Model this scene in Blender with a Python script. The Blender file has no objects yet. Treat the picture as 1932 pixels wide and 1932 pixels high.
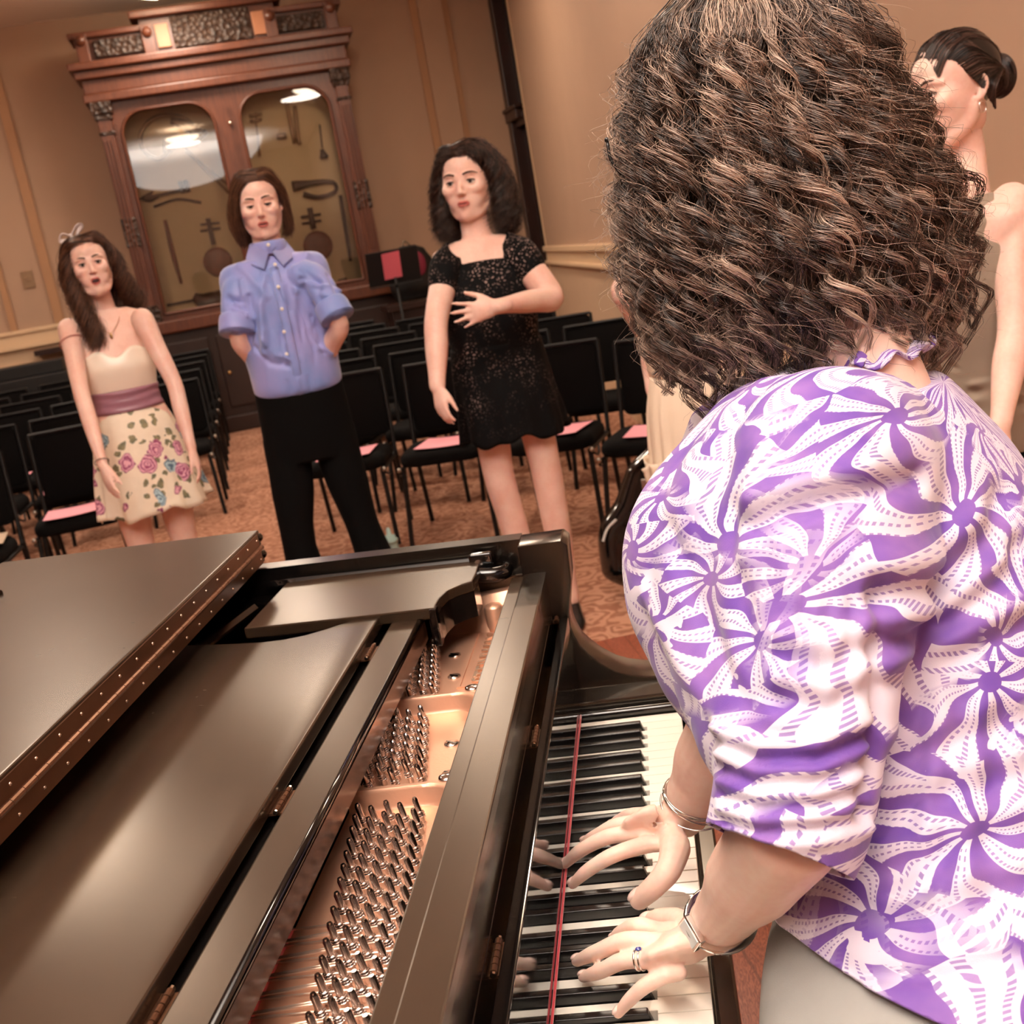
import bpy, bmesh, math, random
import numpy as np
from mathutils import Vector, Matrix, noise as mnoise

random.seed(7)
RNG = np.random.default_rng(11)
PI = math.pi
sc = bpy.context.scene
COL = sc.collection

# ------------------------------------------------------------------ camera
CP = np.array([0.1769, -1.5815, 1.4575])
YAW, PITCH, ROLL, FPX = -0.1409, 0.2355, -0.1750, 2149.7
_f = np.array([math.sin(YAW)*math.cos(PITCH), math.cos(YAW)*math.cos(PITCH), -math.sin(PITCH)])
_r = np.array([math.cos(YAW), -math.sin(YAW), 0.0])
_u = np.cross(_r, _f)
CR = _r*math.cos(ROLL)+_u*math.sin(ROLL)
CU = -_r*math.sin(ROLL)+_u*math.cos(ROLL)
CF = _f
cam_data = bpy.data.cameras.new('camera')
cam = bpy.data.objects.new('camera', cam_data)
COL.objects.link(cam)
cam.matrix_world = Matrix(((CR[0], CU[0], -CF[0], CP[0]), (CR[1], CU[1], -CF[1], CP[1]), (CR[2], CU[2], -CF[2], CP[2]), (0, 0, 0, 1)))
cam_data.sensor_width = 36
cam_data.lens = FPX/1932*36
cam_data.clip_start = 0.05
cam_data.clip_end = 60
cam_data.dof.use_dof = True
cam_data.dof.focus_distance = 1.15
cam_data.dof.aperture_fstop = 12.0
sc.camera = cam

def ray(u, v):
    return CF + CR*(u-966)/FPX - CU*(v-966)/FPX
def onz(u, v, z):
    d = ray(u, v); return CP + d*(z-CP[2])/d[2]
def ony(u, v, y):
    d = ray(u, v); return CP + d*(y-CP[1])/d[1]
def dep(u, v, d):
    return CP + ray(u, v)*d

# room axes: the hall is turned against the piano
TH = 0.337
AX = np.array([math.cos(TH), math.sin(TH), 0]); BX = np.array([-math.sin(TH), math.cos(TH), 0])
def rm(a, b, z=0.0):
    return AX*a + BX*b + np.array([0, 0, z])

# ------------------------------------------------------------------ light and exposure
sc.view_settings.view_transform = 'Standard'
sc.view_settings.look = 'None'
sc.view_settings.gamma = 1.0
sc.view_settings.use_curve_mapping = False
sc.view_settings.exposure = 0.0
world = bpy.data.worlds.new('world'); sc.world = world
world.use_nodes = True
world.node_tree.nodes['Background'].inputs[0].default_value = (1.0, 0.86, 0.76, 1)
world.node_tree.nodes['Background'].inputs[1].default_value = 0.05
def area(name, loc, power, size, color, target=None, shape='DISK', size_y=None, spread=180):
    l = bpy.data.lights.new(name, 'AREA'); l.energy = power; l.color = color
    l.shape = shape; l.size = size
    if size_y: l.size_y = size_y
    l.spread = math.radians(spread)
    o = bpy.data.objects.new(name, l); COL.objects.link(o); o.location = loc
    if target is not None:
        o.rotation_euler = (Vector(target)-Vector(loc)).to_track_quat('-Z', 'Y').to_euler()
    return o
area('ceiling_bounce_light', (0.0, -2.0, 4.15), 92, 3.0, (1.0, 0.93, 0.87), (-0.1, -0.6, 0.9))
area('flash_light', (0.05, -1.9, 2.2), 330, 0.3, (1.0, 0.94, 0.90), (-0.15, -2.2, 4.25), spread=105)
for _a, _b, _p in ((-1.9, 5.7, 42), (-0.45, 9.7, 34), (1.2, 4.2, 24), (-4.4, 8.4, 50), (0.9, 7.6, 28), (-0.7, 0.7, 26)):  # the last lamp is added to brighten the singers
    area('hall_ceiling_light', tuple(rm(_a, _b, 3.98)), _p, 0.6, (1.0, 0.86, 0.73), tuple(rm(_a, _b, 0)))

# ------------------------------------------------------------------ materials
def srgb(c):
    return tuple(((v/255)/12.92 if v/255 <= .04045 else ((v/255+.055)/1.055)**2.4) for v in c)
MATS = {}
def mat(name, color, rough=.5, metal=0.0, spec=.5, coat=0.0, coat_rough=.05, var=0.0, vscale=20, bump=0.0, bscale=60, sss=0.0, sheen=0.0, trans=0.0, emit=None, alpha=1.0, rvar=0.0):
    """procedural material: noise driven colour, roughness and bump variation"""
    if name in MATS: return MATS[name]
    m = bpy.data.materials.new(name); m.use_nodes = True
    nt = m.node_tree; b = nt.nodes['Principled BSDF']
    c = srgb(color) + (1,)
    b.inputs['Base Color'].default_value = c
    b.inputs['Roughness'].default_value = rough
    b.inputs['Metallic'].default_value = metal
    b.inputs['Specular IOR Level'].default_value = spec
    b.inputs['Coat Weight'].default_value = coat
    b.inputs['Coat Roughness'].default_value = coat_rough
    b.inputs['Transmission Weight'].default_value = trans
    b.inputs['Sheen Weight'].default_value = sheen
    b.inputs['Alpha'].default_value = alpha
    if sss:
        b.inputs['Subsurface Weight'].default_value = sss
        b.inputs['Subsurface Radius'].default_value = (.012, .005, .003)
        b.inputs['Subsurface Scale'].default_value = 1.0
    if emit:
        b.inputs['Emission Color'].default_value = srgb(emit[0]) + (1,)
        b.inputs['Emission Strength'].default_value = emit[1]
    tc = nt.nodes.new('ShaderNodeTexCoord')
    n = nt.nodes.new('ShaderNodeTexNoise'); n.inputs['Scale'].default_value = vscale; n.inputs['Detail'].default_value = 5
    nt.links.new(tc.outputs['Object'], n.inputs['Vector'])
    if var:
        mx = nt.nodes.new('ShaderNodeMix'); mx.data_type = 'RGBA'
        mx.inputs[6].default_value = tuple(min(1, v*(1-var)) for v in c[:3])+(1,)
        mx.inputs[7].default_value = tuple(min(1, v*(1+var)) for v in c[:3])+(1,)
        nt.links.new(n.outputs['Fac'], mx.inputs[0]); nt.links.new(mx.outputs[2], b.inputs['Base Color'])
    if rvar:
        mr = nt.nodes.new('ShaderNodeMapRange')
        mr.inputs['From Min'].default_value = .3; mr.inputs['From Max'].default_value = .7
        mr.inputs['To Min'].default_value = max(0, rough-rvar); mr.inputs['To Max'].default_value = rough+rvar
        nt.links.new(n.outputs['Fac'], mr.inputs['Value']); nt.links.new(mr.outputs[0], b.inputs['Roughness'])
    if bump:
        n2 = nt.nodes.new('ShaderNodeTexNoise'); n2.inputs['Scale'].default_value = bscale; n2.inputs['Detail'].default_value = 4
        nt.links.new(tc.outputs['Object'], n2.inputs['Vector'])
        bp = nt.nodes.new('ShaderNodeBump'); bp.inputs['Strength'].default_value = bump; bp.inputs['Distance'].default_value = .002
        nt.links.new(n2.outputs['Fac'], bp.inputs['Height']); nt.links.new(bp.outputs[0], b.inputs['Normal'])
    MATS[name] = m
    return m
def nodes_of(m):
    return m.node_tree, m.node_tree.nodes['Principled BSDF']
class NG:
    """short hand for wiring shader nodes"""
    def __init__(s, m): s.nt = m.node_tree
    def n(s, t, **k):
        x = s.nt.nodes.new(t)
        for a, v in k.items(): setattr(x, a, v)
        return x
    def l(s, a, b): s.nt.links.new(a, b)
    def val(s, inp, v):
        if isinstance(v, bpy.types.NodeSocket): s.l(v, inp)
        else: inp.default_value = v
    def m(s, op, a, b=0.0, c=0.0):
        x = s.n('ShaderNodeMath', operation=op); s.val(x.inputs[0], a); s.val(x.inputs[1], b)
        if len(x.inputs) > 2: s.val(x.inputs[2], c)
        return x.outputs[0]
    def mixc(s, f, a, b):
        x = s.n('ShaderNodeMix', data_type='RGBA'); s.val(x.inputs[0], f)
        for i, v in ((6, a), (7, b)):
            if isinstance(v, bpy.types.NodeSocket): s.l(v, x.inputs[i])
            else: x.inputs[i].default_value = tuple(srgb(v))+(1,)
        return x.outputs[2]
    def noise(s, vec, scale, detail=2, out='Fac'):
        x = s.n('ShaderNodeTexNoise'); x.inputs['Scale'].default_value = scale; x.inputs['Detail'].default_value = detail
        s.l(vec, x.inputs['Vector']); return x.outputs[out]
    def thr(s, v, lo, hi):
        x = s.n('ShaderNodeMapRange'); s.l(v, x.inputs['Value'])
        x.inputs['From Min'].default_value = lo; x.inputs['From Max'].default_value = hi; return x.outputs[0]

# ------------------------------------------------------------------ mesh helpers
class MB:
    def __init__(s): s.v = []; s.f = []; s.n = 0
    def add(s, v, f):
        v = np.asarray(v, float).reshape(-1, 3)
        s.v.append(v); s.f += [tuple(i+s.n for i in q) for q in f]; s.n += len(v); return s
    def box(s, x0, x1, y0, y1, z0, z1):
        return s.add([(x0,y0,z0),(x1,y0,z0),(x1,y1,z0),(x0,y1,z0),(x0,y0,z1),(x1,y0,z1),(x1,y1,z1),(x0,y1,z1)],
                     [(0,3,2,1),(4,5,6,7),(0,1,5,4),(1,2,6,5),(2,3,7,6),(3,0,4,7)])
    def obox(s, c, ex, ey, ez, hx, hy, hz):
        c, ex, ey, ez = map(np.asarray, (c, ex, ey, ez)); v = []
        for k in (-1, 1):
            for (i, j) in ((-1,-1),(1,-1),(1,1),(-1,1)): v.append(c+ex*hx*i+ey*hy*j+ez*hz*k)
        return s.add(v, [(0,3,2,1),(4,5,6,7),(0,1,5,4),(1,2,6,5),(2,3,7,6),(3,0,4,7)])
    def prism(s, poly, y0, y1, axis='y'):
        n = len(poly); v = []
        for h in (y0, y1):
            for (a, b) in poly:
                v.append({'y': (a, h, b), 'z': (a, b, h), 'x': (h, a, b)}[axis])
        f = [tuple(range(n)), tuple(range(2*n-1, n-1, -1))]
        f += [(i, i+n, (i+1) % n+n, (i+1) % n) for i in range(n)]
        return s.add(v, f)
    def loft(s, rings, cap=True):
        k = len(rings[0]); v = np.concatenate(rings); f = []
        for i in range(len(rings)-1):
            for j in range(k):
                a, b = i*k+j, i*k+(j+1) % k
                f.append((a, b, b+k, a+k))
        if cap:
            f.append(tuple(range(k-1, -1, -1))); f.append(tuple(range((len(rings)-1)*k, len(rings)*k)))
        return s.add(v, f)
    def tube(s, pts, rad, seg=12, cap=True, up=None, round_ends=False, res=0):
        """pts: centre line; rad: number, list, or list of (side, up) pairs"""
        P = np.array(pts, float)
        if np.isscalar(rad) or isinstance(rad, tuple): rad = [rad]*len(P)
        R = np.array([(q, q) if np.isscalar(q) else q for q in rad], float)
        if res:
            Pn, Rn = [], []
            Q = np.vstack([2*P[0]-P[1], P, 2*P[-1]-P[-2]])
            for i in range(len(P)-1):
                p0, p1, p2, p3 = Q[i:i+4]
                for t in np.linspace(0, 1, res, endpoint=False):
                    Pn.append(.5*(2*p1+(p2-p0)*t+(2*p0-5*p1+4*p2-p3)*t*t+(3*p1-p0-3*p2+p3)*t**3))
                    tt = t*t*(3-2*t); Rn.append(R[i]*(1-tt)+R[i+1]*tt)
            Pn.append(P[-1]); Rn.append(R[-1]); P = np.array(Pn); R = np.array(Rn)
        if round_ends:
            d0 = P[0]-P[1]; d0 /= np.linalg.norm(d0); d1 = P[-1]-P[-2]; d1 /= np.linalg.norm(d1)
            m0 = R[0].mean(); m1 = R[-1].mean(); a = [P[0]+d0*m0*math.sin(t) for t in (1.45, 1.1, .6)]
            b = [P[-1]+d1*m1*math.sin(t) for t in (.6, 1.1, 1.45)]
            ra = [R[0]*math.cos(t) for t in (1.45, 1.1, .6)]; rb = [R[-1]*math.cos(t) for t in (.6, 1.1, 1.45)]
            P = np.vstack([a, P, b]); R = np.vstack([ra, R, rb])
        T = np.gradient(P, axis=0); T /= np.linalg.norm(T, axis=1)[:, None]+1e-12
        if up is None:
            up = np.array([0, 0, 1.]) if abs(T[0][2]) < .8 else np.array([0, 1., 0])
        u = np.asarray(up, float); rings = []
        th = np.linspace(0, 2*PI, seg, endpoint=False)
        for p, t, r in zip(P, T, R):
            u = u-t*np.dot(u, t); u /= np.linalg.norm(u)+1e-12; w = np.cross(t, u)
            rings.append(p+np.outer(np.cos(th)*r[0], w)+np.outer(np.sin(th)*r[1], u))
        return s.loft(rings, cap)
    def ell(s, c, r, seg=24, rings=14, M=None):
        rr = []; th = np.linspace(0, 2*PI, seg, endpoint=False)
        for i in range(rings):
            p = -PI/2+PI*(i+.5)/rings
            q = np.stack([np.cos(th)*math.cos(p)*r[0], np.sin(th)*math.cos(p)*r[1], np.full(seg, math.sin(p)*r[2])], 1)
            if M is not None: q = q @ np.array(M).T
            rr.append(q+np.array(c))
        return s.loft(rr)
    def lathe(s, prof, c=(0, 0, 0), seg=24, M=None):
        th = np.linspace(0, 2*PI, seg, endpoint=False); rr = []
        for r, z in prof:
            q = np.stack([np.cos(th)*r, np.sin(th)*r, np.full(seg, z)], 1)
            if M is not None: q = q @ np.array(M).T
            rr.append(q+np.array(c))
        return s.loft(rr)
    def arr(s): return np.concatenate(s.v)
    def build(s, name, m, parent=None, smooth=False, bevel=0, auto=None, bseg=2, world=True):
        me = bpy.data.meshes.new(name)
        v = s.arr()
        if parent is not None and world: v = v-np.array(parent.get('_org', (0, 0, 0)))
        me.from_pydata(v.tolist(), [], s.f); me.update()
        return finish(me, name, m, parent, smooth, bevel, bseg, auto)
def finish(me, name, m, parent=None, smooth=False, bevel=0, bseg=2, auto=None):
    if m is not None: me.materials.append(m)
    if bevel or auto:
        bm = bmesh.new(); bm.from_mesh(me)
        bmesh.ops.recalc_face_normals(bm, faces=bm.faces)
        if bevel:
            es = [e for e in bm.edges if len(e.link_faces) == 2 and e.calc_face_angle(0) > .5]
            bmesh.ops.bevel(bm, geom=es, offset=bevel, segments=bseg, affect='EDGES', profile=.6, clamp_overlap=True)
        bm.to_mesh(me); bm.free(); me.update()
    if smooth:
        me.polygons.foreach_set('use_smooth', [True]*len(me.polygons))
        if auto: me.set_sharp_from_angle(angle=auto)
    o = bpy.data.objects.new(name, me); COL.objects.link(o)
    if parent is not None:
        o.parent = parent
        if '_org' in parent: o['_org'] = tuple(parent['_org'])
    return o
def thing(name, loc, label, cat, group=None, rz=0.0):
    o = bpy.data.objects.new(name, None); COL.objects.link(o)
    o.location = tuple(loc); o.rotation_euler = (0, 0, rz); o['_org'] = tuple(float(x) for x in loc)
    o.empty_display_size = .05
    return tag(o, label, cat, group)
def tag(o, label=None, cat=None, group=None, kind=None):
    if label: o['label'] = label
    if cat: o['category'] = cat
    if group: o['group'] = group
    if kind: o['kind'] = kind
    return o
def struct(o): o['kind'] = 'structure'; return o
def dup(root, loc, rz, label=None, group=None, skip=()):
    r = root.copy(); COL.objects.link(r); r.location = tuple(loc); r.rotation_euler = (0, 0, rz)
    if label: r['label'] = label
    if group: r['group'] = group
    for ch in list(root.children):
        if ch.name.split('.')[0] in skip: continue
        c = ch.copy(); COL.objects.link(c); c.parent = r
        for g in ch.children:
            d = g.copy(); COL.objects.link(d); d.parent = c
    return r
def fuse(parts, voxel, smooth=4, factor=.5):
    """unite overlapping closed shapes into one continuous skin"""
    me = bpy.data.meshes.new('fuse'); me.from_pydata(parts.arr().tolist(), [], parts.f)
    bm = bmesh.new(); bm.from_mesh(me); bmesh.ops.recalc_face_normals(bm, faces=bm.faces); bm.to_mesh(me); bm.free()
    o = bpy.data.objects.new('fuse', me); COL.objects.link(o)
    r = o.modifiers.new('r', 'REMESH'); r.mode = 'VOXEL'; r.voxel_size = voxel; r.adaptivity = 0
    if smooth:
        q = o.modifiers.new('s', 'SMOOTH'); q.iterations = smooth; q.factor = factor
    dg = bpy.context.evaluated_depsgraph_get()
    out = bpy.data.meshes.new_from_object(o.evaluated_get(dg))
    bpy.data.objects.remove(o); bpy.data.meshes.remove(me)
    return out
def getv(me):
    a = np.empty(len(me.vertices)*3); me.vertices.foreach_get('co', a); return a.reshape(-1, 3)
def setv(me, v):
    me.vertices.foreach_set('co', np.ascontiguousarray(v, dtype=float).ravel()); me.update()
def getn(me):
    a = np.empty(len(me.vertices)*3); me.vertices.foreach_get('normal', a); return a.reshape(-1, 3)
def joinmesh(ms):
    bm = bmesh.new()
    for m in ms: bm.from_mesh(m)
    out = bpy.data.meshes.new('joined'); bm.to_mesh(out); bm.free(); return out
def cut(me, keep):
    """keep only faces whose centre passes the test"""
    bm = bmesh.new(); bm.from_mesh(me)
    c = np.array([f.calc_center_median()[:] for f in bm.faces]); k = keep(c)
    bmesh.ops.delete(bm, geom=[f for f, q in zip(bm.faces, k) if not q], context='FACES')
    bm.to_mesh(me); bm.free(); return me
def slice_off(me, co, no, near=None):
    """clean planar cut: removes what lies on the side the normal points to (only within reach of near=(point, radius))"""
    bm = bmesh.new(); bm.from_mesh(me); co, no = Vector(co), Vector(no)
    if near is None: geom = bm.verts[:]+bm.edges[:]+bm.faces[:]
    else:
        p, r = Vector(near[0]), near[1]; vs = [v for v in bm.verts if (v.co-p).length < r]; s_ = set(vs)
        es = [e for e in bm.edges if e.verts[0] in s_ or e.verts[1] in s_]; fs = [f for f in bm.faces if any(v in s_ for v in f.verts)]; geom = vs+es+fs
    bmesh.ops.bisect_plane(bm, geom=geom, plane_co=co, plane_no=no, clear_outer=True)
    bm.to_mesh(me); bm.free(); return me
def seg_dist(P, a, b):
    a, b = np.asarray(a, float), np.asarray(b, float); d = b-a
    t = np.clip(((P-a)@d)/(d@d), 0, 1); return np.linalg.norm(P-(a+t[:, None]*d), axis=1)
def folds(me, lines, normals=None):
    """press cloth folds along 3D polylines: (points, width, height)"""
    v = getv(me); n = getn(me); off = np.zeros(len(v))
    for pts, w, h in lines:
        d = np.full(len(v), 9.)
        for i in range(len(pts)-1): d = np.minimum(d, seg_dist(v, pts[i], pts[i+1]))
        off += h*np.exp(-(d/w)**2)
    setv(me, v+n*off[:, None])
# ================================================================== the hall
D = 11.16; A0, A1, B0, H = -7.5, 2.9, -5.0, 4.25
M_wall = mat('wall_plaster', (178, 146, 122), .75, var=.05, vscale=2.5, bump=.15, bscale=180)
M_wall2 = mat('wainscot_plaster', (200, 170, 140), .7, var=.04, vscale=3)
M_ceil = mat('ceiling_paint', (246, 236, 224), .8, var=.02, vscale=2)
M_trim = mat('cream_trim', (222, 190, 154), .5, var=.04, vscale=4)
M_trimd = mat('tan_trim', (176, 132, 96), .6, var=.06, vscale=4)
def rbox(mb, a0, a1, b0, b1, z0, z1):
    c = rm((a0+a1)/2, (b0+b1)/2, (z0+z1)/2)
    return mb.obox(c, AX, BX, (0, 0, 1), abs(a1-a0)/2, abs(b1-b0)/2, abs(z1-z0)/2)
def rb(name, m, *boxes, parent=None, bevel=0, kind=True):
    mb = MB()
    for b in boxes: rbox(mb, *b)
    o = mb.build(name, m, parent, bevel=bevel)
    return struct(o) if kind else o
# floors: patterned carpet with a wooden platform floor under the piano
M_carpet = bpy.data.materials.new('patterned_carpet'); M_carpet.use_nodes = True
g = NG(M_carpet); b = M_carpet.node_tree.nodes['Principled BSDF']
tc = g.n('ShaderNodeTexCoord').outputs['Object']
warp = g.n('ShaderNodeVectorMath', operation='MULTIPLY_ADD'); g.l(g.noise(tc, 9, 2, 'Color'), warp.inputs[0])
warp.inputs[1].default_value = (.14, .14, .14); g.l(tc, warp.inputs[2])
vo = g.n('ShaderNodeTexVoronoi', feature='F1'); vo.inputs['Scale'].default_value = 8; g.l(warp.outputs[0], vo.inputs['Vector'])
rings = g.m('SINE', g.m('MULTIPLY', vo.outputs['Distance'], 19.0))
f = g.thr(g.m('ADD', rings, g.m('MULTIPLY', g.noise(tc, 60, 3), .9)), .1, 1.1)
base = g.mixc(f, (184, 136, 112), (138, 88, 68))
fib = g.noise(tc, 420, 2)
col = g.mixc(g.m('MULTIPLY', fib, .35), base, (196, 150, 122))
g.l(col, b.inputs['Base Color']); b.inputs['Roughness'].default_value = .95; b.inputs['Specular IOR Level'].default_value = .1
bp = g.n('ShaderNodeBump'); bp.inputs['Strength'].default_value = .5; bp.inputs['Distance'].default_value = .004
g.l(fib, bp.inputs['Height']); g.l(bp.outputs[0], b.inputs['Normal'])
M_wood = bpy.data.materials.new('red_oak_floor'); M_wood.use_nodes = True
g = NG(M_wood); b = M_wood.node_tree.nodes['Principled BSDF']
tc = g.n('ShaderNodeTexCoord').outputs['Object']
mp = g.n('ShaderNodeMapping'); mp.inputs['Scale'].default_value = (14, 1.6, 1); mp.inputs['Rotation'].default_value = (0, 0, -.25); g.l(tc, mp.inputs['Vector'])
gr = g.noise(mp.outputs[0], 9, 8); st = g.m('SINE', g.m('MULTIPLY', g.m('ADD', gr, 0), 60.0))
c1 = g.mixc(g.thr(st, -.6, .9), (122, 58, 38), (168, 92, 64))
br = g.n('ShaderNodeTexBrick'); br.inputs['Scale'].default_value = 1; br.inputs['Mortar Size'].default_value = .003
br.inputs['Brick Width'].default_value = 1.2; br.inputs['Row Height'].default_value = .075
mp2 = g.n('ShaderNodeMapping'); mp2.inputs['Rotation'].default_value = (0, 0, 1.32); g.l(tc, mp2.inputs['Vector']); g.l(mp2.outputs[0], br.inputs['Vector'])
br.inputs['Color1'].default_value = (1, 1, 1, 1); br.inputs['Color2'].default_value = (.7, .7, .7, 1); br.inputs['Mortar'].default_value = (.2, .15, .1, 1)
mm = g.n('ShaderNodeMix', data_type='RGBA', blend_type='MULTIPLY'); mm.inputs[0].default_value = .5; g.l(c1, mm.inputs[6]); g.l(br.outputs['Color'], mm.inputs[7])
g.l(mm.outputs[2], b.inputs['Base Color']); b.inputs['Roughness'].default_value = .35
# the wood reaches to the line seen past the treble corner of the piano
WB = onz(1112, 1213, 0), onz(1190, 1197, 0)
_d = WB[1]-WB[0]; _d /= np.linalg.norm(_d); _n = np.array([-_d[1], _d[0], 0])
p0 = WB[0]-_d*5; p1 = WB[0]+_d*3.2
mb = MB(); e = .03
mb.add([p0, p1, p1-_n*6, p0-_n*6, p0-[0, 0, e], p1-[0, 0, e], p1-_n*6-[0, 0, e], p0-_n*6-[0, 0, e]], [(0,3,2,1),(4,5,6,7),(0,1,5,4),(1,2,6,5),(2,3,7,6),(3,0,4,7)])
struct(tag(mb.build('floor_wood', M_wood)))
rb('floor_carpet', M_carpet, (A0-.2, A1+1.2, B0-.2, D+.2, -.08, -.004))
rb('ceiling', M_ceil, (A0-.2, A1+1.2, B0-.2, D+.2, H, H+.1))
rb('wall_back', M_wall, (A0-.2, A1+1.3, D, D+.15, 1.3, H))
rb('wall_back_dado', M_wall2, (A0-.2, A1+1.3, D, D+.15, -.08, 1.3))
rb('wall_left', M_wall, (A0-.15, A0, B0, D, -.08, H))
rb('wall_front', M_wall, (A0, A1+1.2, B0-.15, B0, -.08, H))
BE = 10.45; A1 = 2.9
RW = [(1.9, B0), (1.9, 4.0), (A1, BE)]
def rwall(name, m, o0, o1, z0, z1, bevel=0):
    """band following the right wall, o0..o1 = distance out from the plaster"""
    def off(o): return [(1.9-o, B0), (1.9-o, 4.0+.08*o), (A1-o, BE)]
    P_ = [rm(a_, b_)[:2] for a_, b_ in off(o0)]; Q_ = [rm(a_, b_)[:2] for a_, b_ in off(o1)]
    o = MB().prism([tuple(q) for q in P_]+[tuple(q) for q in Q_[::-1]], z0, z1, 'z').build(name, m, bevel=bevel)
    return struct(o)
rwall('wall_right', M_wall, 0, -.2, 1.2, H)
rwall('wall_right_dado', M_wall2, 0, -.2, -.08, 1.2)
rb('wall_right_lintel', M_wall, (A1, A1+.2, BE, D, 3.95, H))
rb('wall_hallway', M_wall, (A1+1.05, A1+1.2, BE-1.5, D, -.08, H))
# chair rails: two stepped mouldings on each wall
rb('trim_1', M_trim, (A0, -1.95, D-.045, D, 1.33, 1.37), (A0, -1.95, D-.025, D, 1.22, 1.33), (A0, -1.95, D-.05, D, 1.18, 1.22), bevel=.006)
rb('trim_2', M_trim, (1.62, A1, D-.045, D, 1.33, 1.37), (1.62, A1, D-.025, D, 1.22, 1.33), bevel=.006)
rwall('trim_3', M_trim, .05, -.001, 1.225, 1.28, .01)
rwall('trim_8', M_trim, .02, -.001, 1.13, 1.2245)
rwall('trim_9', M_trim, .05, -.001, 1.095, 1.1295, .01)
rb('trim_4', M_trimd, (-2.22, -2.13, D-.03, D, 1.37, H), (-2.66, -2.6, D-.03, D, 1.37, H))
rb('trim_5', M_trim, (-2.22, -2.16, D-.03, D, .1, 1.18), (A0, -1.95, D-.02, D, 1.0, 1.03))
rb('wall_pilaster', M_wall, (2.1, 2.36, D-.07, D, 0, H))
rb('trim_6', M_trimd, (2.36, 2.43, D-.035, D, 1.37, H), (2.02, 2.1, D-.035, D, 1.37, H))
rb('baseboard_back', M_trim, (A0, A1, D-.02, D, 0, .2))
rwall('baseboard_right', M_trim, .02, -.001, 0, .2)
rb('trim_7', M_trim, (A1-.004, A1+.204, BE, BE+.04, 0, 3.95))
# dark panelled door with transom cornice inside the opening
M_dkwood = mat('dark_walnut', (44, 22, 16), .35, var=.3, vscale=14)
mb = MB()
for q in ((A1+.10, A1+.16, BE+.05, D, 0, 3.95),): rbox(mb, *q)
o = struct(mb.build('door_1', M_dkwood))
rb('door_frame', M_dkwood, (A1-.03, A1+.12, D-.16, D-.02, 0, 3.9), (A1+.02, A1+.12, BE+.05, D, 2.55, 2.68), (A1-.05, A1+.1, D-.5, D-.02, 2.62, 2.72), (A1-.07, A1+.1, D-.55, D-.02, 2.72, 2.76), parent=o, bevel=.01, kind=False)
mb = MB()
rbox(mb, A1+.08, A1+.1, D-.62, D-.45, 2.0, 2.12)
mb.build('door_notice', mat('paper_white', (226, 214, 200), .8, var=.03), o)

# small fittings on the walls
M_plate = mat('cream_plastic', (226, 206, 184), .4, var=.03)
def wallplate(name, u, v, wa, hz, m, label, cat, onright=True, extra=None):
    d = ray(u, v); n = AX if onright else BX; dd = A1 if onright else D; ex = BX if onright else AX
    if onright:
        p_, q_ = rm(1.9, 4.0), rm(A1, BE); ex = (q_-p_)/np.linalg.norm(q_-p_); n = np.array([ex[1], -ex[0], 0]); dd = n@p_
    X = CP+d*((dd-n@CP)/(n@d))
    t = thing(name, X, label, cat)
    mb = MB().obox(X-n*.008, ex, n, (0, 0, 1), wa/2, .008, hz/2)
    mb.build('plate', m, t, bevel=.003)
    mb = MB().obox(X-n*.02, ex, n, (0, 0, 1), wa*.14, .008, hz*.12)
    mb.build('toggle' if not extra else extra, m, t, bevel=.002)
    return t
wallplate('light_switch', 999, 345, .09, .17, M_plate, 'narrow cream switch plate on the right wall beside dark doorway', 'light switch')
wallplate('alarm_pull_station', 980, 227, .12, .17, mat('alarm_red', (196, 60, 60), .4, var=.05), 'small red fire alarm station high on the right wall', 'fire alarm', extra='handle')
wallplate('wall_thermostat', 53, 527, .11, .17, mat('brass_plate_dull', (150, 120, 92), .5, .3, var=.1), 'small tan wall control plate on the left wall panel', 'thermostat', False, extra='dial')

# ceiling lamps: shallow glass bowls below each hall light, the last one added for the singers
M_bowl = mat('lamp_glass', (255, 240, 215), .4, emit=((255, 232, 205), 22.0))
M_brass = mat('aged_brass', (180, 140, 90), .3, .9, var=.1)
L0 = None
for i, (a_, b_) in enumerate(((-1.9, 5.7), (-.45, 9.7), (1.4, 4.2), (-4.4, 8.4), (.9, 7.6), (-.7, .7))):
    X = rm(a_, b_, H)
    if L0 is None:
        L0 = thing('ceiling_lamp', X, 'glowing glass bowl ceiling lamp above the left block aisle', 'ceiling lamp', 'bowl lamps on the hall ceiling')
        MB().lathe([(.001, -.24), (.12, -.235), (.24, -.2), (.3, -.15), (.29, -.15), (.2, -.19), (.001, -.215)], X, 28).build('lamp_bowl', M_bowl, L0, smooth=True)
        MB().lathe([(.012, -.24), (.012, 0), (.07, 0), (.07, .001)][::-1], X, 12).build('lamp_stem', M_brass, L0, smooth=True)
        MB().lathe([(.02, -.26), (.03, -.245), (.012, -.235)], X, 12).build('finial', M_brass, L0, smooth=True)
    else:
        dup(L0, X, 0, 'glowing glass bowl ceiling lamp ' + ('', 'nearest the display cabinet', 'over the chairs by the right wall', 'far out over the left chairs', 'over the rear rows on the right', 'added above the singers to light their faces')[i])

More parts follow.
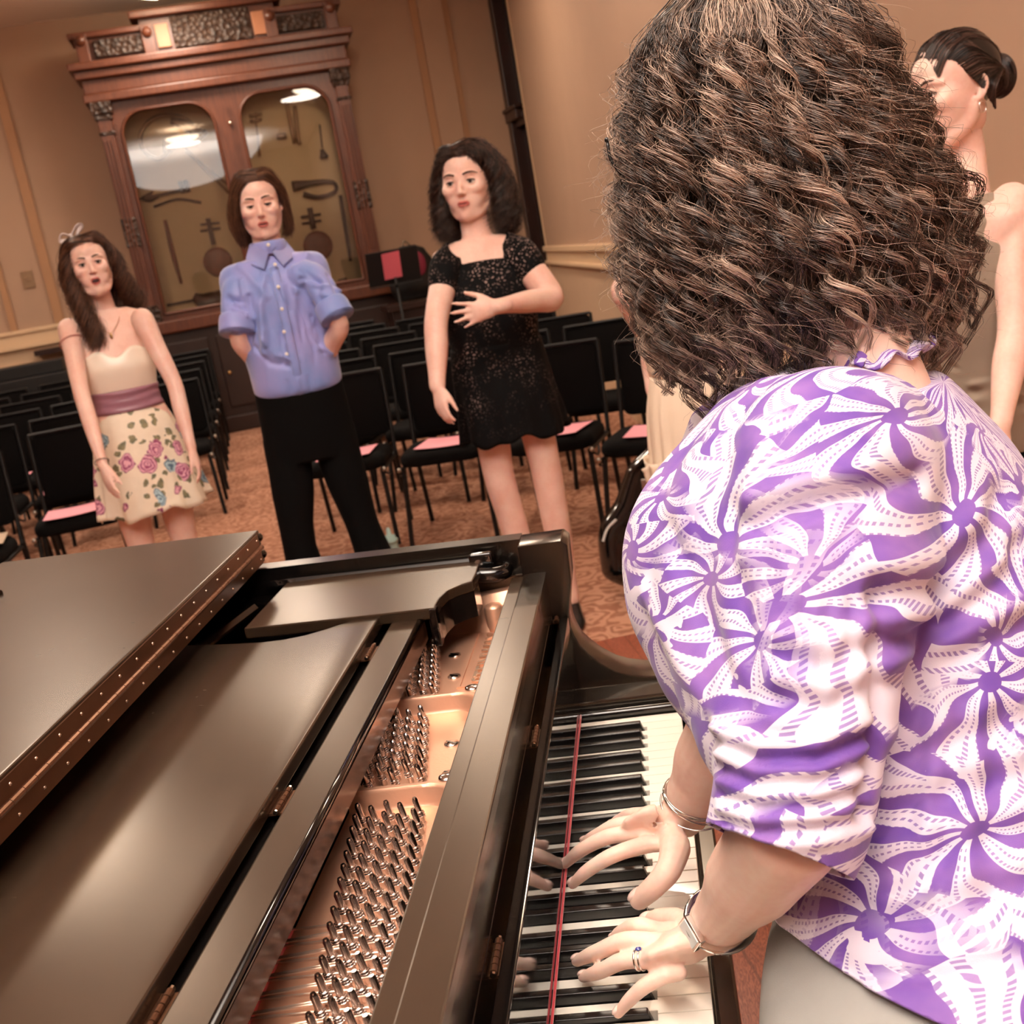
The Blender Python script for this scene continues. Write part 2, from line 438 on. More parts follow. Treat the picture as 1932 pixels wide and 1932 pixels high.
# ------------------------------------------------------------------ instrument display cabinet
M_cab = bpy.data.materials.new('carved_walnut'); M_cab.use_nodes = True
g = NG(M_cab); b = M_cab.node_tree.nodes['Principled BSDF']; tc = g.n('ShaderNodeTexCoord').outputs['Object']
mp = g.n('ShaderNodeMapping'); mp.inputs['Scale'].default_value = (6, 6, .8); g.l(tc, mp.inputs['Vector'])
g.l(g.mixc(g.noise(mp.outputs[0], 8, 6), (62, 30, 17), (116, 62, 38)), b.inputs['Base Color']); b.inputs['Roughness'].default_value = .38
M_carve = bpy.data.materials.new('carved_relief'); M_carve.use_nodes = True
g = NG(M_carve); b = M_carve.node_tree.nodes['Principled BSDF']; tc = g.n('ShaderNodeTexCoord').outputs['Object']
vv = g.n('ShaderNodeTexVoronoi'); vv.inputs['Scale'].default_value = 22; g.l(tc, vv.inputs['Vector'])
g.l(g.mixc(vv.outputs['Distance'], (70, 44, 28), (30, 18, 12)), b.inputs['Base Color']); b.inputs['Roughness'].default_value = .5
bp = g.n('ShaderNodeBump'); bp.inputs['Strength'].default_value = 1; bp.inputs['Distance'].default_value = .02
g.l(vv.outputs['Distance'], bp.inputs['Height']); g.l(bp.outputs[0], b.inputs['Normal'])
M_back = mat('display_backing', (206, 176, 136), .8, var=.06, vscale=5)
CX = -.06; F = D-.62   # cabinet centre along the wall and front plane
F0 = D-.62
# all cabinet dimensions were read off the plane b = D; scale to the front plane about the camera
def fp(a, z, b=None):
    b = F0 if b is None else b
    cb = CP@BX; ca = CP@AX; k = (b-cb)/(D-cb)
    return ca+(a-ca)*k, CP[2]+(z-CP[2])*k
cab = thing('instrument_display_cabinet', rm(*fp(CX, 0)[:1], F0, 0), 'tall carved walnut cabinet with arched glass doors full of antique instruments', 'display cabinet')
def cb_(a0, a1, z0, z1, dp=.0, th=.1, mb=None):
    """box given on the photo plane; dp = how far it stands proud of the door plane"""
    p, q = fp(a0, z0), fp(a1, z1)
    mb = mb or MB(); rbox(mb, p[0], q[0], F0-dp, F0-dp+th, p[1], q[1]); return mb
L, Rr = -1.36, 1.24
cb_(L+.02, Rr-.02, 1.05, 3.9, -.05, .02).build  # noqa
mb = MB()
aL, zb = fp(L+.06, 1.1); aR, zt = fp(Rr-.06, 4.0)
rbox(mb, aL, aL+.05, F0, D-.01, zb, zt); rbox(mb, aR-.05, aR, F0, D-.01, zb, zt); rbox(mb, aL, aR, F0, D-.01, zt-.04, zt)
mb.build('case', M_cab, cab)
mb = MB(); rbox(mb, aL+.05, aR-.05, F0+.34, F0+.37, zb, zt-.04); mb.build('backing_board', M_back, cab)
# base counter and lower cupboard
mb = cb_(L-.12, Rr+.12, 1.07, 1.2, .18, .75); mb.build('counter', M_cab, cab, bevel=.015)
M_low = mat('dark_lower_walnut', (46, 24, 16), .45, var=.3, vscale=10)
mb = MB(); p, q = fp(L-.06, 1.07), fp(Rr+.06, 1.07); rbox(mb, p[0], q[0], F0-.1, D-.01, 0, p[1]); rbox(mb, p[0]-.05, q[0]+.05, F0-.16, D-.01, 0, .16)
mb.build('lower_cupboard', M_low, cab, bevel=.01)
for s_ in range(4):
    a_ = p[0]+.08+s_*(q[0]-p[0]-.1)/4
    mb = MB(); rbox(mb, a_, a_+(q[0]-p[0])/4-.1, F0-.125, F0-.1, .25, p[1]-.1); o = mb.build('cupboard_door', M_low, cab, bevel=.012)
    mb = MB(); mb.ell(rm(a_+.06, F0-.14, .6), (.02, .02, .02), 10, 6); mb.build('knob', M_brass, o, smooth=True)
# columns with capitals
for a_ in (L+.03, Rr-.15):
    p = fp(a_, 1.2); q = fp(a_+.13, 3.42); ac = (p[0]+q[0])/2
    mb = MB(); rbox(mb, p[0], q[0], F0-.1, F0+.02, p[1], q[1])
    for k in range(3): rbox(mb, p[0]+.015+k*.032, p[0]+.032+k*.032, F0-.115, F0-.1, p[1]+.35, q[1]-.35)
    o = mb.build('column', M_cab, cab, bevel=.006)
    for (zz, hh, ww) in ((q[1]-.16, .05, .02), (q[1]-.11, .11, .035), (q[1]-.3, .03, .012), (p[1], .12, .03), (p[1]+.12, .05, .015), (p[1]+.75, .28, .012)):
        mb = MB(); rbox(mb, p[0]-ww, q[0]+ww, F0-.1-ww, F0+.02, zz, zz+hh); mb.build('capital', M_carve, o, bevel=.008)
# cornice steps
for (z0, z1, ex, pr) in ((3.42, 3.5, .05, .13), (3.5, 3.64, .03, .11), (3.64, 3.72, .08, .17), (3.72, 3.79, .12, .22)):
    cb_(L-ex, Rr+ex, z0, z1, pr, .5).build('cornice', M_cab, cab, bevel=.012)
# frieze with carved panels
cb_(L, Rr, 3.79, 4.03, .08, .5).build('frieze', M_cab, cab)
for a_, w_, z0, z1 in ((L+.16, .5, 3.83, 3.99), (-.42, .78, 3.82, 4.12), (Rr-.62, .48, 3.83, 3.99)):
    cb_(a_, a_+w_, z0, z1, .13, .04).build('carved_panel', M_carve, cab, bevel=.012)
cb_(-.72, .62, 3.79, 4.14, .10, .4).build('frieze_centre', M_cab, cab)
cb_(-.8, .7, 4.13, 4.2, .18, .45).build('pediment_cap', M_cab, cab, bevel=.014)
cb_(L-.06, -.72, 4.02, 4.08, .14, .45).build('side_cap', M_cab, cab, bevel=.012)
cb_(.62, Rr+.06, 4.02, 4.08, .14, .45).build('side_cap', M_cab, cab, bevel=.012)
for a_ in (L, -.72, .5, Rr-.12):
    mb = cb_(a_, a_+.12, 3.79, 4.06, .17, .1); p = fp(a_+.06, 3.95)
    mb.ell(rm(p[0], F0-.18, p[1]+.04), (.05, .04, .05), 12, 8); mb.build('scroll_bracket', M_cab, cab, bevel=.01)
M_light = mat('light_maple_inlay', (176, 120, 88), .5, var=.1)
for a_ in (-.58, .38): cb_(a_, a_+.13, 3.84, 4.06, .135, .04).build('inlay_block', M_light, cab, bevel=.006)
# two doors with arched openings
M_glass = bpy.data.materials.new('old_glass'); M_glass.use_nodes = True
nt = M_glass.node_tree; nt.nodes.clear(); g = NG(M_glass)
ou = g.n('ShaderNodeOutputMaterial'); tr = g.n('ShaderNodeBsdfTransparent'); gl = g.n('ShaderNodeBsdfGlossy'); gl.inputs['Roughness'].default_value = .02
tr.inputs[0].default_value = (.93, .93, .9, 1); mx = g.n('ShaderNodeMixShader'); fr = g.n('ShaderNodeFresnel'); fr.inputs[0].default_value = 1.85
g.l(fr.outputs[0], mx.inputs[0]); g.l(tr.outputs[0], mx.inputs[1]); g.l(gl.outputs[0], mx.inputs[2]); g.l(mx.outputs[0], ou.inputs[0])
for (d0, d1, g0, g1) in ((-1.23, -.07, -1.13, -.2), (-.07, 1.1, .06, 1.0)):
    (x0, z0), (x1, z1) = fp(d0, 1.2), fp(d1, 3.42)
    (h0, w0), (h1, w1) = fp(g0, 1.27), fp(g1, 3.31)
    r_ = .24; N = 10
    inner = [(h0, w0), (h1, w0)] + [(h1-r_+r_*math.cos(t), w1-r_+r_*math.sin(t)) for t in np.linspace(0, PI/2, N)] + [(h0+r_-r_*math.sin(t), w1-r_+r_*math.cos(t)) for t in np.linspace(0, PI/2, N)]
    def outer_pt(q, x0=x0, x1=x1, z0=z0, z1=z1, h0=h0, h1=h1, w0=w0, w1=w1):
        cx, cz = (h0+h1)/2, (w0+w1)/2; dx, dz = q[0]-cx, q[1]-cz
        s = min(((x1-cx) if dx > 0 else (cx-x0))/max(abs(dx), 1e-6), ((z1-cz) if dz > 0 else (cz-z0))/max(abs(dz), 1e-6)); return cx+dx*s, cz+dz*s
    pts = []
    for i in range(len(inner)):
        p_, q_ = inner[i], inner[(i+1) % len(inner)]
        m_ = 6 if math.hypot(q_[0]-p_[0], q_[1]-p_[1]) > .3 else 1
        for t in range(m_): pts.append((p_[0]+(q_[0]-p_[0])*t/m_, p_[1]+(q_[1]-p_[1])*t/m_))
    outer = [outer_pt(q) for q in pts]
    n = len(pts); V = []
    for bb, ring in ((F0-.03, outer), (F0-.03, pts), (F0+.03, pts), (F0+.03, outer)): V += [rm(a_, bb, z_) for a_, z_ in ring]
    Fc = []
    for k in range(3): Fc += [(k*n+i, k*n+(i+1) % n, (k+1)*n+(i+1) % n, (k+1)*n+i) for i in range(n)]
    Fc += [(3*n+i, 3*n+(i+1) % n, (i+1) % n, i) for i in range(n)]
    o = MB().add(V, Fc).build('door', M_cab, cab)
    mb = MB(); mb.tube([rm(a_, F0-.035, z_) for a_, z_ in pts+[pts[0]]], .016, 8, cap=False, up=BX); mb.build('moulding', M_cab, o, smooth=True)
    MB().add([rm(a_, F0, z_) for a_, z_ in pts], [tuple(range(n))]).build('glass_pane', M_glass, o)
    mb = MB()
    for k in range(3): rbox(mb, x0+.02+k*.02, x0+.028+k*.02, F0-.038, F0-.03, z0+.2, z1-.2)
    mb.build('reeding', M_cab, o)
mb = MB(); p = fp(-.07, 3.1); mb.ell(rm(p[0]+.02, F0-.06, p[1]-.05), (.02, .02, .02), 10, 6); mb.build('lock_knob', mat('silver_bright', (220, 215, 205), .2, 1.0), cab, smooth=True)

# antique instruments mounted on the backing board
M_old = mat('dark_old_wood', (62, 36, 22), .5, var=.3, vscale=20); M_oldbr = mat('tarnished_brass', (150, 116, 84), .4, .5, var=.2)
M_red = mat('worn_red_wood', (110, 52, 34), .5, var=.3)
BI = F0+.31
def ip(u, v, off=0.0):
    d = ray(u, v); t = ((BI-off)-BX@CP)/(BX@d); return CP+d*t
def inst(name, label, cat, parts):
    pts0 = ip(*parts[0][1][0]); t = thing(name, pts0, label, cat)
    for nm, ptsx, rad, m in parts:
        mb = MB(); P = [ip(*q) for q in ptsx]
        if len(P) == 1: mb.ell(P[0], (rad, .035, rad), 24, 10, M=np.array([AX, BX, (0, 0, 1)]).T)
        else: mb.tube(P, rad, 10, round_ends=False, up=BX, res=4)
        mb.build(nm, m, t, smooth=True)
    return t
inst('sousaphone_horn', 'large coiled brass horn behind the upper left glass', 'brass horn', [('coil', [(372,243),(345,222),(305,218),(276,235),(264,262),(275,288),(300,300),(322,282)], .022, M_oldbr), ('bell', [(322,228),(355,238),(382,262)], [.03, .05, .09], M_oldbr), ('crook', [(310,290),(312,262),(330,280),(345,262)], .014, M_oldbr)])
inst('slide_horn', 'long straight trombone slide hanging diagonally behind left glass', 'trombone', [('slide', [(335,262),(433,366)], .014, M_oldbr), ('slide', [(350,285),(435,352)], .014, M_oldbr), ('bow', [(433,366),(440,360),(435,352)], .014, M_oldbr)])
inst('valve_trumpet', 'dark old valve trumpet mounted low in the left glass door', 'trumpet', [('bell', [(275,368),(282,376),(300,370)], [.085, .03, .014], M_old), ('tube', [(282,372),(355,357)], .016, M_old), ('tube', [(290,390),(335,376),(380,382)], .014, M_old), ('valve', [(340,342),(346,364)], .024, M_old), ('valve', [(350,340),(356,362)], .024, M_old)])
inst('straight_flute', 'thin reddish wooden flute hanging upright at left in the case', 'flute', [('tube', [(311,415),(326,478),(342,535)], [.018, .024, .014], M_red)])
inst('round_lute', 'round bodied moon lute hanging in the left glass door', 'lute', [('body', [(411,494)], .15, M_red), ('neck', [(403,462),(392,412)], .025, M_old), ('peg', [(378,424),(414,420)], .012, M_old), ('peg', [(378,436),(416,430)], .012, M_old)])
inst('round_lute', 'second round moon lute hanging in the right glass door behind boy', 'lute', [('body', [(600,464)], .155, M_red), ('neck', [(592,432),(584,392)], .03, M_old), ('peg', [(568,410),(605,404)], .014, M_old), ('peg', [(570,422),(606,416)], .014, M_old)])
inst('bugle', 'dark looped bugle mounted in the right glass door', 'bugle', [('loop', [(552,352),(590,345),(628,344),(632,362),(600,372),(572,366)], [.055, .03, .022, .022, .024, .03], M_old)])
inst('wooden_recorder', 'thin brown wooden recorder hanging at the right side of the case', 'recorder', [('tube', [(642,368),(652,430),(661,492)], [.02, .022, .018], M_old)])
inst('upright_trumpet', 'pale brass trumpet standing upright behind the upper right glass', 'trumpet', [('tube', [(540,190),(548,230),(556,270)], .02, M_oldbr), ('tube', [(556,200),(562,255),(566,272)], .02, M_oldbr), ('mouth', [(522,258),(540,256)], .03, M_oldbr)])
inst('crossed_pipes', 'slim cross shaped pipe behind the upper right glass', 'pipe', [('stem', [(482,212),(490,295)], .012, M_oldbr), ('bar', [(470,218),(494,215)], .014, M_oldbr), ('bar', [(472,228),(494,225)], .014, M_oldbr)])
inst('small_fiddle', 'small dark fiddle hanging near the right edge of upper glass', 'fiddle', [('neck', [(603,235),(608,280)], .008, M_old), ('body', [(607,282),(612,298)], [.02, .05], M_old)])
inst('canoe_zither', 'long dark zither lying at the bottom of the case', 'zither', [('body', [(365,560),(395,570),(450,555),(470,550)], [.05, .1, .1, .06], M_old), ('neck', [(315,576),(368,566)], .014, M_old)])
inst('folk_drum', 'small dark drum sitting on the counter at the right of the case', 'drum', [('body', [(640,538),(656,534)], .06, M_old)])
# ================================================================== grand piano
def satin(name, col, rough, scr=.09):
    m = bpy.data.materials.new(name); m.use_nodes = True; g = NG(m); b = m.node_tree.nodes['Principled BSDF']
    tc = g.n('ShaderNodeTexCoord').outputs['Object']
    mp = g.n('ShaderNodeMapping'); mp.inputs['Scale'].default_value = (3, 7, 3); mp.inputs['Rotation'].default_value = (0, 0, .5); g.l(tc, mp.inputs['Vector'])
    s1 = g.noise(mp.outputs[0], 14, 6); s2 = g.noise(tc, 5, 3)
    g.l(g.mixc(s2, tuple(c*.8 for c in col), tuple(c*1.3 for c in col)), b.inputs['Base Color'])
    g.l(g.m('ADD', g.m('MULTIPLY', s1, scr*.35), g.m('ADD', g.m('MULTIPLY', s2, scr*.3), rough-scr*.4)), b.inputs['Roughness'])
    b.inputs['Specular IOR Level'].default_value = .95; b.inputs['Specular Tint'].default_value = (1.0, .84, .68, 1)
    return m
M_ebony = satin('satin_ebony', (40, 29, 21), .27)
M_gloss = mat('polished_ebony', (8, 7, 7), .07, spec=.7, rvar=.03, vscale=8)
M_blk = satin('black_lacquer', (13, 11, 10), .2, .06)
M_hinge = mat('copper_brown_hinge', (124, 88, 66), .3, .85, var=.12, vscale=30)
M_screw = mat('bright_screw', (225, 205, 185), .2, 1.0)
M_plate_m = mat('bronze_plate', (222, 172, 144), .36, .65, var=.08, vscale=12, bump=.08, bscale=300)
M_pin = mat('nickel_pin', (215, 205, 200), .16, 1.0)
M_ivory = mat('ivory_key', (255, 249, 236), .22, coat=.5, var=.015, vscale=8)
M_ebk = mat('ebony_key', (16, 14, 14), .25, var=.3)
M_felt = mat('red_felt', (190, 44, 58), .9, var=.15, vscale=200, sheen=.5)
M_string = mat('copper_wound_string', (200, 180, 166), .3, .9)
pno = thing('grand_piano', (-.5, -.6, 0), 'black satin grand piano with folded lid open over its keyboard', 'piano')
def ye(x): return .15-.085*(x-.014)          # outer treble edge
YB = -1.365
# --- case: rim outline swept as a wall
def outline(off=0.0):
    pts = [(.016, YB+off), (.016, ye(.014)-off), (-.5, ye(-.5)-off), (-.95, ye(-.9)-off)]
    cs = [(-1.2, .20), (-1.35, .02), (-1.5, -.2), (-1.7, -.36), (-1.95, -.52), (-2.1, -.72), (-2.15, -.95), (-2.1, -1.15), (-1.95, -1.3), (-1.75, YB+.01)]
    c = np.array([-1.0, -.7])
    for q in cs:
        q = np.array(q); d = (q-c)/np.linalg.norm(q-c); q = q-d*off; pts.append((q[0], max(q[1], YB+off)))
    return pts
def ring_wall(mb, o, i, z0, z1):
    n = len(o); V = [(x, y, z) for z in (z0, z1) for ring in (o, i) for x, y in ring]; F = []
    for k in range(n):
        j = (k+1) % n
        F += [(k, j, j+2*n, k+2*n), (n+k, n+k+2*n, n+j+2*n, n+j), (2*n+k, 2*n+j, 3*n+j, 3*n+k), (k, n+k, n+j, j)]
    return mb.add(V, F)
O = outline(0)[1:]; I = outline(.035)[1:]; O[0] = (-.06, ye(-.06)); I[0] = (-.06, ye(-.06)-.035)
O.append((-.06, YB)); I.append((-.06, YB+.035))
mb = MB(); n = len(O); V = [(x, y, z) for z in (.66, 1.0) for ring in (O, I) for x, y in ring]; F = []
for k in range(n-1):
    j = k+1; F += [(k, j, j+2*n, k+2*n), (n+k, n+k+2*n, n+j+2*n, n+j), (2*n+k, 2*n+j, 3*n+j, 3*n+k), (k, n+k, n+j, j)]
F += [(0, n, 3*n, 2*n), (n-1, 3*n-1, 4*n-1, 2*n-1)]
mb.add(V, F).build('rim', M_blk, pno, auto=.6)
mb = MB(); mb.prism([(x, y) for x, y in outline(.034)], .62, .66, 'z'); mb.build('bottom_board', M_blk, pno)
# soundboard level inside so nothing is hollow
mb = MB(); mb.prism([(x-.02 if i < 2 else x, y) for i, (x, y) in enumerate(outline(.036))], .78, .80, 'z'); mb.build('soundboard', mat('spruce_board', (150, 100, 60), .5, var=.15, vscale=6), pno)
# inner ledge along the treble rim
mb = MB(); mb.add([(-.62, ye(-.62)-.036, .955), (.0, ye(0)-.036, .955), (.0, ye(0)-.066, .952), (-.62, ye(-.62)-.066, .952), (-.62, ye(-.62)-.036, .70), (.0, ye(0)-.036, .70), (.0, ye(0)-.066, .70), (-.62, ye(-.62)-.066, .70)], [(0,3,2,1),(4,5,6,7),(0,1,5,4),(1,2,6,5),(2,3,7,6),(3,0,4,7)])
mb.build('inner_rim', M_blk, pno, bevel=.003)
# treble arm and bass arm with their scooped fronts
prof = [(-.06, 1.0), (.008, 1.0), (.016, .992), (.013, .935), (.006, .905), (.001, .88), (.001, .86), (.004, .845), (.010, .828), (.022, .812), (.038, .795), (.058, .780), (.078, .771), (.102, .765), (.13, .762), (.19, .76), (.2, .75), (.2, .60), (-.06, .60)]
for y0, y1 in ((.078, .149), (YB, YB+.07)):
    mb = MB().prism(prof, y0, y1); mb.build('arm', M_blk, pno, bevel=.0025, smooth=True, auto=.7)
# cheek blocks beside the keys
for s_, (y0, y1) in enumerate(((.003, .079), (YB+.069, -1.225))):
    mb = MB(); mb.box(-.03, .175, y0+(.02 if s_ == 0 else 0), y1-(.02 if s_ else 0), .66, .757)
    mb.build('key_block', M_blk, pno, bevel=.003)
    ys = y0+.011 if s_ == 0 else y1-.011
    mb = MB(); mb.box(-.03, .158, ys-.0095, ys+.0095, .70, .747); o = mb.build('key_block_rail', M_gloss, pno, bevel=.007, bseg=4, smooth=True, auto=.9)
    mb = MB(); mb.lathe([(.006, 0), (.005, .0015), (.0005, .002)], (.145, ys+(.03 if s_ == 0 else -.03), .757), 14); mb.build('screw', M_hinge, pno, smooth=True)
MB().box(-.06, .172, YB+.07, .08, .60, .66).build('key_bed', M_blk, pno)
MB().box(.153, .175, -1.225, .003, .655, .722).build('key_slip', M_blk, pno, bevel=.003)
# --- keys
WK = .0235
blacks = {}
whites = []
y = 0.0; names = []
order = 'CBAGFED'
cnt = 0
for i in range(52):
    whites.append((order[i % 7], -i*WK))
def cyoct(i0):  # y of the low edge of the octave's C whose B is white index i0
    return -(i0+7)*WK
bks = []
for k in range(0, 8):
    base = -(1+7*k)*WK-7*WK
    for nm, off in (('C', .021), ('D', .050), ('F', .0905), ('G', .1175), ('A', .1445)):
        yy = base+off
        if k < 7 or nm == 'A':
            bks.append((nm, yy, k))
bks = [q for q in bks if q[1] > -1.222+.02]
bys = sorted([q[1] for q in bks])
for nm, yt in whites:
    y1, y0 = yt-.0005, yt-WK+.0005
    t1, t0 = y1, y0
    for by in bys:
        if by-.0068 < y1 and by > (y0+y1)/2: t1 = min(t1, by-.0068)
        if by+.0068 > y0 and by <= (y0+y1)/2: t0 = max(t0, by+.0068)
    mb = MB(); poly = [(-.035, t0), (.0992, t0), (.0992, y0), (.1505, y0), (.1505, y1), (.0992, y1), (.0992, t1), (-.035, t1)]
    mb.prism(poly, .713, .735, 'z'); mb.build('white_key', M_ivory, pno, bevel=.0008, bseg=2)
for nm, yy, k in bks:
    w0, w1 = .0055, .0047; dz = -.006 if (nm == 'C' and k == 3) else 0
    mb = MB(); z0, z1 = .715+dz, .7472+dz
    mb.add([(-.03, yy-w0, z0), (.1, yy-w0, z0), (.1, yy+w0, z0), (-.03, yy+w0, z0), (-.03, yy-w1, z1), (.0905, yy-w1, z1), (.0905, yy+w1, z1), (-.03, yy+w1, z1)],
           [(0,3,2,1),(4,5,6,7),(0,1,5,4),(1,2,6,5),(2,3,7,6),(3,0,4,7)])
    mb.build('black_key', M_ebk, pno, bevel=.0013, bseg=3, smooth=True, auto=.9)
mb = MB(); ys = np.linspace(.0, -1.22, 60)
mb.tube([(.0015+.0012*math.sin(y_*9+.4)*(.5+.5*math.sin(y_*4))-.0002, y_, .7478) for y_ in ys], .0016, 8); mb.build('felt_strip', M_felt, pno, smooth=True)
# --- fallboard standing open behind the keys
mb = MB(); mb.box(-.0145, -.0002, YB+.072, .074, .7492, .879); fb = mb.build('fallboard', M_gloss, pno, bevel=.0018, bseg=3)
mb = MB(); mb.box(-.0335, -.0235, YB+.072, .064, .745, .893); mb.build('fallboard_lip', M_blk, pno, bevel=.002, bseg=2)
def butt_hinge(name, c, ln, parent, r=.0035, ax=(0, 1, 0)):
    c = np.array(c, float); a = np.array(ax, float); mb = MB(); n = 5
    for i in range(n):
        p = c+a*(-ln/2+ln*i/n+.0006); q = c+a*(-ln/2+ln*(i+1)/n-.0006); mb.tube([p, q], r, 10)
    mb.obox(c-[0, 0, r], a, np.cross((0, 0, 1), a), (0, 0, 1), ln/2, .009, .0012)
    o = mb.build(name, M_hinge, parent)
    mb = MB()
    for s_ in (-1, 1): mb.tube([c+a*s_*(ln/2), c+a*s_*(ln/2+.003)], r*.8, 8)
    mb.build('hinge_pin', M_screw, o)
    return o
for u, v in ((1051, 1160), (1014, 1385), (944, 1800)):
    P = onz(u, v, .881); butt_hinge('fallboard_hinge', (-.019, P[1], .879), .045, pno)
# --- stretcher beam
MB().box(-.077, -.024, YB+.036, .083, .80, .940).build('stretcher_core', M_blk, pno)  # blacker than the cap: the beam's shaded side put into its colour
MB().box(-.078, -.058, YB+.035, .083, .938, .951).build('stretcher_ledge', M_ebony, pno, bevel=.0015)
MB().box(-.0575, -.0225, YB+.035, -.078, .941, .957).build('stretcher', M_ebony, pno, bevel=.002)
MB().box(-.0575, -.0225, -.0775, .083, .941, .955).build('stretcher_end', M_blk, pno, bevel=.002)
# --- guide rail and bracket on the treble wall
P = [onz(514, 1079, .985), onz(700, 1057, .985), onz(905, 1036, .985)]
mb = MB(); mb.tube([(p[0], ye(p[0])-.045, .972) for p in P]+[(-.125, ye(-.12)-.045, .972)], (.006, .010), 4, up=(0, 0, 1)); mb.build('guide_rail', M_gloss, pno, bevel=.002)
mb = MB(); mb.box(-.142, -.104, .098, .122, .955, .992); mb.build('guide_stop', M_gloss, pno, bevel=.005, bseg=3, smooth=True, auto=.8)
mb = MB(); mb.tube([(-.15, .083, .965), (-.12, .08, .962), (-.10, .082, .96), (-.086, .092, .96), (-.085, .102, .962)], (.011, .012), 12, res=4, round_ends=True); mb.build('guide_foot', M_gloss, pno, smooth=True)
mb = MB(); mb.tube([(-.127, .0975, .977), (-.127, .0945, .977)], .0065, 14); mb.build('screw', M_pin, pno)
# --- music desk: treble side panel
ZP = .98
pl = [onz(541, 1099, ZP), onz(620, 1088, ZP), onz(760, 1072, ZP), onz(905, 1057, ZP), onz(899, 1080, ZP), onz(891, 1096, ZP), onz(868, 1103, ZP), onz(845, 1113, ZP), onz(830, 1127, ZP), onz(823, 1139, ZP), onz(820, 1147, ZP), onz(640, 1167, ZP), onz(460, 1186, ZP)]
mb = MB(); mb.prism([(p[0], p[1]) for p in pl], ZP-.016, ZP, 'z'); mb.build('desk_side_panel', M_ebony, pno, bevel=.002)
mb = MB(); cc = [(p[0], p[1]) for p in pl[4:11]]; ci = [(x-.012, y+.004) for x, y in cc]
mb.prism(cc+ci[::-1], ZP-.055, ZP-.0165, 'z'); mb.build('desk_side_apron', M_blk, pno)
MB().box(pl[10][0]-.008, pl[10][0]+.002, pl[10][1]-.006, pl[10][1]+.012, .925, ZP-.0005).build('desk_side_foot', M_gloss, pno, bevel=.0015)
# main desk slab with its scrolled end
ZS = .975
sl = [onz(u, v, ZS) for u, v in ((708, 1157), (700, 1156), (691, 1160), (652, 1174), (613, 1187), (575, 1198), (535, 1206), (492, 1211), (440, 1214), (380, 1216))]
sp = [(-.245, -1.12), (-.245, -.085)]+[(p[0], p[1]) for p in sl]+[(-.60, -.09), (-.66, -.07), (-.66, -1.12)]
mb = MB(); mb.prism(sp, ZS-.018, ZS, 'z'); mb.build('music_desk', M_ebony, pno, bevel=.0035, bseg=3, smooth=True, auto=.6)
# narrow shelf in front of the desk
mb = MB(); mb.box(-.2285, -.186, -1.15, -.088, .930, .965); mb.build('desk_shelf', M_ebony, pno, bevel=.002)
mb = MB(); mb.tube([(-.1875, -1.15, .962), (-.1875, -.088, .962)], .0045, 10); mb.build('shelf_nosing', M_gloss, pno, smooth=True)
MB().box(-.1858, -.184, -1.15, -.088, .930, .9575).build('shelf_fascia', mat('plate_reflection_lacquer', (70, 44, 32), .18, .3, var=.2, vscale=30), pno)  # the plate's copper reflection is put into this lacquer's colour
MB().box(-.255, -.2295, -1.15, -.09, .925, .950).build('desk_rail', M_blk, pno)
for u, v in ((690, 1225), (537, 1502), (357, 1893)):
    P = onz(u, v, .966); butt_hinge('desk_hinge', (-.2375, P[1], .962), .045, pno, .0032)
# --- cast plate
ZF = .885
mb = MB(); mb.box(-.212, -.079, YB+.04, .045, ZF-.02, ZF)
MB().box(-.62, -.2125, YB+.04, .045, ZF-.03, ZF-.012).build('shelf_shadow_sheet', M_blk, pno)  # black sheet standing in for the shadow under the desk shelf
pb = [onz(822, 1200, ZF), onz(860, 1197, ZF), onz(895, 1195, ZF), onz(930, 1192, ZF), onz(965, 1189, ZF)]
pt = [onz(822, 1187, .89), onz(836, 1162, .90), onz(858, 1145, .915), onz(897, 1128, .93), onz(960, 1113, .935)]
def grid2(mb, A, B, n=8, hump=0):
    A, B = np.array(A), np.array(B); rows = []
    for k in range(n+1):
        t = k/n; rows.append(A*(1-t)+B*t)
    m = len(A); V = np.concatenate(rows); F = [(k*m+i, k*m+i+1, (k+1)*m+i+1, (k+1)*m+i) for k in range(n) for i in range(m-1)]
    return mb.add(V, F)
pm = MB(); grid2(pm, pb, pt); pt2 = [p+np.array([0, .03, .0]) for p in pt]; grid2(pm, pt, pt2, 2); grid2(pm, pt2, [p-np.array([0, 0, .08]) for p in pt2], 1)
mb.build('cast_plate', M_plate_m, pno)
pm.build('plate_shoulder', M_plate_m, pno, smooth=True)
mb = MB(); P = onz(938, 1185, ZF); mb.lathe([(.0165, 0), (.015, .004), (.0145, .034), (.012, .038), (.0001, .039)], P, 24); mb.build('plate_boss', M_plate_m, pno, smooth=True)
